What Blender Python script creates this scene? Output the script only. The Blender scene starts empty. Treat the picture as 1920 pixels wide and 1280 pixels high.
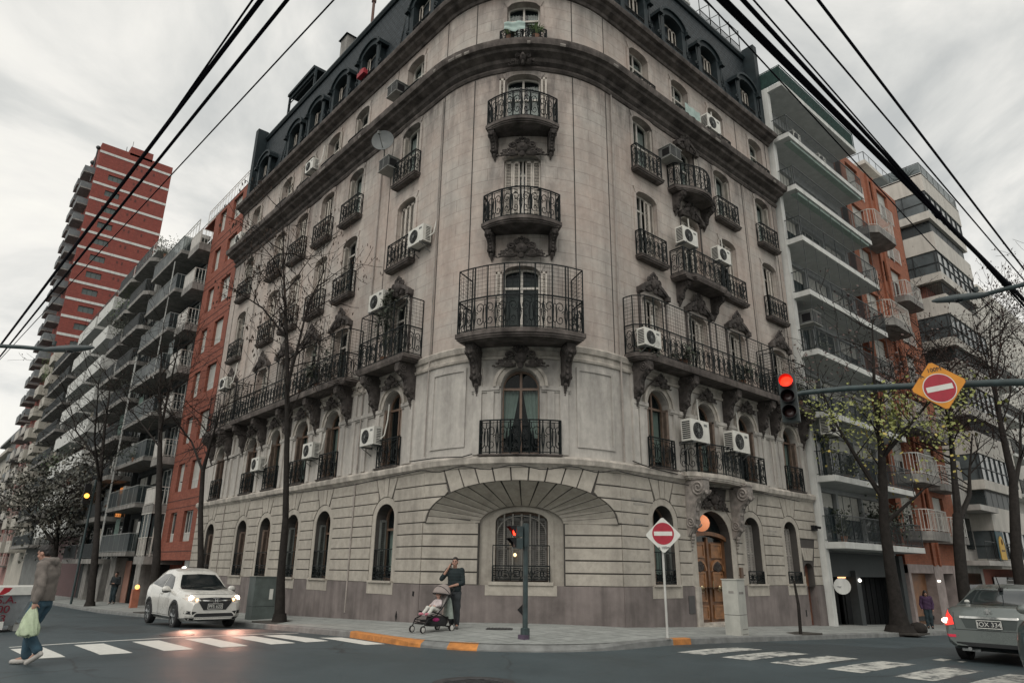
import bpy, bmesh, math, random
from math import sin, cos, pi, sqrt, radians, atan2, hypot
from mathutils import Vector, Matrix
from mathutils.bvhtree import BVHTree
from mathutils.geometry import delaunay_2d_cdt, tessellate_polygon
import numpy as np
random.seed(11)
S = bpy.context.scene
COL = S.collection
# ------------------------------------------------------------------ helpers
class MB:
    """collects faces, builds ONE mesh object"""
    def __init__(s): s.v = []; s.f = []; s.t = []
    def add(s, vs, fs, uv=None):
        n = len(s.v); s.v += [tuple(p) for p in vs]; s.f += [tuple(i+n for i in q) for q in fs]
        s.t += (uv if uv else [(0, 0)]*len(vs)); return s
    def quad(s, a, b, c, d, uv=None): return s.add([a, b, c, d], [(0, 1, 2, 3)], uv)
    def hexa(s, p, uv=None):  # 8 points: bottom 4, top 4
        return s.add(p, [(0,3,2,1),(4,5,6,7),(0,1,5,4),(1,2,6,5),(2,3,7,6),(3,0,4,7)], uv)
    def box(s, x0, y0, z0, x1, y1, z1, fr=None):
        p = [(x0,y0,z0),(x1,y0,z0),(x1,y1,z0),(x0,y1,z0),(x0,y0,z1),(x1,y0,z1),(x1,y1,z1),(x0,y1,z1)]
        uv = [(q[0]+q[1], q[2]) for q in p]
        if fr: uv = [(q[0], q[2]) for q in p]; p = [fr(*q) for q in p]
        return s.hexa(p, uv)
    def tube(s, pts, r, n=6, closed=False, cap=True):
        pts = [Vector(p) for p in pts]; m = len(pts)
        rs = r if isinstance(r, (list, tuple)) else [r]*m
        up = None; vs = []; fs = []
        for i, p in enumerate(pts):
            if closed: t = pts[(i+1) % m]-pts[i-1]
            else: t = pts[min(i+1, m-1)]-pts[max(i-1, 0)]
            if t.length < 1e-9: t = Vector((0, 0, 1))
            t.normalize()
            if up is None:
                up = Vector((0, 0, 1)) if abs(t.z) < .9 else Vector((1, 0, 0))
            a = up-t*up.dot(t)
            if a.length < 1e-6: a = t.orthogonal()
            a.normalize(); up = a; b = t.cross(a)
            for k in range(n):
                w = 2*pi*(k+.5)/n; vs.append(p+(a*cos(w)+b*sin(w))*rs[i])
        mm = m if closed else m-1
        for i in range(mm):
            j = (i+1) % m
            for k in range(n):
                l = (k+1) % n; fs.append((i*n+k, i*n+l, j*n+l, j*n+k))
        if cap and not closed: fs += [tuple(range(n-1, -1, -1)), tuple(range((m-1)*n, m*n))]
        return s.add(vs, fs)
    def lathe(s, prof, c, n=12, ax=None, cap=True):
        """prof [(r,h)], axis z by default"""
        c = Vector(c); ax = Vector(ax).normalized() if ax else Vector((0, 0, 1)); a = ax.orthogonal().normalized(); b = ax.cross(a)
        vs = []; fs = []
        for r, h in prof:
            for k in range(n):
                w = 2*pi*k/n; vs.append(c+ax*h+(a*cos(w)+b*sin(w))*r)
        for i in range(len(prof)-1):
            for k in range(n):
                l = (k+1) % n; fs.append((i*n+k, i*n+l, (i+1)*n+l, (i+1)*n+k))
        if cap: fs += [tuple(range(n-1, -1, -1)), tuple(range((len(prof)-1)*n, len(prof)*n))]
        return s.add(vs, fs)
    def ball(s, c, r, n=8, sc=(1, 1, 1), rot=None):
        vs = []; fs = []; m = max(4, n//2+1)
        for i in range(m+1):
            a = pi*i/m
            for k in range(n):
                w = 2*pi*k/n; p = Vector((sin(a)*cos(w)*sc[0], sin(a)*sin(w)*sc[1], cos(a)*sc[2]))*r
                if rot: p = rot @ p
                vs.append(Vector(c)+p)
        for i in range(m):
            for k in range(n):
                l = (k+1) % n; fs.append((i*n+k, i*n+l, (i+1)*n+l, (i+1)*n+k))
        return s.add(vs, fs)
    def prism(s, poly, d0, d1, fr):
        """poly [(u,z)] extruded from depth d0 to d1 (outwards); fr(u,d,z)"""
        n = len(poly); vs = [fr(u, d1, z) for u, z in poly]+[fr(u, d0, z) for u, z in poly]
        fs = [tuple(range(n)), tuple(range(2*n-1, n-1, -1))]+[(i, (i+1) % n, (i+1) % n+n, i+n) for i in range(n)]
        return s.add(vs, fs, [(u, z) for u, z in poly]*2)
    def sweep(s, path, prof, cap=True, close=True):
        """path [(pos, outward)] profile [(d,z)] closed"""
        n = len(prof); vs = []; uv = []; L = 0; last = None
        for p, o in path:
            if last: L += (Vector(p)-Vector(last)).length
            last = p
            for d, z in prof: vs.append((p[0]+o[0]*d, p[1]+o[1]*d, z)); uv.append((L, z+d))
        fs = []
        for i in range(len(path)-1):
            for k in range(n if close else n-1):
                l = (k+1) % n; fs.append((i*n+k, i*n+l, (i+1)*n+l, (i+1)*n+k))
        if cap and close: fs += [tuple(range(n)), tuple(range(len(vs)-1, len(vs)-n-1, -1))]
        return s.add(vs, fs, uv)
    def grid(s, fn, nu, nv):
        vs = [fn(i/nu, j/nv) for i in range(nu+1) for j in range(nv+1)]
        fs = [(i*(nv+1)+j, (i+1)*(nv+1)+j, (i+1)*(nv+1)+j+1, i*(nv+1)+j+1) for i in range(nu) for j in range(nv)]
        return s.add(vs, fs)
    def mesh(s, name, smooth=False, norm=True):
        me = bpy.data.meshes.new(name); me.from_pydata(s.v, [], s.f)
        if any(t != (0, 0) for t in s.t):
            ul = me.uv_layers.new(name='UVMap'); vi = np.empty(len(me.loops), dtype=np.int32)
            me.loops.foreach_get('vertex_index', vi)
            ul.data.foreach_set('uv', np.array(s.t, dtype=np.float32)[vi].ravel())
        if norm:
            bm = bmesh.new(); bm.from_mesh(me); bmesh.ops.recalc_face_normals(bm, faces=bm.faces[:]); bm.to_mesh(me); bm.free()
        if smooth:
            me.polygons.foreach_set('use_smooth', [True]*len(me.polygons))
            if smooth is not True: me.set_sharp_from_angle(angle=radians(smooth))
        me.update(); return me
    def build(s, name, mat, parent=None, smooth=False, norm=True):
        me = s.mesh(name, smooth, norm)
        if mat: me.materials.append(mat)
        return link(name, me, parent)
def link(name, me, parent=None, loc=None, rz=0):
    o = bpy.data.objects.new(name, me); COL.objects.link(o)
    if loc is not None: o.location = loc; o.rotation_euler = (0, 0, rz)
    if parent: setpar(o, parent)
    return o
def wmat(o):
    m = o.matrix_basis.copy()
    return wmat(o.parent) @ o.matrix_parent_inverse @ m if o.parent else m
def setpar(o, p):
    """o keeps its world place"""
    o.parent = p; o.matrix_parent_inverse = wmat(p).inverted()
def tag(o, label, cat, group=None, kind=None):
    if label: o['label'] = label
    if cat: o['category'] = cat
    if group: o['group'] = group
    if kind: o['kind'] = kind
    return o
def struct(o): o['kind'] = 'structure'; return o
def thing(name, loc, label, cat, group=None, rz=0):
    o = bpy.data.objects.new(name, None); COL.objects.link(o); o.location = loc; o.rotation_euler = (0, 0, rz); o.empty_display_size = .2
    return tag(o, label, cat, group)
KIDS = {}
def kids(o): return o.children
def dup(root, loc, rz=0, parent=None, label=None, scale=None):
    """copy of a thing or part with its children; loc/rz are world"""
    r = root.copy(); COL.objects.link(r); r.parent = None; r.matrix_parent_inverse = Matrix()
    r.location = loc; r.rotation_euler = (0, 0, rz)
    if scale: r.scale = scale
    if label: r['label'] = label
    for ch in root.children: dupc(ch, r)
    if parent: setpar(r, parent)
    return r
def dupc(ch, r):
    c = ch.copy(); COL.objects.link(c); c.parent = r; c.matrix_parent_inverse = ch.matrix_parent_inverse.copy()
    for g in ch.children: dupc(g, c)
def kill(root):
    for ch in list(root.children): kill(ch)
    bpy.data.objects.remove(root)
def local(o, parent):  # geometry was written in the parent's local space
    o.parent = parent; return o
# ------------------------------------------------------------------ materials
def newmat(name):
    m = bpy.data.materials.new(name); m.use_nodes = True; nt = m.node_tree
    return m, nt, nt.nodes['Principled BSDF']
def nd(nt, t, **k):
    n = nt.nodes.new(t)
    for a, b in k.items():
        if a in n.inputs: n.inputs[a].default_value = b
        else: setattr(n, a, b)
    return n
def ramp(nt, fac, stops):
    r = nt.nodes.new('ShaderNodeValToRGB'); e = r.color_ramp.elements
    while len(e) < len(stops): e.new(.5)
    for x, (p, c) in zip(e, stops): x.position = p; x.color = c if len(c) == 4 else (*c, 1)
    nt.links.new(fac, r.inputs[0]); return r.outputs[0]
def mixc(nt, fac, a, b, mode='MIX'):
    n = nt.nodes.new('ShaderNodeMix'); n.data_type = 'RGBA'; n.blend_type = mode
    for i, v in ((0, fac), (6, a), (7, b)):
        if isinstance(v, bpy.types.NodeSocket): nt.links.new(v, n.inputs[i])
        else: n.inputs[i].default_value = v if i == 0 or len(v) == 4 else (*v, 1)
    return n.outputs[2]
def noise(nt, co, scale, detail=4, rough=.55, stretch=None):
    if stretch:
        mp = nd(nt, 'ShaderNodeMapping'); mp.inputs['Scale'].default_value = stretch; nt.links.new(co, mp.inputs[0]); co = mp.outputs[0]
    n = nd(nt, 'ShaderNodeTexNoise', Scale=scale, Detail=detail, Roughness=rough); nt.links.new(co, n.inputs['Vector']); return n.outputs[0]
MATS = {}
def M(name, rgb, rough=.8, var=.25, scale=3., metal=0., bump=0., streak=0., spec=.5, coat=0.):
    """plain painted / stone / metal surface with worn, uneven colour"""
    if name in MATS: return MATS[name]
    m, nt, b = newmat(name); tc = nd(nt, 'ShaderNodeTexCoord').outputs['Object']
    c0 = tuple(x*(1-var) for x in rgb); c1 = tuple(min(1, x*(1+var)) for x in rgb)
    nz = noise(nt, tc, scale, 6, .62)
    col = ramp(nt, nz, [(.3, c0), (.7, c1)])
    if streak:
        st = noise(nt, tc, 1., 5, .6, (3.5, 3.5, .3))
        col = mixc(nt, ramp(nt, st, [(.42, (0, 0, 0)), (.72, (streak,)*3)]), col, tuple(x*.3 for x in rgb))
    nt.links.new(col, b.inputs['Base Color'])
    b.inputs['Metallic'].default_value = metal; b.inputs['Specular IOR Level'].default_value = spec
    r = ramp(nt, nz, [(.2, (max(.02, rough-.12),)*3), (.8, (min(1, rough+.12),)*3)]); nt.links.new(r, b.inputs['Roughness'])
    if coat: b.inputs['Coat Weight'].default_value = coat; b.inputs['Coat Roughness'].default_value = .05
    if bump:
        bp = nd(nt, 'ShaderNodeBump', Strength=bump, Distance=.02); nt.links.new(noise(nt, tc, scale*9, 5), bp.inputs['Height']); nt.links.new(bp.outputs[0], b.inputs['Normal'])
    MATS[name] = m; return m
def ME(name, rgb, st):
    if name in MATS: return MATS[name]
    m, nt, b = newmat(name); b.inputs['Base Color'].default_value = (*rgb, 1); b.inputs['Emission Color'].default_value = (*rgb, 1); b.inputs['Emission Strength'].default_value = st
    MATS[name] = m; return m
def Mglass(name, tint, op, rough=.03):
    """window pane: clear part + mirror-like part"""
    if name in MATS: return MATS[name]
    m, nt, b = newmat(name); b.inputs['Base Color'].default_value = (*tint, 1); b.inputs['Roughness'].default_value = rough
    tr = nd(nt, 'ShaderNodeBsdfTransparent'); tr.inputs[0].default_value = (.8, .86, .84, 1)
    mx = nd(nt, 'ShaderNodeMixShader'); mx.inputs[0].default_value = op
    nt.links.new(tr.outputs[0], mx.inputs[1]); nt.links.new(b.outputs[0], mx.inputs[2]); nt.links.new(mx.outputs[0], nt.nodes['Material Output'].inputs[0])
    MATS[name] = m; return m
def Mmason(name, c1, c2, mortar, bw, bh, ms=.012, var=.3, rough=.85, bumps=.6, streak=.55, off=.5, grime=(.05, .045, .042), warm=None, soot=0, spec=.3):
    """coursed masonry in wall UV metres: blocks, joints, rain streaks and soot"""
    m, nt, b = newmat(name); t = nd(nt, 'ShaderNodeTexCoord'); uv = t.outputs['UV']; ob = t.outputs['Object']
    br = nd(nt, 'ShaderNodeTexBrick', offset=off); br.inputs['Color1'].default_value = (*c1, 1); br.inputs['Color2'].default_value = (*c2, 1); br.inputs['Mortar'].default_value = (*mortar, 1)
    br.inputs['Scale'].default_value = 1; br.inputs['Mortar Size'].default_value = ms; br.inputs['Mortar Smooth'].default_value = .2
    br.inputs['Brick Width'].default_value = bw; br.inputs['Row Height'].default_value = bh; br.inputs['Bias'].default_value = 0
    nt.links.new(uv, br.inputs['Vector']); col = br.outputs['Color']
    n1 = noise(nt, ob, .45, 8, .65)
    if warm: col = mixc(nt, ramp(nt, n1, [(.38, (0, 0, 0)), (.62, (1, 1, 1))]), col, mixc(nt, .75, col, warm, 'MIX'))
    n2 = noise(nt, ob, 5, 6, .7)
    col = mixc(nt, 1., col, ramp(nt, n2, [(.25, (1-var,)*3), (.75, (1+var*.3,)*3)]), 'MULTIPLY')
    st = noise(nt, ob, 1., 6, .62, (2.2, 2.2, .16)); n3 = noise(nt, ob, .28, 5, .6)
    mul = nd(nt, 'ShaderNodeMath', operation='MULTIPLY'); nt.links.new(ramp(nt, st, [(.4, (0, 0, 0)), (.75, (1, 1, 1))]), mul.inputs[0]); nt.links.new(ramp(nt, n3, [(.35, (.25,)*3), (.65, (1, 1, 1))]), mul.inputs[1])
    mu2 = nd(nt, 'ShaderNodeMath', operation='MULTIPLY'); mu2.inputs[1].default_value = streak; nt.links.new(mul.outputs[0], mu2.inputs[0])
    col = mixc(nt, mu2.outputs[0], col, grime)
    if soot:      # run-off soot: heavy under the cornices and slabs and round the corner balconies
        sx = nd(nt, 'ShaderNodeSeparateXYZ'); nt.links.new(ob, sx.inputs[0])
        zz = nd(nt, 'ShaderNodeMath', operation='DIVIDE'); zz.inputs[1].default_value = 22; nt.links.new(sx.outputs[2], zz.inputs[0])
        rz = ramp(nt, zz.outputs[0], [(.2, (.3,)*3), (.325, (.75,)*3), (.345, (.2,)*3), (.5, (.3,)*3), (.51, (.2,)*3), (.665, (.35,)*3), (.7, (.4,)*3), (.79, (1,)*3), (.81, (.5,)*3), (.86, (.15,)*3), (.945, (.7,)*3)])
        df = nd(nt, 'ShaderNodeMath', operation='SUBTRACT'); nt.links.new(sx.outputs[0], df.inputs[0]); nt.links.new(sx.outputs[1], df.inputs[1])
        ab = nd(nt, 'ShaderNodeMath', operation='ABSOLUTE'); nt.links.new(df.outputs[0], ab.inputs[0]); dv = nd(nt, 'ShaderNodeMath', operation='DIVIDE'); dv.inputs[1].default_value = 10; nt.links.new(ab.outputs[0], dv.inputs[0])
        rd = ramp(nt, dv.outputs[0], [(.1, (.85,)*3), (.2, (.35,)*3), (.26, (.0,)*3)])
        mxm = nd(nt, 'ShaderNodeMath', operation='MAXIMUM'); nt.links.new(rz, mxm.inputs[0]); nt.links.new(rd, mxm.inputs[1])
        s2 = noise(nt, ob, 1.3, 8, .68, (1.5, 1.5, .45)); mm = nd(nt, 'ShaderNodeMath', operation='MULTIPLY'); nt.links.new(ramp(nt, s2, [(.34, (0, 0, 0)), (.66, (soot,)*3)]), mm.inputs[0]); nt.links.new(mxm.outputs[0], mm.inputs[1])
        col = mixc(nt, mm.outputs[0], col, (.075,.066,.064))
    nt.links.new(col, b.inputs['Base Color']); b.inputs['Roughness'].default_value = rough; b.inputs['Specular IOR Level'].default_value = spec
    bp = nd(nt, 'ShaderNodeBump', Strength=bumps, Distance=.015)
    ad = nd(nt, 'ShaderNodeMath', operation='MULTIPLY_ADD'); ad.inputs[1].default_value = .25
    nt.links.new(n2, ad.inputs[0]); inv = nd(nt, 'ShaderNodeMath', operation='SUBTRACT'); inv.inputs[0].default_value = 1; nt.links.new(br.outputs['Fac'], inv.inputs[1])
    nt.links.new(inv.outputs[0], ad.inputs[2]); nt.links.new(ad.outputs[0], bp.inputs['Height']); nt.links.new(bp.outputs[0], b.inputs['Normal'])
    MATS[name] = m; return m
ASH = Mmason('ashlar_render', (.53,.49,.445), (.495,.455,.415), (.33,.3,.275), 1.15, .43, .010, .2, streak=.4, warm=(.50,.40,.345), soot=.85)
PALE = Mmason('pale_stone', (.57,.54,.495), (.54,.51,.47), (.36,.33,.3), 60, 20, .008, .22, streak=.55, soot=.75)
RUST = Mmason('rusticated_stone', (.45,.415,.36), (.43,.395,.345), (.3,.27,.24), 60, 40, .004, .3, streak=.45)
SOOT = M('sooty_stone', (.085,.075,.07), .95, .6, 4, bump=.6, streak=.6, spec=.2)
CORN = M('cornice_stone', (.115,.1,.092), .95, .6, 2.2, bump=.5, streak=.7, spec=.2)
STON = M('trim_stone', (.43,.395,.35), .88, .35, 3, bump=.3, streak=.55, spec=.3)
BASE = M('granite_plinth_paint', (.185,.16,.152), .85, .35, 1.1, bump=.25, streak=.5, spec=.3)
DARK = M('groove_dark', (.06,.055,.05), .95, .2)
IRON = M('black_iron', (.007,.010,.0105), .6, .4, 12, spec=.2)
MESHW = M('wire_mesh', (.03,.033,.033), .6, .3, 12)
WOODF = M('brown_window_wood', (.16,.105,.075), .6, .3, 6)
WHITEF = M('white_window_paint', (.55,.52,.47), .6, .2, 6, streak=.3)
SHUT = M('cream_shutter', (.52,.475,.42), .7, .2, 5, streak=.4)
SHUTB = M('brown_shutter', (.2,.15,.12), .7, .3, 5)
CURT = M('white_curtain', (.6,.62,.6), .9, .12, 6)
CURD = M('grey_curtain', (.1,.105,.105), .9, .3, 6)
PANE = Mglass('window_pane', (.02,.026,.028), .35)
DPANE = Mglass('dark_pane', (.009,.013,.014), .85)
ROOM = M('dark_room', (.012,.012,.013), .9, .3)
SLATE = Mmason('slate', (.017,.027,.033), (.03,.042,.05), (.006,.009,.012), .3, .18, .018, .4, .6, 1., .2, spec=.25)
ZINC = M('dark_zinc', (.014,.023,.027), .6, .4, 3, streak=.3, spec=.25)
CONC = M('grey_concrete', (.23,.22,.205), .9, .35, 2, bump=.3, streak=.7)
WHT = M('white_render', (.56,.565,.54), .85, .12, 1.5, streak=.35)
ACW = M('ac_white', (.62,.61,.56), .5, .12, 4, streak=.25)
ACG = M('ac_grey', (.13,.135,.13), .6, .3, 4, streak=.3)
BLK = M('black_plastic', (.01,.01,.011), .6, .2, spec=.25)
LEAFD = M('dark_leaf', (.05,.075,.035), .7, .5, 3)
BARK = M('bark', (.026,.023,.021), .95, .4, 6, bump=.6, spec=.15)
TWIG = M('twig', (.028,.024,.022), .95, .3, 6, spec=.1)
# ------------------------------------------------------------------ world, sun, camera
def world():
    w = bpy.data.worlds.new('World'); S.world = w; w.use_nodes = True; nt = w.node_tree; nt.nodes.clear()
    out = nd(nt, 'ShaderNodeOutputWorld'); tc = nd(nt, 'ShaderNodeTexCoord').outputs['Generated']
    sky = nd(nt, 'ShaderNodeTexSky'); sky.sky_type = 'NISHITA'; sky.sun_disc = False; sky.sun_elevation = radians(45); sky.sun_rotation = radians(240)
    b1 = nd(nt, 'ShaderNodeBackground'); b1.inputs[1].default_value = .1; nt.links.new(sky.outputs[0], b1.inputs[0])
    # overcast cloud deck: direction projected on a flat layer, so banks flatten toward the horizon
    sx = nd(nt, 'ShaderNodeSeparateXYZ'); nt.links.new(tc, sx.inputs[0])
    mz = nd(nt, 'ShaderNodeMath', operation='MAXIMUM'); mz.inputs[1].default_value = .0; nt.links.new(sx.outputs[2], mz.inputs[0])
    az = nd(nt, 'ShaderNodeMath', operation='ADD'); az.inputs[1].default_value = .35; nt.links.new(mz.outputs[0], az.inputs[0])
    co = nd(nt, 'ShaderNodeCombineXYZ')
    for i in (0, 1):
        d = nd(nt, 'ShaderNodeMath', operation='DIVIDE'); nt.links.new(sx.outputs[i], d.inputs[0]); nt.links.new(az.outputs[0], d.inputs[1]); nt.links.new(d.outputs[0], co.inputs[i])
    n1 = nd(nt, 'ShaderNodeTexNoise', Scale=2.3, Detail=9, Roughness=.55, Distortion=.5); nt.links.new(co.outputs[0], n1.inputs['Vector'])
    n2 = nd(nt, 'ShaderNodeTexNoise', Scale=.8, Detail=3, Roughness=.5); nt.links.new(co.outputs[0], n2.inputs['Vector'])
    ad = nd(nt, 'ShaderNodeMath', operation='MULTIPLY_ADD'); ad.inputs[1].default_value = .45; nt.links.new(n2.outputs[0], ad.inputs[0]); nt.links.new(n1.outputs[0], ad.inputs[2])
    col = ramp(nt, ad.outputs[0], [(.58, (.40, .41, .40)), (.67, (.54, .54, .515)), (.75, (.68, .665, .625)), (.84, (.76, .74, .68))])
    b2 = nd(nt, 'ShaderNodeBackground'); b2.inputs[1].default_value = SKY; nt.links.new(col, b2.inputs[0])
    mx = nd(nt, 'ShaderNodeMixShader'); mx.inputs[0].default_value = .93
    nt.links.new(b1.outputs[0], mx.inputs[1]); nt.links.new(b2.outputs[0], mx.inputs[2]); nt.links.new(mx.outputs[0], out.inputs[0])
SKY = 1.16
world()
sl = bpy.data.lights.new('sun', 'SUN'); sl.energy = 1.2; sl.angle = radians(40); sl.color = (1, .95, .88)
so = bpy.data.objects.new('sun', sl); COL.objects.link(so)
so.rotation_euler = (Vector((.72, .42, -.85))).to_track_quat('-Z', 'Y').to_euler()
cd = bpy.data.cameras.new('camera'); cam = bpy.data.objects.new('camera', cd); COL.objects.link(cam); S.camera = cam
F_, YAW, PIT, ROL, CAM = 1272.9213, .8485, .3243, .0130, Vector((-11.5025, -12.8161, 1.45))
cd.sensor_width = 36; cd.lens = 36*F_/1920; cd.clip_end = 2000; cd.clip_start = .1
_f = Vector((cos(YAW)*cos(PIT), sin(YAW)*cos(PIT), sin(PIT))); _r = Vector((sin(YAW), -cos(YAW), 0)); _u = _r.cross(_f)
_r2 = _r*cos(ROL)+_u*sin(ROL); _u2 = _u*cos(ROL)-_r*sin(ROL)
cam.matrix_world = Matrix.Translation(CAM) @ Matrix((_r2, _u2, -_f)).transposed().to_4x4()
S.view_settings.view_transform = 'Standard'; S.view_settings.look = 'None'; S.view_settings.exposure = .27; S.view_settings.gamma = 1
S.render.engine = 'CYCLES'; S.cycles.max_bounces = 6; S.cycles.transparent_max_bounces = 12; S.cycles.caustics_reflective = False; S.cycles.caustics_refractive = False
# ------------------------------------------------------------------ ground
KX, KY = -2.65, -2.7          # kerb lines of the two streets
def gz(x, y):
    a = max(0, x-2.5); b = max(0, y-3)
    z = -.13-.035*min(a, 45)-.012*max(0, a-45)-.029*min(b, 25)-.013*max(0, b-25)
    ca = max(0, 1-((x+6.2)/3.55)**2)*min(1, max(0, (y-3)/5)); cb = max(0, 1-((y+7.1)/4.4)**2)*min(1, max(0, (x-2.5)/5))
    return z+.09*max(ca, cb)           # the carriageways are crowned
def pv(x, y):                 # pavement of the corner block
    d = min(x-KX, y-KY) if (x > 1.2 or y > 1.2) else 3.9-hypot(x-1.2, y-1.2)
    return gz(x, y)+.13+.075*max(0, min(1, d/2.7))
g = MB(); xs = sorted(set([-140, -90, -60, -40, -25]+list(range(-18, 40, 1))+[2.5]+[45, 47.5, 55, 70, 100, 150, 220])); ys = sorted(set([-120, -70, -40, -25]+list(range(-18, 60, 1))+[48, 70, 90, 120, 160, 220, 300]))
nx, ny = len(xs), len(ys)
g.add([(x, y, gz(x, y)) for x in xs for y in ys], [(i*ny+j, (i+1)*ny+j, (i+1)*ny+j+1, i*ny+j+1) for i in range(nx-1) for j in range(ny-1)])
def road_mat():
    m, nt, b = newmat('asphalt'); ob = nd(nt, 'ShaderNodeTexCoord').outputs['Object']
    n1 = noise(nt, ob, .35, 7, .6); n2 = noise(nt, ob, 60, 3, .7); n3 = noise(nt, ob, 1.2, 6, .7, (1, .25, 1))
    c = ramp(nt, n1, [(.3, (.037,.054,.061)), (.7, (.058,.08,.089))])
    c = mixc(nt, 1., c, ramp(nt, n2, [(.3, (.75,)*3), (.7, (1.25,)*3)]), 'MULTIPLY')
    c = mixc(nt, ramp(nt, n3, [(.55, (0,)*3), (.75, (.5,)*3)]), c, (.025, .029, .031))
    vo = nd(nt, 'ShaderNodeTexVoronoi', Scale=.55); vo.feature = 'DISTANCE_TO_EDGE'; wv = nd(nt, 'ShaderNodeMix', data_type='VECTOR'); 
    nz = nd(nt, 'ShaderNodeTexNoise', Scale=1.3, Detail=6); nt.links.new(ob, nz.inputs['Vector']); wv.inputs[0].default_value = .35; nt.links.new(ob, wv.inputs[4]); nt.links.new(nz.outputs['Color'], wv.inputs[5]); nt.links.new(wv.outputs[1], vo.inputs['Vector'])
    crk = nd(nt, 'ShaderNodeMath', operation='MULTIPLY'); nt.links.new(ramp(nt, vo.outputs['Distance'], [(.004, (.75,)*3), (.012, (0,)*3)]), crk.inputs[0]); nt.links.new(ramp(nt, noise(nt, ob, .25, 3), [(.45, (0,)*3), (.6, (1,)*3)]), crk.inputs[1])
    c = mixc(nt, crk.outputs[0], c, (.018, .021, .023))
    pt_ = nd(nt, 'ShaderNodeTexVoronoi', Scale=.22); pt_.distance = 'CHEBYCHEV'; nt.links.new(ob, pt_.inputs['Vector']); sp = nd(nt, 'ShaderNodeSeparateColor'); nt.links.new(pt_.outputs['Color'], sp.inputs[0])
    c = mixc(nt, ramp(nt, sp.outputs[0], [(.8, (0,)*3), (.81, (.55,)*3)]), c, (.03, .037, .04))
    nt.links.new(c, b.inputs['Base Color']); nt.links.new(ramp(nt, n1, [(.3, (.45,)*3), (.7, (.68,)*3)]), b.inputs['Roughness'])
    bp = nd(nt, 'ShaderNodeBump', Strength=.5, Distance=.008); nt.links.new(n2, bp.inputs['Height']); nt.links.new(bp.outputs[0], b.inputs['Normal']); return m
struct(g.build('road', road_mat()))
PAVE = Mmason('pavement_tiles', (.36,.375,.36), (.3,.315,.3), (.17,.18,.175), .6, .6, .014, .35, .8, .4, .35, .0, (.09,.095,.095))
KERB = M('kerb_granite', (.17,.175,.17), .85, .35, 3, bump=.4)
ORNG = M('orange_kerb_paint', (.5,.2,.05), .75, .45, 3.5, streak=.5)
def kerbpath():
    pts = [(KX, y) for y in (120, 90, 70, 60, 51, 48, 40, 30, 24, 18, 14, 11, 9, 7.5, 6, 5, 4, 3, 2.2, 1.7)]
    pts += [(1.2+3.85*cos(radians(a)), 1.2+3.85*sin(radians(a))) for a in np.arange(180, 271, 5)]
    pts += [(x, KY+.05) for x in (1.7, 2.5, 3.2, 4, 5, 6, 7.5, 9, 11, 14, 18, 24, 30, 40, 47.5, 60, 80, 110)]
    return pts
KP = kerbpath()
def inner(p):
    x, y = p
    if y > 4.3: return (.35, y)
    if x > 4.3: return (x, .35)
    if x <= KX+.01: k = (y-1.2)/3.1; return (2.3-1.95*k, 2.3+2.05*k) if k > 0 else (2.3, 2.3)
    if y <= KY+.11 and x > 1.2: k = (x-1.2)/3.1; return (2.3+2.05*k, 2.3-1.95*k)
    return (2.3, 2.3)
pvm = MB(); rows = []
for p in KP:
    q = inner(p); L = hypot(q[0]-p[0], q[1]-p[1]); row = []
    for k in (.16/L, .12, .25, .45, .7, 1):
        x = p[0]+(q[0]-p[0])*k; y = p[1]+(q[1]-p[1])*k; row.append((x, y, pv(x, y)))
    rows.append(row)
n = 6; pvm.add([v for r in rows for v in r], [(i*n+j, (i+1)*n+j, (i+1)*n+j+1, i*n+j+1) for i in range(len(rows)-1) for j in range(n-1)], [(v[0], v[1]) for r in rows for v in r])
struct(pvm.build('pavement', PAVE, smooth=30))
def kerb_h(p):                # dropped at the two ramps of the corner
    a = math.degrees(atan2(p[1]-1.2, p[0]-1.2)) % 360
    if p[0] > 1.2 or p[1] > 1.2: return 1
    return .28+.72*min(1, abs(a-225)/42)**3
kb = MB(); ko = MB()
for i in range(len(KP)-1):
    a, b = KP[i], KP[i+1]; pp = []
    for p in (a, b):
        q = inner(p); L = hypot(q[0]-p[0], q[1]-p[1]); e = ((q[0]-p[0])/L, (q[1]-p[1])/L)
        zt = pv(p[0]+e[0]*.16, p[1]+e[1]*.16); zb = gz(*p); zt2 = zb+(zt-zb)*kerb_h(p)
        pp.append([(p[0], p[1], zb-.1), (p[0]+e[0]*.02, p[1]+e[1]*.02, zt2-.015), (p[0]+e[0]*.04, p[1]+e[1]*.04, zt2+.004), (p[0]+e[0]*.2, p[1]+e[1]*.2, zt+.006), (p[0]+e[0]*.2, p[1]+e[1]*.2, zb-.1)])
    mid = ((a[0]+b[0])/2, (a[1]+b[1])/2); an = math.degrees(atan2(mid[1]-1.2, mid[0]-1.2)) % 360
    org = (mid[0] < KX+.1 and .9 < mid[1] < 3.0) or (180 < an < 196 and mid[0] < 1.2) or (206 < an < 213 and mid[0] < 1.2) or (2.4 < mid[0] < 3.3 and mid[1] < 0)
    t = ko if org else kb; s_ = 5
    t.add(pp[0]+pp[1], [(k, (k+1) % 5, (k+1) % 5+5, k+5) for k in range(5)]+[(0, 1, 2, 3, 4), (9, 8, 7, 6, 5)])
struct(kb.build('kerb', KERB)); struct(ko.build('painted_kerb', ORNG))
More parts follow.
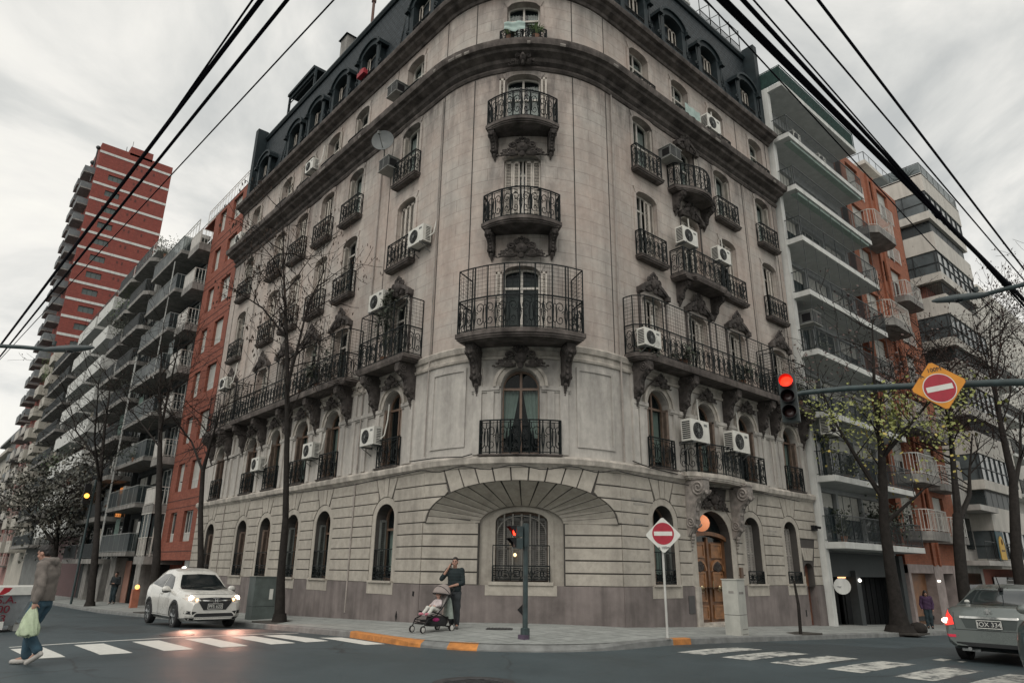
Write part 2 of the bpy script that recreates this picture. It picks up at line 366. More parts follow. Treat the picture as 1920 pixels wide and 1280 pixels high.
# pavements of the other three corners
def slabblock(x0, y0, x1, y1, r, cx, cy):
    b = MB(); xs_ = np.linspace(x0, x1, 30); ys_ = np.linspace(y0, y1, 30); out = []
    poly = []
    for (px, py) in ((x0, y0), (x1, y0), (x1, y1), (x0, y1)):
        if (px, py) == (cx, cy):
            sx = 1 if cx == x0 else -1; sy = 1 if cy == y0 else -1; ox, oy = cx+sx*r, cy+sy*r
            arc = [(ox-sx*r*cos(t), oy-sy*r*sin(t)) for t in np.linspace(0, pi/2, 10)]
            first = (poly[-1] if poly else None)
            if first and abs(first[0]-arc[0][0])+abs(first[1]-arc[0][1]) > abs(first[0]-arc[-1][0])+abs(first[1]-arc[-1][1]): arc.reverse()
            poly += arc
        else: poly.append((px, py))
    m = len(poly); pts = []
    for i in range(m):
        a, c = poly[i], poly[(i+1) % m]; k = max(1, int(hypot(c[0]-a[0], c[1]-a[1])/3))
        pts += [(a[0]+(c[0]-a[0])*t/k, a[1]+(c[1]-a[1])*t/k) for t in range(k)]
    top = [(x, y, gz(x, y)+.13) for x, y in pts]; bot = [(x, y, gz(x, y)-.2) for x, y in pts]; m = len(pts)
    fs = [tuple(t) for t in tessellate_polygon([[Vector((x, y, 0)) for x, y in pts]])]
    b.add(top+bot, fs+[(i, (i+1) % m, (i+1) % m+m, i+m) for i in range(m)], [(v[0], v[1]) for v in top+bot])
    return struct(b.build('pavement', PAVE))
slabblock(-22, 1.6, -9.75, 3.0, 1.3, -9.75, 1.6); slabblock(-22, 3.0, -9.75, 48, 1.3, None, None)
slabblock(-30, -30, -9.75, -11.6, 3, -9.75, -11.6); slabblock(-2.4, -30, 2.5, -11.6, 2, -2.4, -11.6); slabblock(2.5, -30, 47, -11.6, 2, None, None)
# road markings
PAINT = M('road_paint', (.6,.6,.56), .7, .12, 9)
def worn_mat():
    m, nt, b = newmat('worn_road_paint'); ob = nd(nt, 'ShaderNodeTexCoord').outputs['Object']
    n1 = noise(nt, ob, 3.5, 8, .72); c = ramp(nt, n1, [(.4, (.07,.08,.083)), (.5, (.4,.4,.37)), (.62, (.55,.55,.5))]); nt.links.new(c, b.inputs['Base Color']); b.inputs['Roughness'].default_value = .75; return m
WORN = worn_mat()
def marking(name, polys, mat, dz=.004):
    b = MB()
    for P in polys:
        nn = 6; a, c, d, e = P
        pts = []
        for i in range(nn+1):
            for k in range(3):
                t = i/nn; w = k/2; l = [a[j]+(c[j]-a[j])*t for j in (0, 1)]; r = [e[j]+(d[j]-e[j])*t for j in (0, 1)]
                x = l[0]+(r[0]-l[0])*w; y = l[1]+(r[1]-l[1])*w; pts.append((x, y, gz(x, y)+dz))
        b.add(pts, [(i*3+k, (i+1)*3+k, (i+1)*3+k+1, i*3+k+1) for i in range(nn) for k in range(2)])
    return struct(b.build(name, mat))
marking('crosswalk_stripes', [((x, 4.92), (x-.02, 2.5), (x+.53, 2.48), (x+.55, 4.9)) for x in (-9.14, -8.04, -6.93, -5.83, -4.78, -3.98)]+[((-3.25, 3.4), (-3.2, 1.3), (-2.75, 1.2), (-2.8, 3.1))], PAINT)
marking('stop_line', [((-9.1, 5.5), (-2.8, 5.5), (-2.8, 5.36), (-9.1, 5.36))], PAINT)
marking('crosswalk_stripes', [((1.35, y), (3.6, y-.05), (3.6, y-.68), (1.35, y-.62)) for y in (-3.55, -4.6, -5.62, -6.68, -7.78, -8.8)], WORN)
marking('lane_dashes', [((4.9, -7.2), (5.4, -7.2), (5.35, -7.42), (4.85, -7.42)), ((5.0, -7.62), (5.3, -7.62), (5.3, -7.72), (5.0, -7.72))], WORN)
# manhole covers and grates in road and pavement
mh = MB(); mh.lathe([(.62, -.02), (.62, .008), (.46, .012), (.44, -.004), (.0, -.002)], (-4.6, -4.25, -.126), 24)
for a in range(8): mh.box(-.4, -.02+.1*a-.35, 0, .4, .02+.1*a-.35, .008, lambda x, y, z: (x-4.6, y-4.25, z-.128))
tag(mh.build('manhole_cover', M('cast_iron', (.05,.05,.052), .6, .4, 8, metal=.3)), 'round iron manhole cover set in the asphalt of the crossing', 'manhole cover')
mh = MB(); mh.box(-.32, -.2, 0, .32, .2, .012)
for a in range(7): mh.box(-.28+.085*a, -.17, .012, -.25+.085*a, .17, .02)
o = mh.build('drain_grate', MATS['cast_iron']); o.location = (.25, .85, pv(.25, .85)+.002); o.rotation_euler = (0, 0, radians(-45))
tag(o, 'dark rectangular iron grate set in the corner pavement', 'drain grate')
mh = MB(); mh.lathe([(.4, -.02), (.4, .006), (.3, .009), (.0, .008)], (-5.6, 6.2, gz(-5.6, 6.2)+.004), 20)
tag(mh.build('manhole_cover', MATS['cast_iron']), 'small round manhole cover by the stop line before the white car', 'manhole cover')
# ------------------------------------------------------------------ corner building
R0 = 4.0
FL = lambda u, d, z: (-d, u, z)
FR = lambda u, d, z: (u, -d, z)
def FC(s, d, z):
    a = radians(225)+s/R0; r = R0+d; return (R0+r*cos(a), R0+r*sin(a), z)
def FH(s, d, z): k = .70710678; return (2+(s-d)*k, 2-(s+d)*k, z)
ROT = {FL: -pi/2, FR: 0, FC: -pi/4, FH: -pi/4}
LC = [6.08, 10.2, 12.75, 15.3, 17.8, 21.75]; RC = [6.03, 8.68, 11.28, 14.55]; YE, XE = 23.95, 15.9
LV = {1: (4.47, 6.42, .55, 1.12), 2: (7.85, 10.0, .22, 1.15), 3: (11.5, 13.95, .2, 1.18), 4: (14.95, 17.1, .2, 1.18), 5: (18.5, 20.2, .2, 1.15)}
def outline(a, b, n=24):      # plan path: left end -> corner curve -> right end
    p = [((0, y), (-1, 0)) for y in np.linspace(a, R0, 12)]
    for k in range(1, n): w = pi+pi/2*k/n; p.append(((R0+R0*cos(w), R0+R0*sin(w)), (cos(w), sin(w))))
    return p+[((x, 0), (0, -1)) for x in np.linspace(R0, b, 9)]
PATH = outline(YE, XE)
def atop(o, u):               # arch height above spring
    k = (u-o['c'])/o['hw']; return o['zs']+o['rise']*sqrt(max(0, 1-k*k))
def OP(c, zb, zs, rise, w): return dict(c=c, zb=zb, zs=zs, rise=rise, hw=w/2)
def wall(mb, fr, u0, u1, z0, z1, ops, depth=.38, step=None, soff=None):
    bp = {round(u0, 4), round(u1, 4)}
    for o in ops:
        for k in range(11): bp.add(round(o['c']+o['hw']*(-cos(pi*k/10)), 4))
    if step:
        for k in range(int((u1-u0)/step)): bp.add(round(u0+step*k, 4))
    bp = sorted(x for x in bp if u0-1e-4 <= x <= u1+1e-4)
    for a, b in zip(bp, bp[1:]):
        if b-a < 1e-4: continue
        m = (a+b)/2; cur = [z0, z0]
        for o in sorted((o for o in ops if abs(o['c']-m) < o['hw']), key=lambda o: o['zb']):
            za, zb_ = o['zb'], o['zb']
            if za > cur[0]+1e-4 or za > cur[1]+1e-4: q(mb, fr, a, b, cur[0], cur[1], za, za)
            cur = [atop(o, a), atop(o, b)]
        if z1 > min(cur)+1e-4: q(mb, fr, a, b, cur[0], cur[1], z1, z1)
    for o in ops:
        us = [o['c']-o['hw']*cos(pi*k/10) for k in range(11)]; t = [(u, atop(o, u)) for u in us]
        ring = [(us[0], o['zb'])]+t+[(us[-1], o['zb'])]
        tgt = soff or mb
        for (ua, za), (ub, zb_) in zip(ring, ring[1:]+ring[:1]):
            tgt.quad(fr(ua, 0, za), fr(ub, 0, zb_), fr(ub, -depth, zb_), fr(ua, -depth, za), [(ua, za), (ub, zb_), (ub+.3, zb_), (ua+.3, za)])
def q(mb, fr, a, b, za, zb_, zc, zd): mb.quad(fr(a, 0, za), fr(b, 0, zb_), fr(b, 0, zd), fr(a, 0, zc), [(a, za), (b, zb_), (b, zd), (a, zc)])
BLD = thing('corner_apartment_building', (2, 2, 0), 'ornate old stone corner apartment block with rounded corner, iron balconies and slate mansard roof', 'building')
# upper walls
for fr, u0, u1, cols, st in ((FL, R0, YE, LC, None), (FR, R0, XE, RC, None), (FC, -R0*pi/4, R0*pi/4, [0], .2)):
    lo, up = MB(), MB()
    wall(lo, fr, u0, u1, 4.2, 7.45, [OP(c, LV[1][0], LV[1][1], LV[1][2], LV[1][3]) for c in cols], step=st)
    wall(up, fr, u0, u1, 7.45, 21.05, [OP(c, *LV[k]) for c in cols for k in (2, 3, 4, 5)], step=st)
    lo.build('first_floor_wall', PALE, BLD, norm=False); up.build('facade_wall', ASH, BLD, norm=False)
# ground floor: recessed backing, raised blocks with open joints, window bands
ROWS = [1.04, 1.38, 1.72, 2.06, 2.4, 2.72, 3.06, 3.4, 3.76, 4.16]
GW = dict(zb=1.06, zs=2.9, rise=.46, w=1.08)
gl = [dict(c=c, hw=.54, zs=2.9, rise=.46, zb=1.06) for c in LC]
DOOR = dict(c=8.62, hw=1.0, zs=2.5, rise=.86, zb=-.6); SVC = dict(c=14.93, hw=.34, zs=1.62, rise=.22, zb=-.9)
gr = [dict(c=5.95, hw=.52, zs=2.9, rise=.46, zb=1.06), dict(c=11.05, hw=.5, zs=2.9, rise=.4, zb=1.06), dict(c=13.78, hw=.48, zs=2.9, rise=.4, zb=1.06)]
back = MB(); blk = MB(); band = MB()
wall(back, FL, R0, YE, 1.0, 4.2, gl, .42); wall(back, FR, R0, XE, 1.0, 4.2, gr+[dict(DOOR, zb=1.0), dict(SVC, zb=1.0)], .5)
def edge(o, z, g=.02):
    bw = .2 if o is not DOOR else .3
    if o is SVC and z > 2.75: return None
    if o is SVC: return o['hw']+.06+max(0, z-1.6)*.3
    H = o['rise']+bw; W = o['hw']+bw
    e = W if z <= o['zs'] else W*sqrt(max(0, 1-((z-o['zs'])/H)**2))
    if z > 3.06: e = max(e, .27+.33*(z-3.06)+(.35 if o is DOOR else 0))
    return e+g
def blocks(fr, u0, u1, feats):
    fs = sorted(feats, key=lambda o: o['c'])
    for za, zb_ in zip(ROWS, ROWS[1:]):
        za += .016; zb_ -= .016; zz = [za+(zb_-za)*k/4 for k in range(5)]
        act = [f for f in fs if edge(f, zb_) is not None]
        lim = [(None, u0)]+[(f, f['c']) for f in act]+[(None, u1)]
        for (fa, ca), (fb, cb) in zip(lim, lim[1:]):
            l = [(ca+(edge(fa, z) if fa else 0), z) for z in zz]; r = [(cb-(edge(fb, z) if fb else 0), z) for z in zz]
            if min(b[0]-a[0] for a, b in zip(l, r)) < .03: continue
            blk.prism(l+r[::-1], -.005, .035, fr)
    for o in fs:
        if o is SVC:
            for k in range(-2, 3):
                a, b = k*.13-.055, k*.13+.055; blk.prism([(o['c']+a, 1.93), (o['c']+b, 1.93), (o['c']+b*1.6, 2.38), (o['c']+a*1.6, 2.38)], -.005, .035, fr)
            continue
        c = o['c']; bw = .2 if o is not DOOR else .3; W, H = o['hw']+bw, o['rise']+bw
        zA = lambda x: o['zs']+H*sqrt(max(0, 1-(x/W)**2))+.02
        if o is not DOOR:
            blk.prism([(c-.1, zA(.1)), (c+.1, zA(.1)), (c+.14, 4.14), (c-.14, 4.14)], -.005, .045, fr)
            for sg in (-1, 1):
                sl = lambda z: .25+.33*(z-3.06)
                P = [(.135, zA(.135)), (.18, 4.14), (sl(4.14), 4.14), (sl(3.3), zA(sl(3.3))), (.2, zA(.2))]
                blk.prism([(c+sg*x, z) for x, z in P], -.005, .035, fr)
        # moulded band round the opening
        n = 14; inn = [(c-o['hw'], max(o['zb'], 1.02))]+[(c-o['hw']*cos(pi*k/n), atop(o, c-o['hw']*cos(pi*k/n))) for k in range(n+1)]+[(c+o['hw'], max(o['zb'], 1.02))]
        out = [(c-W, max(o['zb'], 1.02))]+[(c-W*cos(pi*k/n), o['zs']+H*sin(pi*k/n)) for k in range(n+1)]+[(c+W, max(o['zb'], 1.02))]
        for k in range(len(inn)-1): band.prism([inn[k], inn[k+1], out[k+1], out[k]], -.01, .02, fr)
blocks(FL, R0+.0, YE, gl); blocks(FR, R0+.0, XE, gr+[DOOR, SVC])
# the corner: flat chamfer below, conical vault carrying the rounded wall above
t_ = np.linspace(0, pi, 19)
AF = lambda t: (R0*radians(43)*cos(t), 2.7+1.08*sin(t)); AB = lambda t: (1.2*cos(t), 2.7+.5*sin(t))
for sg in (-1, 1):
    for za, zb_ in zip(ROWS[:5], ROWS[1:6]): blk.prism([(sg*1.24, za+.02), (sg*2.82, za+.02), (sg*2.82, zb_-.02), (sg*1.24, zb_-.02)], -.005, .035, FH)
    back.box(min(sg*1.2, sg*2.83), -.3, 1.0, max(sg*1.2, sg*2.83), 0, 2.72, FH)
sof = MB(); sob = MB()
for a, b in zip(t_, t_[1:]):
    g = (b-a)*.045
    for (m_, x, y, inset) in ((sob, a, b, .03), (sof, a+g, b-g, 0)):
        fa, fb, ba, bb = AF(x), AF(y), AB(x), AB(y)
        m_.quad(FC(fa[0], 0, fa[1]+inset), FC(fb[0], 0, fb[1]+inset), FH(bb[0], -.01, bb[1]+inset), FH(ba[0], -.01, ba[1]+inset), [(fa[0], 0), (fb[0], 0), (bb[0], 1), (ba[0], 1)])
sob.build('vault_joints', DARK, BLD, norm=False); sof.build('corner_vault', RUST, BLD, norm=False)
ss = np.linspace(-R0*pi/4, R0*pi/4, 49)
fz = lambda s: 2.7+1.08*sqrt(max(0, 1-(s/(R0*radians(43)))**2))
for a, b in zip(ss, ss[1:]): back.quad(FC(a, 0, fz(a)), FC(b, 0, fz(b)), FC(b, 0, 4.2), FC(a, 0, 4.2), [(a, fz(a)), (b, fz(b)), (b, 4.2), (a, 4.2)])
vs_ = [-2.05+4.1*k/9 for k in range(10)]
for a, b in zip(vs_, vs_[1:]):
    a += .02; b -= .02; low = [(a+(b-a)*k/4, fz(a+(b-a)*k/4)+.01) for k in range(5)]; top = [((a+(b-a)*k/4)*1.13, 4.14) for k in (4, 3, 2, 1, 0)]
    blk.prism(low+top, -.005, .035, FC)
for sg in (-1, 1):
    for za, zb_ in ((2.74, 3.04), (3.08, 3.38), (3.42, 3.74), (3.78, 4.14)):
        def e(z):
            k = min(1, max(0, (z-2.7)/1.08)); s = R0*radians(43)*sqrt(max(0, 1-k*k)); return max(s+.03, (2.05+.27*(z-3.3)/.85 if z > 3.3 else 0)+.03)
        zz = [za+(zb_-za)*k/3 for k in range(4)]; P = [(sg*3.13, za)]+[(sg*min(3.11, e(z)), z) for z in zz]+[(sg*3.13, zb_)]
        blk.prism(P, -.005, .035, FC)
# alcove with window
alc = MB(); ao = OP(0, 1.14, 2.78, .28, 1.5); AD = lambda u, d, z: FH(u, d-.14, z)
wall(alc, AD, -1.2, 1.2, 1.0, 3.25, [ao], .3)
for a, b in zip(t_, t_[1:]):
    pa, pb = AB(a), AB(b); alc.quad(FH(pa[0], 0, pa[1]), FH(pb[0], 0, pb[1]), FH(pb[0], -.15, pb[1]), FH(pa[0], -.15, pa[1]))
for sg in (-1, 1): alc.quad(FH(sg*1.2, 0, 1.0), FH(sg*1.2, 0, 2.7), FH(sg*1.2, -.15, 2.7), FH(sg*1.2, -.15, 1.0))
for k in range(14):
    x, y = pi*k/14, pi*(k+1)/14; P = [(.75*cos(x), 2.78+.28*sin(x)), (.75*cos(y), 2.78+.28*sin(y)), (.92*cos(y), 2.78+.42*sin(y)), (.92*cos(x), 2.78+.42*sin(x))]
    alc.prism(P, -.01, .03, AD)
for sg in (-1, 1): alc.prism([(sg*.75, 1.04), (sg*.75, 2.78), (sg*.92, 2.78), (sg*.92, 1.04)], -.01, .03, AD)
alc.build('corner_alcove', RUST, BLD, norm=False)
back.build('ground_floor_wall', DARK, BLD, norm=False); blk.build('rusticated_blocks', RUST, BLD); band.build('window_surround', RUST, BLD)
# plinth with door gaps, plaster aprons below the windows
pl = MB(); ap = MB()
for a, b in ((R0, YE),): pl.box(a-.02, -.3, -1.6, b, .05, 1.04, FL)
for a, b in ((R0-.02, DOOR['c']-1.3), (DOOR['c']+1.3, SVC['c']-.36), (SVC['c']+.36, XE)): pl.box(a, -.3, -1.6, b, .05, 1.04, FR)
pl.box(-2.83, -.3, -.6, 2.83, .05, 1.04, FH); pl.build('plinth', BASE, BLD)
for f, o in [(FL, o) for o in gl]+[(FR, o) for o in gr]: ap.box(o['c']-o['hw']-.2, .02, .72, o['c']+o['hw']+.2, .06, 1.05, f); ap.box(o['c']-o['hw']-.12, .02, 1.04, o['c']+o['hw']+.12, .12, 1.1, f)
ap.box(-1.0, .02, .78, 1.0, .06, 1.05, FH); ap.box(-.9, -.1, 1.05, .9, .1, 1.14, FH); ap.build('window_apron', RUST, BLD)
# horizontal mouldings
mb = MB(); mb.sweep(PATH, [(-.05, 4.14), (.06, 4.14), (.1, 4.2), (.16, 4.24), (.18, 4.38), (.12, 4.45), (-.05, 4.47)]); mb.build('string_course', STON, BLD, smooth=30)
mb = MB(); mb.sweep(PATH, [(-.05, 7.26), (.05, 7.27), (.07, 7.34), (.02, 7.38), (.02, 7.52), (.07, 7.55), (.11, 7.7), (.05, 7.76), (-.05, 7.76)]); mb.build('band_course', STON, BLD, smooth=30)
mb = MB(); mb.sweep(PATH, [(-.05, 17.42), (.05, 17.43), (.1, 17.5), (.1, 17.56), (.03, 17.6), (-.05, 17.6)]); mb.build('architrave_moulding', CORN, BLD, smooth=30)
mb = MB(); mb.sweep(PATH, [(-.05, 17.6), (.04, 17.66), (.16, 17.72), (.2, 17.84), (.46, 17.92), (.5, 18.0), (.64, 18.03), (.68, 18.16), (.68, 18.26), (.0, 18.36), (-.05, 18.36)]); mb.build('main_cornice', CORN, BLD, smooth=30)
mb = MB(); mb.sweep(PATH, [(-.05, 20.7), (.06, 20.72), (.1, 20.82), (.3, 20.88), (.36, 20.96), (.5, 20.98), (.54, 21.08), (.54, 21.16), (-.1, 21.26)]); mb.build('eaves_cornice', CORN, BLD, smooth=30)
mb = MB()
for a, b in zip(PATH, PATH[1:]):      # dentils of broken light stone along the cornice lip
    L = hypot(b[0][0]-a[0][0], b[0][1]-a[0][1]); n = max(1, int(L/1.3))
    for k in range(n):
        if random.random() < .3:
            t = (k+random.random()*.6)/n; w = random.uniform(.15, .7)/L
            pp = [((a[0][0]+(b[0][0]-a[0][0])*x), (a[0][1]+(b[0][1]-a[0][1])*x)) for x in (t, min(1, t+w))]; o = a[1]
            mb.sweep([(pp[0], o), (pp[1], o)], [(.665, 18.0), (.695, 18.05), (.69, 18.1), (.66, 18.1)])
mb.build('cornice_lip_repair', M('worn_lip', (.22,.2,.18), .9, .4), BLD)
# mansard, cap and roof
mb = MB(); prof = [(-.02, 21.2), (-.14, 21.7), (-.3, 23.0), (-.44, 24.5), (-.62, 26.02)]
mb.sweep(PATH, prof, close=False); rf = mb.build('mansard_roof', SLATE, BLD, smooth=30, norm=False)
mb = MB(); mb.sweep(PATH, [(-.7, 25.98), (-.52, 25.98), (-.44, 26.1), (-.5, 26.3), (-.8, 26.34)]); mb.sweep(PATH, [(-.2, 21.22), (.0, 21.22), (.02, 21.4), (-.1, 21.45), (-.2, 21.4)]); mb.build('roof_trim', ZINC, rf, smooth=30)
mb = MB(); pts = [(p[0][0]-p[1][0]*.6, p[0][1]-p[1][1]*.6) for p in PATH]+[(XE, 13), (13, 13), (13, YE)]
mb.add([(x, y, 26.2) for x, y in pts], [tuple(t) for t in tessellate_polygon([[Vector((x, y, 0)) for x, y in pts]])])
mb.box(.25, YE-.25, -1.6, 13, YE+.1, 26.6); mb.box(XE-.25, .25, -1.6, XE+.02, 13, 26.6); mb.box(12.8, 12.8, -1, 13, YE, 26.2); mb.box(12.8, 12.8, -1, XE, 13, 26.2)  # last two: unseen back walls, added to seal the shell from daylight
mb.box(-.02, YE-.3, 21.2, .6, YE+.12, 26.6); mb.box(XE-.3, -.02, 21.2, XE+.03, .6, 26.6)
mb.build('party_and_closing_wall', ZINC, BLD)
mb = MB()
for y in (7.9, 20.0): mb.tube([(.1-.03, y, 21.5), (.66, y, 26.0)], .03)
for x in (7.3, 12.9): mb.tube([(x, .07, 21.5), (x, .66, 26.0)], .03)
mb.build('roof_seam', ZINC, rf)
# things on the roof
def chimney(x, y, z, h, cap=True):
    m = MB(); m.box(x-.25, y-.35, z, x+.25, y+.35, z+h); c = m.build('chimney', CONC, BLD)
    m = MB(); m.hexa([(x-.36,y-.46,z+h),(x+.36,y-.46,z+h),(x+.36,y+.46,z+h),(x-.36,y+.46,z+h),(x-.06,y-.16,z+h+.28),(x+.06,y-.16,z+h+.28),(x+.06,y+.16,z+h+.28),(x-.06,y+.16,z+h+.28)]); m.build('chimney_cap', ZINC, c)
chimney(.95, 14.6, 26.2, 1.5)
m = MB(); m.tube([(.9, 12.05, 26.2), (.9, 12.05, 28.3)], .07, 8); m.lathe([(.12, 0), (.12, .12), (.02, .2)], (.9, 12.05, 28.3), 8); m.build('vent_pipe', M('rusty_pipe', (.13,.075,.06), .8), BLD)
m = MB(); m.box(.55, 17.8, 27.75, 3.0, 21.2, 27.92); m.box(.66, 17.9, 27.55, .74, 21.1, 27.75)
for y in (17.75, 21.1): m.box(.64, y, 26.2, .75, y+.12, 27.75)
m.tube([(.65, 17.7, 27.2), (.65, 21.2, 27.2)], .03); m.box(2.6, 17.9, 26.2, 2.8, 21.0, 27.75); m.build('roof_pergola', ZINC, BLD)
m = MB()
for x in np.arange(8.6, 12.0, .85): m.tube([(x, 1.1, 26.2), (x, 1.1, 27.3)], .03)
for z in (26.75, 27.25): m.tube([(8.5, 1.1, z), (12, 1.1, z)], .025)
m.box(8.3, 1.4, 26.2, 11.9, 3.2, 27.6); m.box(8.1, 1.15, 27.6, 12.1, 3.4, 27.75); m.build('roof_railing', WHT, BLD)
m = MB()
for x in np.arange(12.2, 15.9, .9):
    m.tube([(x, .75, 26.2), (x, .75, 28.1)], .022, 5); m.tube([(x, 2.2, 26.2), (x, 2.2, 28.3)], .022, 5); m.tube([(x, .75, 28.0), (x, 2.2, 28.2)], .018, 5)
for z in (27.1, 28.0): m.tube([(12.2, .75, z), (15.8, .75, z)], .02, 5)
for k in range(36): m.tube([(12.2+k*.1, .72, 26.25), (12.2+k*.1, .72, 27.05)], .012, 4)
m.build('roof_trellis', IRON, BLD)
# drain pipes and cables on the facade
m = MB(); m.tube([(-.06, 8.05, .1), (-.06, 8.05, 17.4)], .028); m.tube([(-.06, 4.05, 4.6), (-.06, 4.05, 17.3)], .02); m.tube([(4.2, -.06, 4.5), (4.25, -.06, 17.4)], .032); m.tube([(15.2, -.06, 4.6), (15.2, -.06, 17.3)], .02)
m.tube([(-.06, 20.1, 1), (-.06, 20.1, 17.4)], .02); m.tube([(12.95, -.06, 4.6), (12.95, -.06, 17.4)], .018)
m.build('drain_pipe', M('pipe_paint', (.3,.27,.245), .8, .3), BLD)
m = MB(); pp = []
for p in PATH[4:-1]:
    pp.append((p[0][0]+p[1][0]*.2, p[0][1]+p[1][1]*.2, 4.12+.06*sin(len(pp)*1.1)))
m.tube(pp, .014, 5); m.tube([(-.2, 4.6, 4.5), (-.22, 3.2, 4.46), FC(-1.6, .2, 4.44), FC(-1.3, .2, 4.5)], .016, 5); m.tube([(4.4, -.2, 4.52), (5.2, -.22, 4.4), (6.6, -.2, 4.36)], .016, 5); m.build('facade_cable', BLK, BLD)
m = MB()
for s in (-1.72, 1.72): m.tube([FC(s, .004, 7.8), FC(s, .004, 17.4)], .018, 4)
for s in (-1.72, 1.72): m.tube([FC(s, .004, 18.4), FC(s, .004, 20.7)], .018, 4)
for f, u in ((FL, 4.0), (FR, 4.0), (FL, 7.4), (FL, 23.2), (FR, 12.9), (FR, 15.55)): m.tube([f(u, .004, 18.4), f(u, .004, 20.7)], .016, 4); m.tube([f(u, .004, 7.8), f(u, .004, 17.4)], .016, 4)
m.build('wall_joint', DARK, BLD)
# first floor pilaster strips, imposts, panels
m = MB()
def strip(fr, a, b, z0=4.5, z1=7.26): m.box(a, -.01, z0, b, .06, z1, fr)
def impost(fr, a, b): m.box(a, -.01, 6.34, b, .08, 6.46, fr); m.box(a, -.01, 6.29, b, .05, 6.34, fr)
for fr, cols, e0, e1 in ((FL, LC, 4.9, 23.0), (FR, RC, 4.75, 15.8)):
    pr = e0
    for c in cols: 
        impost(fr, pr, c-.57); pr = c+.57
        for sg in (-1, 1): m.box(min(c+sg*.76, c+sg*1.0), -.01, 4.5, max(c+sg*.76, c+sg*1.0), .055, 6.29, fr)
    impost(fr, pr, e1)
    for (a, b) in zip(cols, cols[1:]):
        if b-a > 3.2:
            k = (a+b)/2; strip(fr, k-.55, k-.3); strip(fr, k+.3, k+.55)
    strip(fr, e0-.06, e0+.2)
for sg in (-1, 1): impost(FC, min(sg*.6, sg*1.45), max(sg*.6, sg*1.45)); strip(FC, sg*1.25-.12, sg*1.25+.12); strip(FC, sg*.86-.1, sg*.86+.1, 4.5, 6.3)
for fr, a, b in ((FC, -3.0, -1.65), (FC, 1.65, 3.0)):      # raised panel frames
    n = 6
    for k in range(n):
        x, y = a+(b-a)*k/n, a+(b-a)*(k+1)/n; m.box(x, -.01, 4.75, y, .035, 4.85, fr); m.box(x, -.01, 7.0, y, .035, 7.1, fr)
    m.box(a, -.01, 4.85, a+.09, .035, 7.0, fr); m.box(b-.09, -.01, 4.85, b, .035, 7.0, fr)
m.build('pilaster', PALE, BLD)
# archivolts of the first floor, plain architraves above
m = MB(); ma = MB()
for fr, cols in ((FL, LC), (FR, RC), (FC, [0])):
    for c in cols:
        for k in range(16):
            x, y = pi*k/16, pi*(k+1)/16
            for r0, r1, d in ((.56, .7, .05), (.7, .78, .1)):
                P = [(c+r0*cos(x), 6.44+(r0-.01)*sin(x)), (c+r0*cos(y), 6.44+(r0-.01)*sin(y)), (c+r1*cos(y), 6.44+r1*sin(y)), (c+r1*cos(x), 6.44+r1*sin(x))]
                m.prism(P, -.01, d, fr)
        for L in (2, 3, 4, 5):
            zb, zs, rise, w = LV[L]; hw = w/2; n = 8
            for sg in (-1, 1): ma.box(min(c+sg*hw, c+sg*(hw+.13)), -.01, zb, max(c+sg*hw, c+sg*(hw+.13)), .035, zs+.02, fr)
            for k in range(n):
                x, y = -1+2*k/n, -1+2*(k+1)/n; f = lambda t: zs+rise*sqrt(max(0, 1-t*t)); 
                ma.prism([(c+x*hw, f(x)), (c+y*hw, f(y)), (c+y*(hw+.13), f(y*.85)+.16), (c+x*(hw+.13), f(x*.85)+.16)], -.01, .035, fr)
m.build('archivolt', STON, BLD); ma.build('window_surround', ASH, BLD)
# ------------------------------------------------------------------ windows (local: x along wall, -y outwards, z up from sill)
LW = lambda u, d, z: (u, -d, z)
def archpts(hw, h, rise, n=12): return [(-hw, 0)]+[(-hw*cos(pi*k/n), h+rise*sin(pi*k/n)) for k in range(n+1)]+[(hw, 0)]
def slats(mb, x0, x1, z0, z1, y, t=.03, pitch=.055, fr=None):
    """louvred leaf in plane y"""
    f = fr or (lambda x, y_, z: (x, y_, z)); e = .05
    for a, b, c, d in ((x0, x0+e, z0, z1), (x1-e, x1, z0, z1), (x0, x1, z0, z0+e*1.4), (x0, x1, z1-e*1.4, z1), (x0, x1, (z0+z1)/2-e/2, (z0+z1)/2+e/2)):
        mb.hexa([f(a,y,c),f(b,y,c),f(b,y+t,c),f(a,y+t,c),f(a,y,d),f(b,y,d),f(b,y+t,d),f(a,y+t,d)])
    n = int((z1-z0)/pitch)
    for k in range(n):
        z = z0+pitch*(k+.3); mb.add([f(x0+e, y, z), f(x1-e, y, z), f(x1-e, y+t, z+pitch*.8), f(x0+e, y+t, z+pitch*.8)], [(0, 1, 2, 3)])
def drape(mb, x0, x1, z0, z1, y, seed=0, cut=None, n=18):
    def fn(a, b):
        x = x0+(x1-x0)*a; z = z0+(z1-z0)*b
        if cut: x = cut(x, a, b, z)
        return (x, y+.025*sin(a*24+seed)+.012*sin(a*53+seed*2+b*3), z)
    mb.grid(fn, n, 6 if not cut else 12)
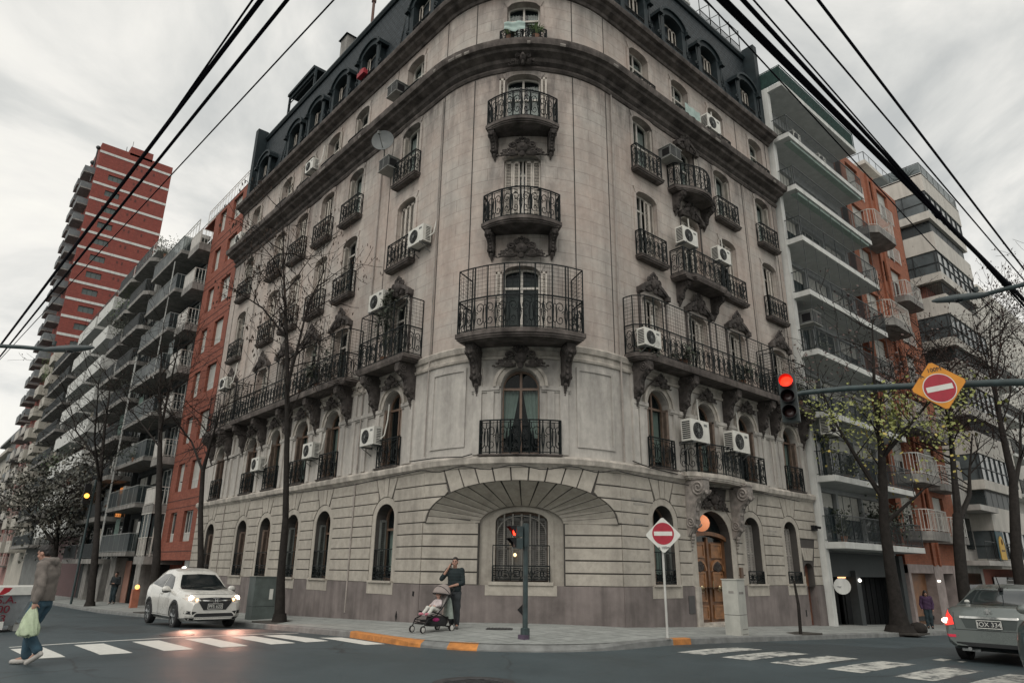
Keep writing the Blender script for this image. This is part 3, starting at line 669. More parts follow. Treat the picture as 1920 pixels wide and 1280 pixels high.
def window(kind, w, h, rise, shut=None, cur=None, dep=.24, wood=None, tz=None, dark=False, slatcol=None):
    hw = w/2; mb = MB(); y = dep; t = .07; wood = wood or WOODF
    pts = archpts(hw, h, rise); ins = [(x*(1-t/hw), z if z < .01 else min(z, h+(z-h)*(1-t/max(rise, .2)))-(0 if z < h else .0)) for x, z in pts]
    ins[0] = (-hw+t, t); ins[-1] = (hw-t, t)
    F = lambda u, d, z: (u, y+d, z)
    for k in range(len(pts)-1): mb.prism([pts[k], pts[k+1], ins[k+1], ins[k]], 0, .07, F)
    mb.box(-hw, y, 0, hw, y+.07, t)
    tz = tz or h-.42
    mb.box(-hw, y+.005, tz-.035, hw, y+.075, tz+.035); mb.box(-.035, y+.003, t, .035, y+.08, h+rise*.96)
    for sg in (-1, 1): mb.box(sg*hw*.93-.025, y+.01, t, sg*hw*.93+.025, y+.07, tz); mb.box(min(sg*.05, sg*hw*.9), y+.01, t, max(sg*.05, sg*hw*.9), y+.06, .34 if h > 2 else .12)
    o = mb.build('window', wood)
    g = MB(); g.add([(x, y+.05, z) for x, z in pts], [tuple(range(len(pts)))]); g.build('pane', DPANE if dark else PANE, o, norm=False)
    if cur:
        c = MB(); kind_c = cur
        if cur == 'tied':
            for sg in (-1, 1): drape(c, sg*.05, sg*hw*.95, tz*.12 if 0 else .55, tz, y+.16, sg, lambda x, a, b, z, sg=sg: sg*hw*.95+(x-sg*hw*.95)*(.28+.72*b**.6))
            c.build('curtain', M('sage_curtain', (.42,.5,.46), .9, .12, 6), o, smooth=True, norm=False)
        elif cur == 'half': drape(c, -hw*.95, hw*.95, .3, tz*.98, y+.16, 1); c.build('curtain', M('sage_curtain', (.42,.5,.46), .9, .12, 6), o, smooth=True, norm=False)
        elif cur == 'dark': drape(c, -hw*.95, hw*.95, .05, h, y+.18, 2); c.build('curtain', CURD, o, smooth=True, norm=False)
        elif cur == 'white':
            drape(c, -hw*.95, -hw*.25, .05, h, y+.16, 2); drape(c, hw*.25, hw*.95, .05, h, y+.16, 5); c.build('curtain', CURT, o, smooth=True, norm=False)
    sm = slatcol or SHUT
    if shut == 'closed':
        s = MB()
        for k in range(4): slats(s, -hw+.02+k*(w-.04)/4, -hw+.02+(k+1)*(w-.04)/4-.01, .03, h-.02+rise*.45, y-.1)
        s.build('shutter', sm, o, norm=False)
    elif shut == 'half':
        for x0, x1 in ((-hw+.01, -hw+.27), (-hw+.28, -hw+.5), (hw-.5, hw-.28), (hw-.27, hw-.01)):
            s = MB(); slats(s, x0, x1, .03, h-.02+rise*.4, y-.09); s.build('shutter', sm, o, norm=False)
    elif shut == 'one':
        for x0, x1 in ((.08, .33), (.34, hw-.01)):
            s = MB(); slats(s, x0, x1, .03, h-.02+rise*.4, y-.09); s.build('shutter', sm, o, norm=False)
    elif shut == 'open':      # leaves folded into the reveal
        for sg in (-1, 1):
            s = MB(); rr = lambda x, y_, z, sg=sg: (sg*(hw-.02)-sg*(y_-.0), y-.02-x*.8, z)
            slats(s, .0, .27, .03, h, .0, .025, .055, rr); slats(s, .0, .26, .03, h, .04, .025, .055, rr); s.build('shutter', sm, o, norm=False)
    elif shut == 'out':       # leaves swung out against the wall face
        for sg in (-1, 1):
            s = MB(); a = min(sg*(hw+.02), sg*(hw+.2)); slats(s, a, a+.18, .05, h, -.075, .035); s.build('shutter', sm, o, norm=False)
    return o
WIN = {}
def W_(key, **k):
    if key not in WIN: WIN[key] = window(**k); WIN[key].name = 'window'
    return WIN[key]
def put(proto, fr, c, z, d=0, name=None, label=None):
    p = fr(c, d, z); rz = ROT[fr] if fr is not FC else -pi/4+c/R0
    o = dup(proto, p, rz, BLD, label)
    return o
def hgt(L): zb, zs, r, w = LV[L]; return dict(w=w, h=zs-zb, rise=r)
V = {
 'g_cur': dict(kind='g', w=1.08, h=1.84, rise=.46, shut='open', cur='half', slatcol=M('green_grey_shutter', (.15,.16,.15), .7), dep=.36, tz=1.55),
 'g_shut': dict(kind='g', w=1.02, h=1.84, rise=.42, shut='closed', dep=.36, tz=1.5, dark=True, slatcol=M('grey_slat', (.3,.28,.255), .7)),
 'g_brown': dict(kind='g', w=1.08, h=1.84, rise=.46, shut='open', dep=.36, tz=1.5, slatcol=SHUTB),
 'g_corner': dict(kind='g', w=1.5, h=1.64, rise=.28, shut='closed', dep=.24, dark=True, slatcol=M('steel_slat', (.14,.135,.125), .55, .3, 4)),
 '1_tied': dict(kind='1', **hgt(1), cur='tied', dep=.26, tz=1.95), '1_half': dict(kind='1', **hgt(1), cur='half', shut='open', slatcol=SHUTB, tz=1.95), '1_dark': dict(kind='1', **hgt(1), shut='open', slatcol=SHUTB, tz=1.95),
 '2_dark': dict(kind='2', **hgt(2), cur='dark', shut='out', wood=WHITEF), '2_half': dict(kind='2', **hgt(2), shut='one', wood=WHITEF), '2_shut': dict(kind='2', **hgt(2), shut='half', wood=WHITEF),
 '3_closed': dict(kind='3', **hgt(3), shut='closed', wood=WHITEF), '3_half': dict(kind='3', **hgt(3), shut='half', cur='white', wood=WHITEF), '3_open': dict(kind='3', **hgt(3), shut='open', wood=WHITEF), '3_one': dict(kind='3', **hgt(3), shut='one', wood=WHITEF),
 '4_open': dict(kind='4', **hgt(4), shut='open', cur='white', wood=WHITEF, tz=1.3), '4_half': dict(kind='4', **hgt(4), shut='half', wood=WHITEF), '4_plain': dict(kind='4', **hgt(4), cur='white', shut='out', wood=WHITEF, tz=1.5),
 '5_out': dict(kind='5', **hgt(5), shut='out', wood=WHITEF), '5_plain': dict(kind='5', **hgt(5), cur='white', wood=WHITEF), '5_open': dict(kind='5', **hgt(5), shut='open', wood=WHITEF),
}
def Wn(key, fr, c, z, d=0): return put(W_(key, **V[key]), fr, c, z, d)
# ------------------------------------------------------------------ ironwork
def spiral(cx, cy, r0, r1, a0, a1, n=16): return [(cx+(r0+(r1-r0)*k/n)*cos(radians(a0+(a1-a0)*k/n)), cy+(r0+(r1-r0)*k/n)*sin(radians(a0+(a1-a0)*k/n))) for k in range(n+1)]
MOTIF = []
for fx in (0, 1):
    mir = lambda P: [(1-x, y) if fx else (x, y) for x, y in P]
    up = spiral(.26, .7, .05, .2, 420, 0, 14); dn = spiral(.26, .27, .04, .17, -400, 0, 14)
    MOTIF.append(mir(up+[(.44, .5)]+dn[::-1])); MOTIF.append(mir([(.0, .95), (.06, .6), (.07, .4), (.0, .05)])); MOTIF.append(mir(spiral(.1, .52, .02, .075, 300, 0, 7)))
MOTIF.append([(.5+.1*cos(2*pi*k/14), .5+.33*sin(2*pi*k/14)) for k in range(15)]); MOTIF.append([(.5, .0), (.5, .17)]); MOTIF.append([(.5, .83), (.5, 1)])
def pathfn(P):
    P = [Vector((p[0], p[1], 0)) for p in P]; L = [0]
    for a, b in zip(P, P[1:]): L.append(L[-1]+(b-a).length)
    def f(s):
        s = max(0, min(L[-1], s))
        for i in range(len(P)-1):
            if s <= L[i+1]+1e-9: return P[i].lerp(P[i+1], (s-L[i])/max(1e-9, L[i+1]-L[i]))
        return P[-1]
    return f, L[-1], P, L
def railing(mb, P, z0, h, unit=.62, r=.0145, posts=True, motif=True):
    f, T, V3, L = pathfn(P)
    def at(s, z): p = f(s); return (p.x, p.y, z)
    n = max(2, int(T/.22)); s_ = sorted(set([T*k/n for k in range(n+1)]+L))
    for z, rr in ((z0+h, .026), (z0+h-.07, .012), (z0+.05, .016)): mb.tube([at(s, z) for s in s_], rr, 4)
    if motif:
        m = max(1, round(T/unit)); w = T/m
        for k in range(m):
            for q_ in MOTIF: mb.tube([at((k+x)*w, z0+.06+(h-.14)*y) for x, y in q_], r, 3, cap=False)
            if k: mb.tube([at(k*w, z0), at(k*w, z0+h)], .016, 4)
    if posts:
        for s in L: mb.tube([at(s, z0-.02), at(s, z0+h+.01)], .024, 4)
    return f, T, L
def cage(mb, P, z0, h):
    f, T, V3, L = pathfn(P)
    def at(s, z): p = f(s); return (p.x, p.y, z)
    n = max(2, int(T/.13))
    for k in range(n+1): mb.tube([at(T*k/n, z0), at(T*k/n, z0+h)], .0045, 3, cap=False)
    ss_ = sorted(set([T*k/24 for k in range(25)]+L))
    for j in range(8): mb.tube([at(s, z0+h*j/8) for s in ss_], .0045, 3, cap=False)
    mb.tube([at(s, z0+h) for s in ss_], .02, 4)
    for s in sorted(set(L+[T*k/max(1, round(T/1.5)) for k in range(1, max(1, round(T/1.5)))])): mb.tube([at(s, z0-.9), at(s, z0+h)], .02, 4)
# console bracket with volutes (local: -y outwards, top at z=0)
def bracket(dpt, hh, wd):
    m = MB(); pr = [(0, 0), (dpt, 0), (dpt, -.1*hh), (dpt*.97, -.2*hh), (dpt*.8, -.27*hh), (dpt*.58, -.34*hh), (dpt*.45, -.46*hh), (dpt*.42, -.6*hh), (dpt*.36, -.72*hh), (dpt*.2, -.8*hh), (dpt*.1, -.86*hh), (0, -.88*hh)]
    m.prism([(d, z) for d, z in pr], -wd/2, wd/2, lambda u, d, z: (d, -u, z))
    for sg in (-1, 1):
        for cx, cz, r in ((dpt*.74, -.13*hh, .12*hh), (dpt*.26, -.66*hh, .085*hh)):
            m.tube([(sg*(wd/2+.01), -(cx+x), cz+z) for x, z in spiral(0, 0, r*.12, r, 0, 700, 26)], r*.17, 5)
        m.tube([(sg*wd*.36, -(d+.01), z) for d, z in pr[2:11]], .022, 5)
    for k in range(5): m.ball((0, -dpt*(.18-.025*k), -hh*(.86+.055*k)), .075-.012*k, 6, (1, 1, .9))
    for k in range(6):
        d, z = pr[3+k]; m.ball((0, -d-.01, z), wd*.22, 6, (1, .7, 1))
    m.box(-wd*.6, -dpt-.03, -.0, wd*.6, 0, .06); return m
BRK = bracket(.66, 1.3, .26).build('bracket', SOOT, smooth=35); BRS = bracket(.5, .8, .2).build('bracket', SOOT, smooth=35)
BRD = bracket(.72, 1.95, .34).build('bracket', M('pale_carved_stone', (.25,.225,.205), .9, .4, 5, bump=.5), smooth=35)
# carved cartouche (local: centre at origin on the wall)
def cartouche():
    m = MB(); m.ball((0, -.1, 0), .2, 10, (.8, .6, 1.15)); m.ball((0, -.18, .02), .11, 8, (.8, .6, 1.2))
    for sg in (-1, 1):
        for cx, cz, r, a, t in ((.27, .1, .13, 0, .035), (.3, -.15, .1, 140, .03), (.14, .27, .09, 60, .03), (.47, -.12, .08, 200, .025)):
            m.tube([(sg*(cx+x), -.09-.02*cos(x*9), cz+z) for x, z in spiral(0, 0, r*.15, r, a, a+560, 20)], t, 5)
        m.tube([(sg*x, -.07, z) for x, z in ((.12, -.22), (.3, -.26), (.5, -.24), (.66, -.32))], [.05, .05, .04, .01], 6)
        for k in range(4): m.ball((sg*(.38+.1*k), -.06, -.02-.08*k), .07-.008*k, 6, (1, .7, .8))
    for k in range(5): m.ball(((k-2)*.07, -.1, .3+.05*(2-abs(k-2))), .06, 6, (.7, .7, 1.4))
    m.ball((0, -.12, -.26), .09, 7, (1, .8, 1.3)); return m
CAR = cartouche().build('cartouche', SOOT, smooth=40)
def hood(fr, c, zs, w=.78, mat=SOOT):      # broken segmental hood over a second-floor door
    m = MB()
    for sg in (-1, 1):
        n = 7; P = lambda t: (c+sg*w*(1-.72*t), zs+.34*sin(t*pi/2*.85))
        for k in range(n):
            a, b = P(k/n), P((k+1)/n); m.prism([a, b, (b[0], b[1]+.13), (a[0], a[1]+.13)], 0, .2, fr); m.prism([(a[0], a[1]-.07), (b[0], b[1]-.07), b, a], 0, .12, fr)
        m.box(c+sg*(w+.02), 0, zs-.03, c+sg*(w-.16), .22, zs+.15, fr)
        m.box(c+sg*(w-.02), 0, zs-2.2, c+sg*(w-.12), .05, zs-.03, fr)
    return m.build('window_hood', mat, BLD)
def slab(mb, P, z0, th, fr=None):
    """moulded balcony floor; P plan polygon of the outer edge starting and ending on the wall"""
    for off, za, zb_ in ((0, z0+th*.45, z0+th), (-.05, z0+th*.2, z0+th*.46), (-.11, z0, z0+th*.21)):
        c = Vector((sum(p[0] for p in P)/len(P), sum(p[1] for p in P)/len(P)))
        pts = []
        for p in P:
            v = Vector(p[:2])-c; L = v.length; pts.append(c+v*(1+off/max(.3, L)))
        n = len(pts); mb.add([(p.x, p.y, za) for p in pts]+[(p.x, p.y, zb_) for p in pts], [tuple(range(n-1, -1, -1)), tuple(range(n, 2*n))]+[(i, (i+1) % n, (i+1) % n+n, i+n) for i in range(n)])
def balcony(fr, pts, z0, th, rh, cg=0, brk=(), bk=None, unit=.62, mat=None, label=None, inset=.05):
    """pts: outer edge [(u,d)], first and last on the wall"""
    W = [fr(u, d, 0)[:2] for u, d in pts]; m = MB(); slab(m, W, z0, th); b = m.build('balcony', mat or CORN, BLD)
    cu = sum(p[0] for p in pts)/len(pts)
    ins = [fr(cu+(u-cu)*(1-inset/max(.4, abs(u-cu))), max(.02, d-inset) if d > .02 else 0.02, 0)[:2] for u, d in pts]
    r = MB(); railing(r, ins, z0+th, rh, unit); r.build('railing', IRON, b)
    if cg: c = MB(); cage(c, ins, z0+th+rh, cg); c.build('wire_screen', IRON, b)
    for u in brk:
        p = fr(u, 0, z0); o = dup(bk or BRK, p, ROT[fr] if fr is not FC else -pi/4+u/R0, BLD); setpar(o, b)
    if label: b['label'] = label
    return b
def bow(c, hw, d0, d1, n=8):   # bowed plan: square ends d0, swelling to d1 in the middle
    return [(c-hw, 0)]+[(c-hw+2*hw*k/n, d0+(d1-d0)*sin(pi*k/n)) for k in range(n+1)]+[(c+hw, 0)]
# small iron guards (local protos)
def guard(w, h, d, sl, unit=.5, low=None):
    m = MB()
    if sl:
        m.box(-w/2-.06, -d-.05, -sl, w/2+.06, .0, -sl*.35); m.box(-w/2-.02, -d-.01, -sl*1.5, w/2+.02, 0, -sl); m.box(-w/2-.08, -d-.07, -sl*.35, w/2+.08, 0, 0)
        o = m.build('balconette', CORN)
    P = [(-w/2, 0.0), (-w/2, -d), (w/2, -d), (w/2, 0.0)]; r = MB(); railing(r, P, .0, low or h, unit)
    if low:
        for x in np.linspace(-w/2, w/2, 9): r.tube([(x, -d, low), (x, -d, h)], .007, 4)
        r.tube([(-w/2, -d, h), (w/2, -d, h)], .02, 4)
        for sg in (-1, 1): r.tube([(sg*w/2, 0, h), (sg*w/2, -d, h), (sg*w/2, -d, 0)], .016, 4)
    if sl: r.build('railing', IRON).parent = o
    else: o = r.build('window_guard', IRON)
    return o
BAL = guard(1.42, .92, .22, .1, .47); GD1 = guard(1.2, .9, .1, .05, .6); GD0 = guard(1.06, .92, .05, 0, .53, .42); GD5 = guard(1.2, .42, .16, 0, .6); GDC = guard(1.6, .95, .08, 0, .53, .4)
# ------------------------------------------------------------------ place everything on the two wings and the corner
k3L = ['3_closed', '3_open', '3_closed', '3_closed', '3_half', '3_open']; k4L = ['4_open', '4_open', '4_half', '4_half', '4_half', '4_open']; k5L = ['5_plain', '5_open', '5_out', '5_out', '5_out', '5_out']
k0L = ['g_cur', 'g_cur', 'g_cur', 'g_brown', 'g_brown', 'g_brown']; k1L = ['1_dark', '1_half', '1_half', '1_half', '1_dark', '1_dark']; k2L = ['2_half', '2_dark', '2_half', '2_half', '2_dark', '2_shut']
for i, c in enumerate(LC):
    Wn(k0L[i], FL, c, 1.06); put(GD0, FL, c, 1.08, -.06)
    Wn(k1L[i], FL, c, LV[1][0]); put(GD1, FL, c, LV[1][0]+.02, .02)
    Wn(k2L[i], FL, c, LV[2][0]); hood(FL, c, 10.22); put(CAR, FL, c, 10.62, .05)
    Wn(k3L[i], FL, c, LV[3][0]); put(BAL, FL, c, LV[3][0]+.02, .02)
    Wn(k4L[i], FL, c, LV[4][0]); put(BAL, FL, c, LV[4][0]-.03, .02)
    Wn(k5L[i], FL, c, LV[5][0]); put(GD5, FL, c, LV[5][0]+.02, .12)
    o = put(CAR, FL, c, 7.22, .1); o.scale = (.8, 1, .6)
k3R = ['3_one', '3_half', '3_one', '3_one']; k4R = ['4_open', '4_plain', '4_open', '4_open']; k5R = ['5_plain', '5_plain', '5_plain', '5_plain']; k2R = ['2_shut', '2_half', '2_half', '2_half']; k1R = ['1_half', '1_half', '1_dark', '1_half']
for i, c in enumerate(RC):
    Wn(k1R[i], FR, c, LV[1][0]); Wn(k2R[i], FR, c, LV[2][0]); hood(FR, c, 10.22); put(CAR, FR, c, 10.62, .05)
    Wn(k3R[i], FR, c, LV[3][0]); Wn(k4R[i], FR, c, LV[4][0]); Wn(k5R[i], FR, c, LV[5][0]); put(GD5, FR, c, LV[5][0]+.02, .12)
    if i in (0, 3): put(GD1, FR, c, LV[1][0]+.02, .02)
    if i != 1: put(BAL, FR, c, LV[3][0]+.02, .02); put(BAL, FR, c, LV[4][0]-.03, .02)
    else:
        hood(FR, c, 14.05, .72); put(CAR, FR, c, 14.42, .05); hood(FR, c, 17.12, .7); put(CAR, FR, c, 17.42, .05)
    o = put(CAR, FR, c, 7.22, .1); o.scale = (.8, 1, .6)
for c, k in ((5.95, 'g_cur'), (11.05, 'g_shut'), (13.78, 'g_shut')):
    Wn(k, FR, c, 1.06)
    if k == 'g_cur': put(GD0, FR, c, 1.08, -.06)
    else:
        o = put(guard(.98, .4, .05, 0, .5), FR, c, 1.1, -.02)
for o in [o for o in COL.objects if o.name.startswith('window_guard') and o.parent is None]: pass
cw = Wn('g_corner', AD, 0, 1.14) if AD in ROT else None
ROT[AD] = -pi/4
cw = Wn('g_corner', AD, 0, 1.14); put(GDC, AD, 0, 1.16, .1)
m = MB()
for x in (-.5, -.25, .0, .25, .5): m.box(x-.02, -.02, .05, x+.02, .02, 1.85)
m.tube([(.7*cos(pi*k/10), -.03, 1.3+.5*sin(pi*k/10)) for k in range(11)], .015, 4)
o = m.build('window_bars', M('bar_paint', (.2,.19,.17), .6)); o.location = AD(0, -.03, 1.14); o.rotation_euler = (0, 0, -pi/4); setpar(o, cw)
# lamp-lit gap between the slats of the corner window
m = MB(); m.box(-.27, -.03, .95, -.09, 0, 1.16); m.ball((-.19, -.02, .72), .05, 8); o = m.build('lit_lamp', ME('lamp_glow', (1, .68, .36), 2.2)); o.location = AD(0, -.1, 1.14); o.rotation_euler = (0, 0, -pi/4); setpar(o, cw)
Wn('1_tied', FC, 0, LV[1][0]); Wn('2_dark', FC, 0, LV[2][0]); Wn('3_half', FC, 0, LV[3][0]); Wn('4_plain', FC, 0, LV[4][0]); Wn('5_plain', FC, 0, LV[5][0])
for z in (7.25, 10.72, 14.3): o = put(CAR, FC, 0, z, .06); o.scale = (1.15, 1.2, .9)
o = put(CAR, FC, 0, 17.72, .16); o.scale = (.7, 1.5, .8)
balcony(FC, bow(0, 1.16, .2, .22), 4.43, .06, .95, unit=.6)
balcony(FC, bow(0, 1.6, .85, 1.12), 7.62, .24, 1.0, .98, brk=(-1.28, 1.28), unit=.66)
balcony(FC, bow(0, 1.12, .5, .9), 11.3, .2, .98, brk=(-.92, .92), bk=BRS, unit=.58)
balcony(FC, bow(0, 1.08, .48, .85), 14.86, .2, .98, brk=(-.9, .9), bk=BRS, unit=.56)
balcony(FC, bow(0, .8, .3, .5), 18.34, .08, .55, unit=.55)
# second-floor balconies
balcony(FL, [(4.55, 0), (4.55, .72), (7.5, .72), (7.5, 0)], 7.62, .22, .93, .98, brk=(4.95, 7.1))
b = balcony(FL, [(8.45, 0), (8.45, .6), (8.75, .74), (19.1, .74), (19.1, .0)], 7.62, .22, .93, .92, brk=(9.0, 11.47, 14.0, 16.55, 18.75))
balcony(FL, [(19.35, 0), (19.35, .52), (23.2, .52), (23.2, 0)], 7.62, .22, .93, .9, brk=(20.6, 22.9))
balcony(FR, [(4.45, 0), (4.47, .4), (4.75, .68), (5.1, .75), (12.75, .75), (12.75, 0)], 7.62, .22, .93, .98, brk=(4.9, 7.35, 9.98, 12.4))
balcony(FR, [(12.9, 0), (12.9, .55), (15.75, .55), (15.75, 0)], 7.62, .22, .93, .9, brk=(13.3, 15.6))
balcony(FR, [(7.2, 0), (7.2, .62), (7.62, .62), (7.68, .74), (9.68, .74), (9.74, .62), (10.16, .62), (10.16, 0)], 11.15, .22, .95, brk=(7.6, 9.76), bk=BRS)
balcony(FR, bow(8.68, 1.28, .35, .85, 10), 14.8, .2, .95, brk=(7.75, 9.6), bk=BRS, unit=.55)
balcony(FR, [(6.95, 0), (6.95, .3), (7.3, .55), (8.6, .7), (9.95, .55), (10.3, .36), (12.0, .3), (12.0, 0)], 4.22, .24, .95, brk=(7.32, 9.92), bk=BRD, mat=STON)
# carved keystone above the door
for x, z, s in ((8.62, 3.72, 1.1), (8.1, 3.55, .6), (9.15, 3.55, .6)): o = put(CAR, FR, x, z, .04); o.scale = (s, s, s*.8)
# ------------------------------------------------------------------ dormers
def dormer():
    m = MB(); hw = .62; n = 10
    for sg in (-1, 1): m.box(min(sg*hw, sg*(hw+.24)), -.06, 0, max(sg*hw, sg*(hw+.24)), .9, 1.45)
    for k in range(n):
        x, y = pi*k/n, pi*(k+1)/n
        P = [(hw*cos(x), 1.42+.3*sin(x)), (hw*cos(y), 1.42+.3*sin(y)), (hw*1.4*cos(y), 1.42+.55*sin(y)), (hw*1.4*cos(x), 1.42+.55*sin(x))]
        m.prism(P, -.9, .08, LW)
        P = [(hw*1.38*cos(x), 1.42+.53*sin(x)), (hw*1.38*cos(y), 1.42+.53*sin(y)), (hw*1.55*cos(y), 1.42+.63*sin(y)), (hw*1.55*cos(x), 1.42+.63*sin(x))]
        m.prism(P, -.95, .17, LW)
    for sg in (-1, 1): m.box(min(sg*.86, sg*1.1), -.22, 1.3, max(sg*.86, sg*1.1), .6, 1.46); m.tube([(sg*(1.0+x), -.06, .35+z) for x, z in spiral(0, 0, .03, .13, 0, 500, 14)], .03, 5); m.tube([(sg*.98, -.06, 1.3), (sg*.94, -.06, .5)], .035, 5)
    m.box(-hw-.3, -.14, -.12, hw+.3, .5, .0); return m
DP = dormer().build('dormer', ZINC, smooth=35)
dw = window('d', 1.2, 1.4, .3, shut='one', wood=WHITEF, dep=.32); dw.parent = DP
s = MB(); slats(s, -.59, -.36, .03, 1.5, .2); s.build('shutter', SHUT, norm=False).parent = dw
s = MB(); railing(s, [(-.6, 0), (-.6, -.05), (.6, -.05), (.6, 0)], .02, .3, .6); s.build('railing', IRON).parent = DP
for c in [5.93, 10.1, 12.75, 15.3, 17.75, 21.75]: o = put(DP, FL, c, 21.9, -.02); setpar(o, rf)
for c in [5.95, 8.55, 11.2, 14.4]: o = put(DP, FR, c, 21.9, -.02); setpar(o, rf)
o = put(DP, FC, 0, 21.9, -.02); setpar(o, rf)
# ------------------------------------------------------------------ street door
DW = M('door_wood', (.15,.072,.035), .45, .5, 4, bump=.2); DW2 = M('door_wood_light', (.24,.115,.05), .4, .45, 4, bump=.2)
m = MB(); c = DOOR['c']; rec = .3
for sg in (-1, 1):
    m.box(min(c+sg*.02, c+sg*.98), -rec-.06, -.12, max(c+sg*.02, c+sg*.98), -rec, 2.4, FR)
m.box(c-1.0, -rec-.1, -.3, c-.9, -rec+.05, 2.5, FR); m.box(c+.9, -rec-.1, -.3, c+1.0, -rec+.05, 2.5, FR)
for k in range(10):
    x, y = -1+2*k/10, -1+2*(k+1)/10; f = lambda t: 2.3+.3*sqrt(max(0, 1-t*t*.8)); m.prism([(c+x, f(x)), (c+y, f(y)), (c+y, f(y)+.12), (c+x, f(x)+.12)], -rec-.1, -rec+.14, FR)
m.box(c-.05, -rec-.02, -.12, c+.05, -rec+.05, 2.55, FR)
dr = m.build('street_door', DW, BLD, smooth=30)
m = MB()
for sg in (-1, 1):
    for z0, z1, wd in ((.1, .42, .3), (.62, 1.42, .24), (1.95, 2.3, .26)):
        xc = c+sg*.5; m.box(xc-wd, -rec-.01, z0, xc+wd, -rec+.03, z1, FR)
        for a, b, e, f in ((xc-wd-.05, xc-wd, z0-.05, z1+.05), (xc+wd, xc+wd+.05, z0-.05, z1+.05), (xc-wd, xc+wd, z0-.05, z0), (xc-wd, xc+wd, z1, z1+.05)): m.box(a, -rec-.01, e, b, -rec+.055, f, FR)
    for k in range(12):
        x, y = pi*k/12, pi*(k+1)/12; P = [(c+sg*.5+.3*cos(x), 1.5+.28*sin(x)), (c+sg*.5+.3*cos(y), 1.5+.28*sin(y)), (c+sg*.5+.37*cos(y), 1.5+.36*sin(y)), (c+sg*.5+.37*cos(x), 1.5+.36*sin(x))]
        m.prism(P, -rec-.01, -rec+.07, FR)
m.build('door_panel', DW2, dr)
m = MB()
for sg in (-1, 1): m.ball(FR(c+sg*.5, -rec+.08, 1.0), .06, 8, (1, .6, 1)); m.tube([FR(c+sg*.5+.1*cos(w), -rec+.09, .95+.08*sin(w)) for w in np.linspace(0, 2*pi, 12)], .014, 5)
m.tube([FR(c+.09, -rec+.1, .95), FR(c+.09, -rec+.12, 1.2)], .02, 6); m.build('door_handle', M('polished_brass', (.55,.45,.28), .3, .2, 6, metal=1), dr)
m = MB()
for sg in (-1, 1):
    xc = c+sg*.5; m.ball(FR(xc, -rec+.03, 1.72), .15, 8, (1.3, .4, .8))
    for k in range(5): m.ball(FR(xc+(k-2)*.09, -rec+.05, 1.6-.03*(2-abs(k-2))), .06, 6, (.8, .6, 1.6))
m.build('door_carving', SOOT, dr)
m = MB(); m.add([FR(c+x*.98, -rec-.02, z) for x, z in [(-1, 2.4)]+[(-cos(pi*k/12), 2.5+.86*sin(pi*k/12)) for k in range(13)]+[(1, 2.4)]], [tuple(range(15))]); m.build('fanlight', DPANE, dr, norm=False)
m = MB(); m.ball(FR(c-.45, -.12, 2.97), .27, 14, (1, 1, 1)); m.tube([FR(c-.45, -.12, 3.2), FR(c-.45, -.12, 3.4)], .02, 5); m.build('globe_lamp', ME('globe_lamp_glow', (.72, .27, .13), .55), dr, smooth=True)
m = MB(); m.box(c-1.35, -.6, -.35, c+1.35, .12, -.09, FR); m.box(c-1.05, -.75, -.2, c+1.05, -.02, -.03, FR)
for sg in (-1, 1): m.box(c+sg*1.0, -.45, -.3, c+sg*1.28, .08, 1.04, FR)
m.build('door_step', STON, BLD)
m = MB(); m.box(SVC['c']-.33, -.3, -1, SVC['c']+.33, -.22, 1.86, FR); sd = m.build('service_door', M('red_brown_door', (.13,.05,.035), .55, .35, 5), BLD)
m = MB(); m.box(SVC['c']-.22, -.23, -.2, SVC['c']+.22, -.2, .5, FR); m.box(SVC['c']-.22, -.23, .7, SVC['c']+.22, -.2, 1.5, FR); m.build('door_panel', DW, sd)
# small wall fittings: meter hatch, vents, faint plaques, bell panel
m = MB(); m.box(6.95, .05, .28, 7.25, .07, .78, FR); m.box(4.0+.0, 0, 0, 4.0, 0, 0, FR); h = m.build('meter_hatch', M('hatch_frame', (.06,.058,.058), .6), BLD)
m = MB()
for s, z, f in ((.0+.05, .42, FH),): m.prism([(s-.14, z), (s, z-.14), (s+.14, z), (s, z+.14)], .04, .06, f)
m.prism([(5.05-.05, .16), (5.05, .02), (5.1, .16), (5.05, .3)], .04, .06, FL); m.box(4.2, .045, .72, 4.28, .06, .85, FL); m.box(14.2, .04, -.02, 14.27, .06, .2, FR); m.build('wall_vent', BLK, BLD)
m = MB(); m.box(4.55, .03, 2.76, 5.05, .045, 2.92, FR); m.box(4.45, .03, 3.42, 5.15, .042, 3.5, FR); m.box(4.55, .03, 3.3, 5.05, .042, 3.36, FR); m.box(12.1, .03, 2.86, 12.7, .042, 2.92, FR); m.box(12.2, .03, 2.78, 12.6, .042, 2.82, FR)
m.build('wall_plaque', M('plaque', (.3,.28,.25), .7, .3), BLD)
m = MB(); m.box(9.95, .03, 1.3, 10.1, .1, 1.62, FR); m.build('bell_panel', M('bell_brown', (.1,.06,.04), .5), BLD)
m = MB(); m.box(15.45, .03, 3.05, 15.75, .16, 3.25, FR); m.tube([FR(15.6, .1, 3.2), FR(15.6, .35, 3.15)], .05, 8); m.build('security_camera', BLK, BLD)
for p in list(WIN.values())+[BRK, BRS, BRD, CAR, BAL, GD1, GD0, GD5, GDC, DP]: kill(p)
for o in [o for o in COL.objects if o.parent is None and o.type == 'MESH' and o.name.startswith(('window_guard', 'bracket', 'balconette', 'window'))]: kill(o)
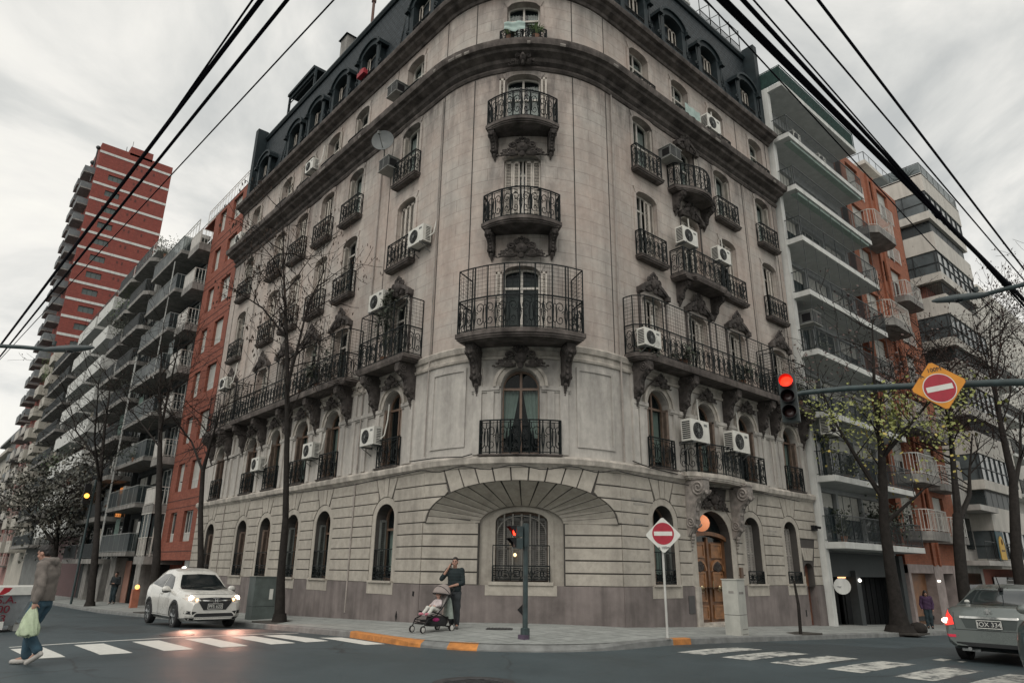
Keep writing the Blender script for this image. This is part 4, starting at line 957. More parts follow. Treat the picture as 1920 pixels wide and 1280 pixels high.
# ------------------------------------------------------------------ neighbouring buildings
BRICKR = Mmason('red_brick', (.25,.075,.05), (.31,.1,.065), (.2,.085,.06), .3, .085, .008, .35, .85, .5, .45, .5, (.07,.03,.022))
BRICKO = Mmason('orange_brick', (.4,.14,.075), (.33,.11,.06), (.25,.13,.09), .3, .085, .008, .35, .85, .5, .5)
BRICKT = Mmason('tower_brick', (.24,.062,.05), (.28,.075,.058), (.15,.06,.05), .5, .2, .012, .3, .85, .4, .3)
ALU = M('pale_aluminium', (.5,.5,.47), .5, .15, 4, streak=.2); RAILD = M('dark_rail', (.018,.024,.026), .5, .3); RAILW = M('white_rail', (.5,.48,.44), .6, .2, 5, streak=.3)
GLD = Mglass('smoked_glass', (.02,.03,.033), .8, .45); GLB = M('blue_grey_glass', (.025,.037,.04), .12, .6, .8, spec=.35)
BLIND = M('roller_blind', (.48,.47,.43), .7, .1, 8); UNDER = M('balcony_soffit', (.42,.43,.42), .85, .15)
GREYR = M('grey_render', (.16,.165,.16), .9, .3, 1.5, streak=.5); DKR = M('dark_render', (.045,.049,.05), .9, .4, 1.5, streak=.4, spec=.2); CREAM = M('cream_render', (.42,.395,.345), .85, .15, 1.2, streak=.4)
def pane_win(w, h, blind=0, frame=ALU, panel=0, ops=2, dep=.16, glass=None):
    """aluminium window (local), optional roller blind from the top and solid panel at the foot"""
    m = MB(); y = dep; t = .05; hw = w/2
    for a, b, c, d in ((-hw, -hw+t, 0, h), (hw-t, hw, 0, h), (-hw+t, hw-t, 0, t), (-hw+t, hw-t, h-t, h)): m.box(a, y, c, b, y+.06, d)
    for k in range(1, ops): x = -hw+w*k/ops; m.box(x-t/2, y+.002, t, x+t/2, y+.062, h-t)
    if panel: m.box(-hw+t, y-.02, panel-.03, hw-t, y+.05, panel+.03)
    o = m.build('window', frame)
    g = MB(); g.quad((-hw+t, y+.04, t), (hw-t, y+.04, t), (hw-t, y+.04, h-t), (-hw+t, y+.04, h-t)); g.build('pane', glass or GLB, o, norm=False)
    if blind:
        b = MB(); n = int(h*blind/.06)
        for k in range(n): z = h-t-.06*k; b.quad((-hw+t, y+.005, z), (hw-t, y+.005, z), (hw-t, y+.018, z-.055), (-hw+t, y+.018, z-.055))
        b.build('roller_blind', BLIND, o, norm=False)
    if panel: p = MB(); p.box(-hw+t, y-.01, t, hw-t, y+.02, panel-.03); p.build('window_panel', M('panel_paint', (.42,.42,.39), .7, .15, 4, streak=.3), o)
    return o
def bars(mb, P, z0, h, pitch=.12, r=.0125, rr=.025, mid=False):
    f, T, V3, L = pathfn(P)
    def at(s, z): p = f(s); return (p.x, p.y, z)
    ss = sorted(set(L)); n = max(2, int(T/pitch))
    for z, q_ in ((z0+h, rr), (z0+.08, rr*.7))+(((z0+h*.8, rr*.7),) if mid else ()): mb.tube([at(s, z) for s in ss], q_, 4)
    for k in range(n+1): mb.tube([at(T*k/n, z0+.05), at(T*k/n, z0+h)], r, 3, cap=False)
    for s in ss: mb.tube([at(s, z0), at(s, z0+h)], rr, 4)
def bal(b, fr, u0, u1, z, p, th, mat, rail='bars', rh=1.0, rmat=None, chamf=0, sides=True, d0=0, label=None, pitch=.12):
    """balcony slab with its rail; z = underside"""
    m = MB(); P = [(u0, d0), (u0, p), (u1, p), (u1, d0)] if not chamf else [(u0, d0), (u0, p-chamf), (u0+chamf, p), (u1-chamf, p), (u1, p-chamf), (u1, d0)]
    pts = [fr(u, d, 0)[:2] for u, d in P]; n = len(pts)
    m.add([(x, y, z) for x, y in pts]+[(x, y, z+th) for x, y in pts], [tuple(range(n-1, -1, -1)), tuple(range(n, 2*n))]+[(i, (i+1) % n, (i+1) % n+n, i+n) for i in range(n)])
    o = m.build('balcony', mat, b); zt = z+th
    if label: o['label'] = label
    e = .05; Q = [(u0+e, d0+.02), (u0+e, p-e), (u1-e, p-e), (u1-e, d0+.02)]
    if chamf: Q = [(u0+e, d0+.02), (u0+e, p-chamf), (u0+chamf, p-e), (u1-chamf, p-e), (u1-e, p-chamf), (u1-e, d0+.02)]
    W2 = [fr(u, d, 0)[:2] for u, d in Q]
    if rail == 'bars': r = MB(); bars(r, W2, zt, rh, pitch); r.build('railing', rmat or RAILD, o)
    elif rail == 'solid':
        r = MB(); 
        for a, c in zip(P, P[1:]):
            k = 0.1; ia = (a[0]+(k if a[0] < (u0+u1)/2 else -k), max(d0, a[1]-k)); ic = (c[0]+(k if c[0] < (u0+u1)/2 else -k), max(d0, c[1]-k))
            q4 = [fr(x[0], x[1], 0)[:2] for x in (a, c, ic, ia)]; r.hexa([(x, y, zt) for x, y in q4]+[(x, y, zt+rh) for x, y in q4])
        r.build('parapet', rmat or mat, o)
    elif rail == 'glass':
        r = MB(); g = MB(); f, T, V3, L = pathfn(W2)
        for a, c in zip(W2, W2[1:]): g.quad((*a, zt+.06), (*c, zt+.06), (*c, zt+rh-.04), (*a, zt+rh-.04))
        r.tube([(*a, zt+rh) for a in W2], .03, 4); r.tube([(*a, zt+.05) for a in W2], .02, 4)
        n = max(2, int(T/1.1))
        for k in range(n+1): q_ = f(T*k/n); r.tube([(q_.x, q_.y, zt), (q_.x, q_.y, zt+rh)], .018, 4)
        r.build('railing', rmat or ALU, o); g.build('glass_panel', GLD, o, norm=False)
    return o
def shell(b, fr, u0, u1, z0, z1, dep, wm, ops, d0=0, holes=True, roofm=None, step=None):
    """front wall with openings, flanks, back and roof"""
    f2 = lambda u, d, z: fr(u, d+d0, z)
    m = MB(); wall(m, f2, u0, u1, z0, z1, ops, .22)
    for u in (u0, u1): m.quad(f2(u, 0, z0), f2(u, -dep, z0), f2(u, -dep, z1), f2(u, 0, z1), [(0, z0), (dep, z0), (dep, z1), (0, z1)])
    m.quad(f2(u0, -dep, z0), f2(u1, -dep, z0), f2(u1, -dep, z1), f2(u0, -dep, z1))
    w = m.build('facade_wall', wm, b, norm=False); m = MB()
    m.quad(f2(u0, 0, z1-.02), f2(u1, 0, z1-.02), f2(u1, -dep, z1-.02), f2(u0, -dep, z1-.02)); m.build('roof', roofm or GREYR, b, norm=False); return f2
def fit(b, proto, fr, c, z, d=0):
    return put2(b, proto, fr, c, z, d)
def put2(b, proto, fr, c, z, d=0): return dup(proto, fr(c, d, z), -pi/2 if FRL.get(fr, fr) is FL or fr in LEFTF else 0, b)
FRL = {}; LEFTF = {FL}
def frame_off(fr, dd):
    f = lambda u, d, z: fr(u, d+dd, z)
    if fr in LEFTF: LEFTF.add(f)
    return f
def flr(z, n, s=2.68): return [z+s*k for k in range(n)]
# ---- red brick block (left street, next door)
b = thing('brick_apartment_building', (0, 27, gz(0, 27)), 'narrow red brick apartment block with small white balconies, next to the stone corner building', 'building')
z5 = flr(2.64, 8, 2.655); ops = [OP(25.5, z, z+1.55, .001, 1.5) for z in z5]+[OP(27.95, z, z+1.55, .001, 1.08) for z in z5]
m = MB(); wall(m, FL, 24.05, 29.5, 1.72, 23.0, ops, .25); m.quad(FL(29.5, 0, 1.72), FL(29.5, -1.3, 1.72), FL(29.5, -1.3, 23), FL(29.5, 0, 23), [(0, 1.7), (1.3, 1.7), (1.3, 23), (0, 23)]); m.quad(FL(24.05, 0, 1.72), FL(29.5, 0, 1.72), FL(29.5, -1.3, 1.72), FL(24.05, -1.3, 1.72)); m.quad(FL(24.05, -.3, 1.72), FL(24.05, 0, 1.72), FL(24.05, 0, 23), FL(24.05, -.3, 23)); m.build('facade_wall', BRICKR, b, norm=False)
m = MB(); fb = frame_off(FL, -1.3); wall(m, fb, 29.4, 31.7, -1.6, 23.0, [OP(30.5, z, z+2.05, .001, 1.3) for z in flr(4.75, 7, 2.7)], .2); m.box(24.05, -6, 1.0, 31.7, -5.9, 23, FL); m.box(24.05, -6, 22.9, 31.7, -.02, 22.98, FL)
wall(m, fb, 24.05, 29.5, -1.6, 1.72, [OP(25.6, -1.6, 1.3, .001, 1.1), OP(27.6, -1.6, 1.3, .001, 1.6)], .2); m.build('recessed_wall', BRICKR, b, norm=False)
m = MB()
for z in z5: 
    for dz in (-.5, 1.75): m.box(24.06, -.005, z+dz, 29.5, .012, z+dz+.035, FL)
m.build('floor_joint', M('brick_joint', (.07,.03,.025), .9), b)
p1, p2 = pane_win(1.5, 1.55, .62, panel=.5), pane_win(1.08, 1.55, .6, panel=.5); p3 = pane_win(1.3, 2.05, .35); p4, p5 = pane_win(1.5, 1.55, 0, RAILW, panel=.42, ops=3), pane_win(1.08, 1.55, 0, RAILW, panel=.42)
for i, z in enumerate(z5): put2(b, p4 if i == 0 else p1, FL, 25.5, z); put2(b, p5 if i == 0 else p2, FL, 27.95, z)
for z in flr(4.75, 7, 2.7): put2(b, p3, fb, 30.5, z)
for i, z in enumerate(flr(4.25, 7, 2.7)):
    o = bal(b, FL, 29.5, 31.6, z, .72, .42, CONC, 'bars', 1.0, RAILW, d0=-1.3, pitch=.19)
    m = MB(); m.box(29.62, .66, z+.55, 31.5, .68, z+1.34, FL); m.build('rail_panel', M('rail_board', (.42,.39,.34) if i % 2 else (.45,.43,.4), .7, .2, 4, streak=.3), o)
o = bal(b, FL, 29.5, 31.6, 1.5, .72, .42, CONC, 'bars', 1.0, RAILW, d0=-1.3, pitch=.19)
m = MB()
for a, c in zip([(29.55, -.0), (29.55, .68), (31.55, .68)], [(29.55, .68), (31.55, .68), (31.55, 0)]):
    for t in np.linspace(0, 1, 4): u = a[0]+(c[0]-a[0])*t; d = a[1]+(c[1]-a[1])*t; m.box(u-.03, d-.03, 1.9, u+.03, d+.03, 4.25, FL)
m.box(29.5, -.0, 4.2, 31.6, .72, 4.26, FL); m.build('balcony_glazing_frame', RAILW, o)
g = MB(); g.quad(FL(29.55, .68, 2.9), FL(31.55, .68, 2.9), FL(31.55, .68, 4.2), FL(29.55, .68, 4.2)); g.quad(FL(29.55, 0, 2.9), FL(29.55, .68, 2.9), FL(29.55, .68, 4.2), FL(29.55, 0, 4.2)); g.build('balcony_glazing', GLB, o, norm=False)
m = MB(); m.box(24.2, -.3, 23, 31.7, -.2, 23.35, FL); bars(m, [FL(24.3, -.15, 0)[:2], FL(31.6, -.15, 0)[:2]], 23.2, 1.0, .5, .015, .02, True); m.build('roof_railing', RAILW, b)
m = MB(); m.box(30.3, -2.2, 23, 31.2, -1.2, 24.9, FL); m.box(26.6, -2, 23, 27.2, -1.4, 24.2, FL); m.build('chimney', BRICKR, b)
m = MB(); m.box(24.1, -1.1, -1.6, 24.9, -.02, 1.7, FL); m.build('entrance_pier', GREYR, b); m = MB(); m.box(26.85, -1.42, -1.2, 28.35, -1.36, 1.2, FL); m.build('entrance_door', DPANE, b)
m = MB(); m.box(25.15, -1.42, -.6, 26.05, -1.36, 1.1, FL); m.build('lit_door', ME('warm_doorway', (.6,.22,.07), .35), b)
m = MB(); m.ball(FL(24.5, .06, 1.35), .07, 8); m.ball(FL(24.75, .06, 1.35), .06, 8); m.build('wall_lamp', ME('white_lamp', (1, .95, .85), 3.), b)
# ---- dark glazed block and the long run of balcony blocks beyond it
PB = [pane_win(2.4, 2.15, 0, ALU, ops=3), pane_win(1.6, 2.15, .4, ALU), pane_win(2.4, 2.15, .3, RAILD, ops=2), pane_win(1.8, 1.3, .35, ALU, ops=2), pane_win(2.4, 2.15, .5, RAILD, ops=3)]
def block(label, u0, u1, zt, zs, wm, sm, rail, p, th=.2, rh=1.0, rmat=None, cov=None, nw=3, d0=0, base=None, dep=9, chamf=0, fr=FL, wsel=(0, 1, 2), name='apartment_building', extra=()):
    z0 = gz(*fr(u0, 0, 0)[:2])-1.5; b = thing(name, (*fr((u0+u1)/2, 0, 0)[:2], gz(*fr((u0+u1)/2, 0, 0)[:2])), label, 'building')
    cs = [u0+(u1-u0)*(k+.5)/nw for k in range(nw)]; sel = [random.choice(wsel) for k in range(len(zs)*nw)]
    sz = {0: (2.4, 2.15), 1: (1.6, 2.15), 2: (2.4, 2.15), 3: (1.8, 1.3)}; ops = []; todo = []
    for i, z in enumerate(zs):
        if z+th+2.3 > zt: continue
        for k, c in enumerate(cs):
            s = sel[i*nw+k]; w, h = sz[s]; zz = z+th+(.03 if h > 2 else .95); ops.append(OP(c, zz, zz+h, .001, w)); todo.append((s, c, zz))
    f2 = shell(b, fr, u0, u1, z0, zt, dep, wm, ops+list(extra), d0)
    if fr in LEFTF: LEFTF.add(f2)
    for s, c, z in todo: put2(b, PB[s], f2, c, z)
    for i, z in enumerate(zs):
        for (a, c) in (cov or [(u0, u1)]): bal(b, fr, a, c, z, p, th, sm, rail, rh, rmat, chamf, d0=d0)
    return b
D1 = block('dark glazed apartment block with thin concrete balcony slabs, left of the red brick block', 31.7, 39.7, 22.4, flr(1.95, 8, 2.75), DKR, CONC, 'glass', .95, .22, 1.05, M('dull_aluminium', (.22,.23,.22), .6, .2, 4), [(32.6, 39.6)], 3, -.6, extra=[OP(34.85, -2.5, 1.72, .001, 3.9)])
m = MB(); m.box(39.6, .88, -1.2, 39.68, .96, 15.5, FL); m.box(33.9, .88, 12.8, 33.95, .93, 21, FL); m.build('white_pillar', WHT, D1)
m = MB(); bars(m, [FL(31.8, .3, 0)[:2], FL(39.5, .3, 0)[:2]], 22.4, 1.2, .6, .02, .03, True); bars(m, [FL(31.8, -1, 0)[:2], FL(39.5, -1, 0)[:2]], 22.4, 2.6, 1.3, .025, .03); m.box(31.75, -.5, 22.3, 39.7, .35, 22.55, FL); m.build('roof_railing', ALU, D1)
m = MB(); m.box(38.2, -.7, -2, 39.6, .1, 1.9, FL); m.box(31.8, -.8, -2, 32.9, .2, 1.9, FL); m.build('entrance_pier', CONC, D1)
m = MB(); m.box(32.8, -2.4, -2.5, 36.9, -2.3, 2, FL); m.build('entrance_shade_panel', BLK, D1)  # black panel stands in for the deep shade inside the entrance
m = MB(); m.box(36.9, -.55, -2, 38.2, -.5, 1.7, FL); m.build('entrance_board', M('pinkish_board', (.3,.16,.12), .8, .5, .7), D1)
D2 = block('dark overgrown apartment block with grey balconies, between the glazed block and the white parapets', 39.9, 50.6, 24.2, flr(1.5, 9, 2.72), DKR, CONC, 'bars', 1.15, .3, .95, RAILD, [(40.2, 45.4), (45.6, 50.4)], 4, -.3, chamf=.35)
m = MB(); m.box(40, -.4, 24.1, 50.6, .8, 24.35, FL); bars(m, [FL(40, .7, 0)[:2], FL(50.5, .7, 0)[:2]], 24.3, 1.0, .7, .02, .03, True); m.build('roof_railing', ALU, D2)
m = MB(); m.box(40.1, -.5, -3, 41.2, .4, 1.5, FL); m.box(45, -.5, -3, 46.4, .3, 1.5, FL); m.build('entrance_pier', CONC, D2)
m = MB(); m.box(41.0, -.28, 4.55, 42.3, -.2, 6.6, FL); m.build('lit_window', ME('orange_room_light', (.75,.26,.06), .5), D2)
D3 = block('apartment block with long solid white balcony parapets stepping down the left street', 50.8, 66.3, 24.0, flr(3.7, 8, 2.68), M('maroon_render', (.09,.05,.05), .85, .3), WHT, 'solid', 1.15, .25, .95, WHT, [(51.4, 57.3), (58.2, 66.0)], 5, -.3)
m = MB(); bars(m, [FL(51.4, .6, 0)[:2], FL(66, .6, 0)[:2]], 24, 1.1, .8, .025, .03, True); m.box(56.5, -2.5, 23.9, 57.3, -.5, 26.5, FL); m.build('roof_railing', RAILD, D3)
D4 = block('grey apartment block with thin slabs and dark rails, right of the brick tower foot', 66.5, 79.5, 25.0, flr(2.9, 8, 2.75), GREYR, CONC, 'bars', 1.3, .25, 1.0, RAILD, [(67, 79)], 4, -.2)
D5 = block('pale apartment block with boxy concrete balconies below the brick tower', 79.7, 91.5, 25.6, flr(2.6, 9, 2.68), CREAM, CREAM, 'solid', 1.3, .2, 1.0, CREAM, [(80, 83.5), (87.5, 91)], 4, -.2)
D6 = block('pink and grey apartment block with small balconies, left of the boxy pale block', 91.7, 103.3, 19.0, flr(1.0, 7, 2.68), M('pink_render', (.36,.2,.18), .85, .25), CONC, 'bars', 1.3, .2, 1.0, RAILW, [(92, 95.5), (98, 101.5)], 4, -.2)
random.seed(3)
for b_, us, zs_ in ((D1, (33.5, 38.8), flr(1.95, 7, 2.75)), (D2, (41, 43.6, 46.5, 49.5), flr(1.5, 8, 2.72)), (D3, (52.5, 55.5, 60, 64), flr(3.7, 7, 2.68)), (D4, (68, 71, 74.5, 77.5), flr(2.9, 7, 2.75))):
    fr_ = FL
    for z in zs_:
        for u in us:
            k = random.random(); m = MB()
            if k < .28: m.box(u-.5, .05, z+.24, u+.1, .35, z+1.7+random.random()*.5, fr_); m.build('balcony_cupboard', M('pale_cupboard', (.34,.34,.32), .8, .2, 3), b_)
            elif k < .5: m.grid(lambda a, c: fr_(u-.6+1.1*a, .3+.05*sin(a*17), z+2.35-1.5*c), 12, 3); m.build('drawn_blind', M('drawn_blind_'+str(int(k*40)), random.choice(((.4,.36,.3), (.2,.22,.22), (.3,.14,.1), (.12,.17,.15))), .9, .2, 5), b_, norm=False)
# ---- brick tower
TW = thing('brick_tower', (6, 108, gz(6, 108)), 'tall red brick tower with white floor bands and one column of windows', 'tower')
FT = lambda u, d, z: (u, 103.5-d, z)
zw = [65.5-2.86*k for k in range(21)]
ops = [OP(3.8, z-4.7, z-3.72, .001, 2.1) for z in zw[:-3]]
m = MB(); wall(m, FT, .9, 11.8, -8, 67, ops, .25)
m.quad((.9, 103.5, -8), (.9, 121, -8), (.9, 121, 67), (.9, 103.5, 67), [(0, -8), (17, -8), (17, 67), (0, 67)]); m.quad((11.8, 103.5, -8), (11.8, 121, -8), (11.8, 121, 67), (11.8, 103.5, 67), [(0, -8), (17, -8), (17, 67), (0, 67)]); m.quad((.9, 121, -8), (11.8, 121, -8), (11.8, 121, 67), (.9, 121, 67))
m.box(5.05, -2.5, 66.6, 8.5, 0, 68.2, FT); m.quad(FT(.9, 0, 66.4), FT(11.8, 0, 66.4), FT(11.8, -17, 66.4), FT(.9, -17, 66.4)); m.build('facade_wall', BRICKT, TW, norm=False)
m = MB()
for z in zw: m.box(.85, -.02, z-.28, 11.82, .06, z+.12, FT)
m.build('floor_band', WHT, TW)
pt = pane_win(2.1, .98, 0, M('tower_frame', (.03,.05,.045), .6), ops=3, glass=M('tower_glass', (.1,.125,.12), .15, .6, .25)); 
for i, z in enumerate(zw[:-3]): dup(pt, FT(3.8, 0, z-4.7), 0, TW)
m = MB()
for i, z in enumerate(zw):
    for u in (7.1, 6.4, 9.0): m.box(u, -.01, z-1.3-.1*(u > 7), u+.28, .01, z-.85, FT)
m.build('vent_grille', M('vent_brown', (.1,.035,.03), .9), TW)
TF = lambda u, d, z: (.9-d, u, z); LEFTF.add(TF)
for i, z in enumerate(zw[1:]): bal(TW, TF, 104.2+.0, 107.6, z-1.3, 1.5, .2, CONC, 'solid', .95, M('tower_balcony_grey', (.13,.14,.145), .8, .3)); bal(TW, TF, 109.5, 113, z-1.3, 1.5, .2, CONC, 'solid', .95, M('tower_balcony_grey', (.13,.14,.145)))
m = MB(); m.tube([(.6, 104.5, 60), (.6, 104.5, 66.5)], .12); m.ball((.6, 104.5, 66.4), .35, 8); m.ball((.5, 106, 64.2), .4, 8); m.tube([(4.5, 104, 67), (4.5, 104, 68.1)], .05); m.tube([(5.3, 104.2, 68.2), (5.3, 104.2, 69.6)], .04); m.build('roof_fitting', RAILD, TW)
# ---- old pale building at the far left
OB = thing('old_apartment_building', (-1, 126, gz(0, 126)), 'old pale building with a dark attic at the far end of the left street', 'building')
ops = [OP(u, z, z+1.6, .4, 1.3) for u in np.arange(114, 136, 3.4) for z in (2, 6, 10, 13.6)]
m = MB(); fo = frame_off(FL, 0); wall(m, fo, 112, 137, -8, 17.6, ops, .3); m.box(112, -12, -8, 137, -.1, 17.5, FL); m.box(112, -.1, 17.2, 137, .8, 17.7, FL); m.build('facade_wall', CREAM, OB, norm=False)
m = MB(); m.box(113, -11, 17.7, 137, -1, 20.6, FL); m.box(112.5, -11.5, 20.6, 137, -.2, 21, FL); m.build('attic', GREYR, OB)
pw = pane_win(1.3, 1.8, .2); [put2(OB, pw, FL, o_['c'], o_['zb'], -.12) for o_ in ops]; kill(pw)
# ---- white balcony block (right street)
W1 = thing('apartment_building', (20, 0, gz(20, 0)), 'white apartment block with deep white balcony slabs and dark rails, right of the corner building', 'building')
wz = [2.4, 4.95, 7.55, 10.2, 12.9, 15.5, 18.1, 20.9, 23.8]; ops = []; todo = []
for z in wz[:-1]:
    for k, (c, s) in enumerate(((17.75, 0), (20.35, 0), (22.9, 0))): zz = z+.25; w, h = (2.4, 2.1) if s == 0 else (1.6, 2.1); ops.append(OP(c, zz, zz+h, .001, w)); todo.append((s, c, zz))
fw = frame_off(FR, -.35)
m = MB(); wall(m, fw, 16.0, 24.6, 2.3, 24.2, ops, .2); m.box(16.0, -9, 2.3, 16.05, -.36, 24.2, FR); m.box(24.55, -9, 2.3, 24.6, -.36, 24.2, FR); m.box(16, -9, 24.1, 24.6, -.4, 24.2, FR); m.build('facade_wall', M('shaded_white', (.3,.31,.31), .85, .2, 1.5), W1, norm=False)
for s, c, z in todo: put2(W1, [PB[0], PB[2], PB[4]][random.choice((0, 2, 2, 4)) // 2], fw, c, z)
m = MB(); m.box(15.96, -.4, -1.2, 16.28, .25, 24.0, FR); m.build('corner_pillar', WHT, W1)
GRN = M('green_rail_panel', (.022,.05,.044), .7, .35, 4, spec=.2)
for i, z in enumerate(wz): 
    o = bal(W1, FR, 16.05, 24.45, z, 1.0, .24, WHT, 'bars', 1.0, GRN if i == 8 else RAILD, d0=-.35, pitch=.13)
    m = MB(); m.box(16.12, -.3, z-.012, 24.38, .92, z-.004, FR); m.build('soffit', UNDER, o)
    if i == 8: m = MB(); m.box(16.1, .9, z+.34, 24.4, .915, z+1.2, FR); m.box(16.1, -.3, z+.34, 16.115, .9, z+1.2, FR); m.build('rail_panel', GRN, o)
    if i in (6, 7): m = MB(); m.hexa([FR(16.4, .9, z-.12), FR(24.2, .9, z-.12), FR(24.2, .55, z-.02), FR(16.4, .55, z-.02), FR(16.4, .93, z-.04), FR(24.2, .93, z-.04), FR(24.2, .6, z+.0), FR(16.4, .6, z+.0)]); m.build('awning_cassette', M('pale_green_awning', (.3,.38,.34), .7, .2, 3), o)
    if i in (4, 5, 3): m = MB(); [m.tube([FR(u, .93, z+.24), FR(u, .93, wz[i+1])], .012, 4) for u in np.arange(16.2, 24.4, 1.15)]; m.build('glazing_bar', RAILD, o)
m = MB(); m.box(16.0, -6, -1.5, 24.6, -5.5, 2.3, FR); m.box(16, -6, 2.0, 24.6, -.36, 2.35, FR); m.box(24.3, -6, -1.5, 24.6, -.1, 2.3, FR); m.box(15.95, -6, -1.5, 16.0, 0, 2.3, FR); m.box(16.2, -5.4, -1.5, 24.4, -4.2, 2.0, FR); m.build('garage_wall', DKR, W1)
m = MB(); m.box(16.0, -.35, 1.35, 24.5, -.2, 2.3, FR); m.box(19.0, -.35, -1.4, 19.4, .0, 1.6, FR); m.box(23.9, -.3, -1.4, 24.35, .0, 2.3, FR); m.box(16.2, -.2, -1.3, 16.55, .02, 2.3, FR); m.build('garage_pillar', M('dark_pillar', (.04,.046,.047), .8, .3, 2), W1)
m = MB(); m.box(16.5, -.9, -1.3, 19.0, -.84, 1.35, FR); m.box(19.4, -.9, -1.3, 23.9, -.84, 1.35, FR)
for u in np.arange(19.6, 23.8, .55): m.box(u, -.84, -1.2, u+.03, -.81, 1.3, FR)
gd = m.build('garage_door', M('black_gate', (.008,.009,.01), .7, .3, 4, spec=.15), W1)
m = MB(); m.box(17.3, -.82, .25, 17.8, -.79, .75, FR); m.build('orange_notice', ME('orange_notice', (.8,.2,.03), .45), W1)
m = MB(); m.box(18.4, -.5, 1.3, 18.85, -.36, 1.35, FR); m.build('ceiling_lamp', ME('warm_tube', (1, .55, .25), 1.6), W1); m = MB(); m.ball(FR(19.2, .05, 1.22), .07, 8); m.build('wall_lamp', MATS['white_lamp'], W1)
m = MB(); m.lathe([(.0, -.03), (.3, -.03), (.3, .03), (0, .03)], (16.35, -.55, 1.02), 20, (1, .5, 0), cap=False); m.tube([(16.25, -.02, 1.02), (16.25, -.55, 1.02)], .02); m.build('round_sign', WHT, W1)
# ---- orange brick block
O1 = thing('brick_apartment_building', (28.5, 0, gz(28, 0)), 'orange brick apartment block with curved concrete balconies, right of the white balcony block', 'building')
zo = flr(3.3, 8, 2.68); ops = []; todo = []
for z in zo:
    for c, w, h in ((26.2, 1.7, 2.05), (30.6, 1.6, 2.05), (28.75, .9, 1.3)): zz = z+.1+(.85 if h < 2 else 0); ops.append(OP(c, zz, zz+h, .001, w)); todo.append((c, zz, w))
m = MB(); wall(m, FR, 24.65, 33.0, 1.9, 24.6, ops, .3); m.box(24.65, -9, 1.8, 24.7, -.31, 24.6, FR); m.box(32.95, -9, -1.8, 33.0, 0, 24.6, FR); m.box(24.7, -9, 24.4, 33, -.3, 24.5, FR); m.build('facade_wall', BRICKO, O1, norm=False)
oa, ob, oc = pane_win(1.7, 2.05, .55), pane_win(1.6, 2.05, .3), pane_win(.9, 1.3, .4)
for c, z, w in todo: put2(O1, {1.7: oa, 1.6: ob, .9: oc}[w], FR, c, z)
for i, z in enumerate(zo):
    if i < 3 or i % 2 == 0: bal(O1, FR, 24.9, 28.0, z-.28, 1.2, .42, CONC, 'bars', 1.0, ALU if i % 2 else RAILW, .35, pitch=.16)
    else: r = MB(); bars(r, [FR(25.2, .08, 0)[:2], FR(27.2, .08, 0)[:2]], z+.1, .95, .14); r.build('railing', ALU, O1)
    if i < 3 or i == 5: bal(O1, FR, 29.4, 32.0, z-.28, .8, .36, CONC, 'bars', .95, ALU, .2, pitch=.16)
    else: r = MB(); bars(r, [FR(29.6, .08, 0)[:2], FR(31.6, .08, 0)[:2]], z+.1, .95, .14); r.build('railing', ALU, O1)
m = MB()
for u in (28.3, 29.1): m.box(u-.12, .0, 1.9, u+.12, .1, 24.6, FR)
m.build('brick_pier', BRICKO, O1)
m = MB(); m.box(24.7, -.6, -2, 25.0, .05, 1.9, FR); m.box(28.1, -.6, -2, 29.3, .05, 1.9, FR); m.box(30.9, -.6, -2, 31.6, .05, 1.9, FR); m.box(24.7, -.5, 1.55, 33, .03, 1.95, FR); m.build('entrance_pier', M('pinkish_stone', (.3,.25,.235), .8, .3, 2), O1)
m = MB(); m.box(25.0, -.5, -2, 28.1, -.42, 1.6, FR); ew = m.build('wooden_entrance', M('entrance_wood', (.22,.105,.05), .5, .35, 2.5), O1)
m = MB(); m.box(25.02, -.42, -.6, 28.08, -.3, -.42, FR); m.box(25.02, -.42, -1.05, 28.08, -.3, -.95, FR); m.build('entrance_rail', DKR, ew)
m = MB(); m.box(29.3, -.55, -2, 30.9, -.48, 1.55, FR); m.box(31.6, -.55, -2, 32.95, -.48, 1.55, FR); m.build('shop_glass', DPANE, O1); m = MB(); m.box(24.7, -9, -2, 33, -2, 1.9, FR); m.build('ground_floor_core', DKR, O1)
m = MB(); m.box(28.3, .05, 1.15, 28.6, .1, 1.22, FR); m.build('wall_lamp', MATS['white_lamp'], O1)
# ---- white stepped block behind it
P1 = thing('apartment_building', (39.5, 0, gz(39, 0)), 'tall white apartment block with ribbon windows in stepped bays, behind the orange brick block', 'building')
def ring(m, u0, u1, d0, d1, z0, z1):   # box u0..u1, from depth d0 (front) back to d1
    m.box(u0, d1, z0, u1, d0, z1, FR)
core = MB(); wb = MB(); gl_ = MB(); bf = MB()
ring(core, 36.6, 43.0, -.2, -12, -3, 26.4)
zt = 27.9
for k in range(6):
    zt_ = 27.55-4.45*k
    # proud bay: roof band, ribbon window, sill band; then a recessed balcony storey
    ring(wb, 36.0, 43.7, 1.0, -9, zt_-1.35, zt_); ring(gl_, 36.08, 43.6, .92, -8.9, zt_-2.9, zt_-1.35); ring(wb, 36.0, 43.7, 1.0, -9, zt_-3.45, zt_-2.9)
    for u in np.arange(36.1, 43.7, 1.06): bf.tube([FR(u, .95, zt_-2.9), FR(u, .95, zt_-1.35)], .04, 4)
    for d in np.arange(-7, .9, 1.3): bf.tube([FR(36.05, d, zt_-2.9), FR(36.05, d, zt_-1.35)], .04, 4)
    bf.tube([FR(36.05, .95, zt_-2.2), FR(43.6, .95, zt_-2.2)], .03, 4); bf.tube([FR(36.05, .95, zt_-2.2), FR(36.05, -8.9, zt_-2.2)], .03, 4)
ring(wb, 37.4, 42.5, -3.5, -12, 26.4, 30.3); ring(wb, 36.6, 43.0, -2.5, -12.5, 30.3, 30.6)
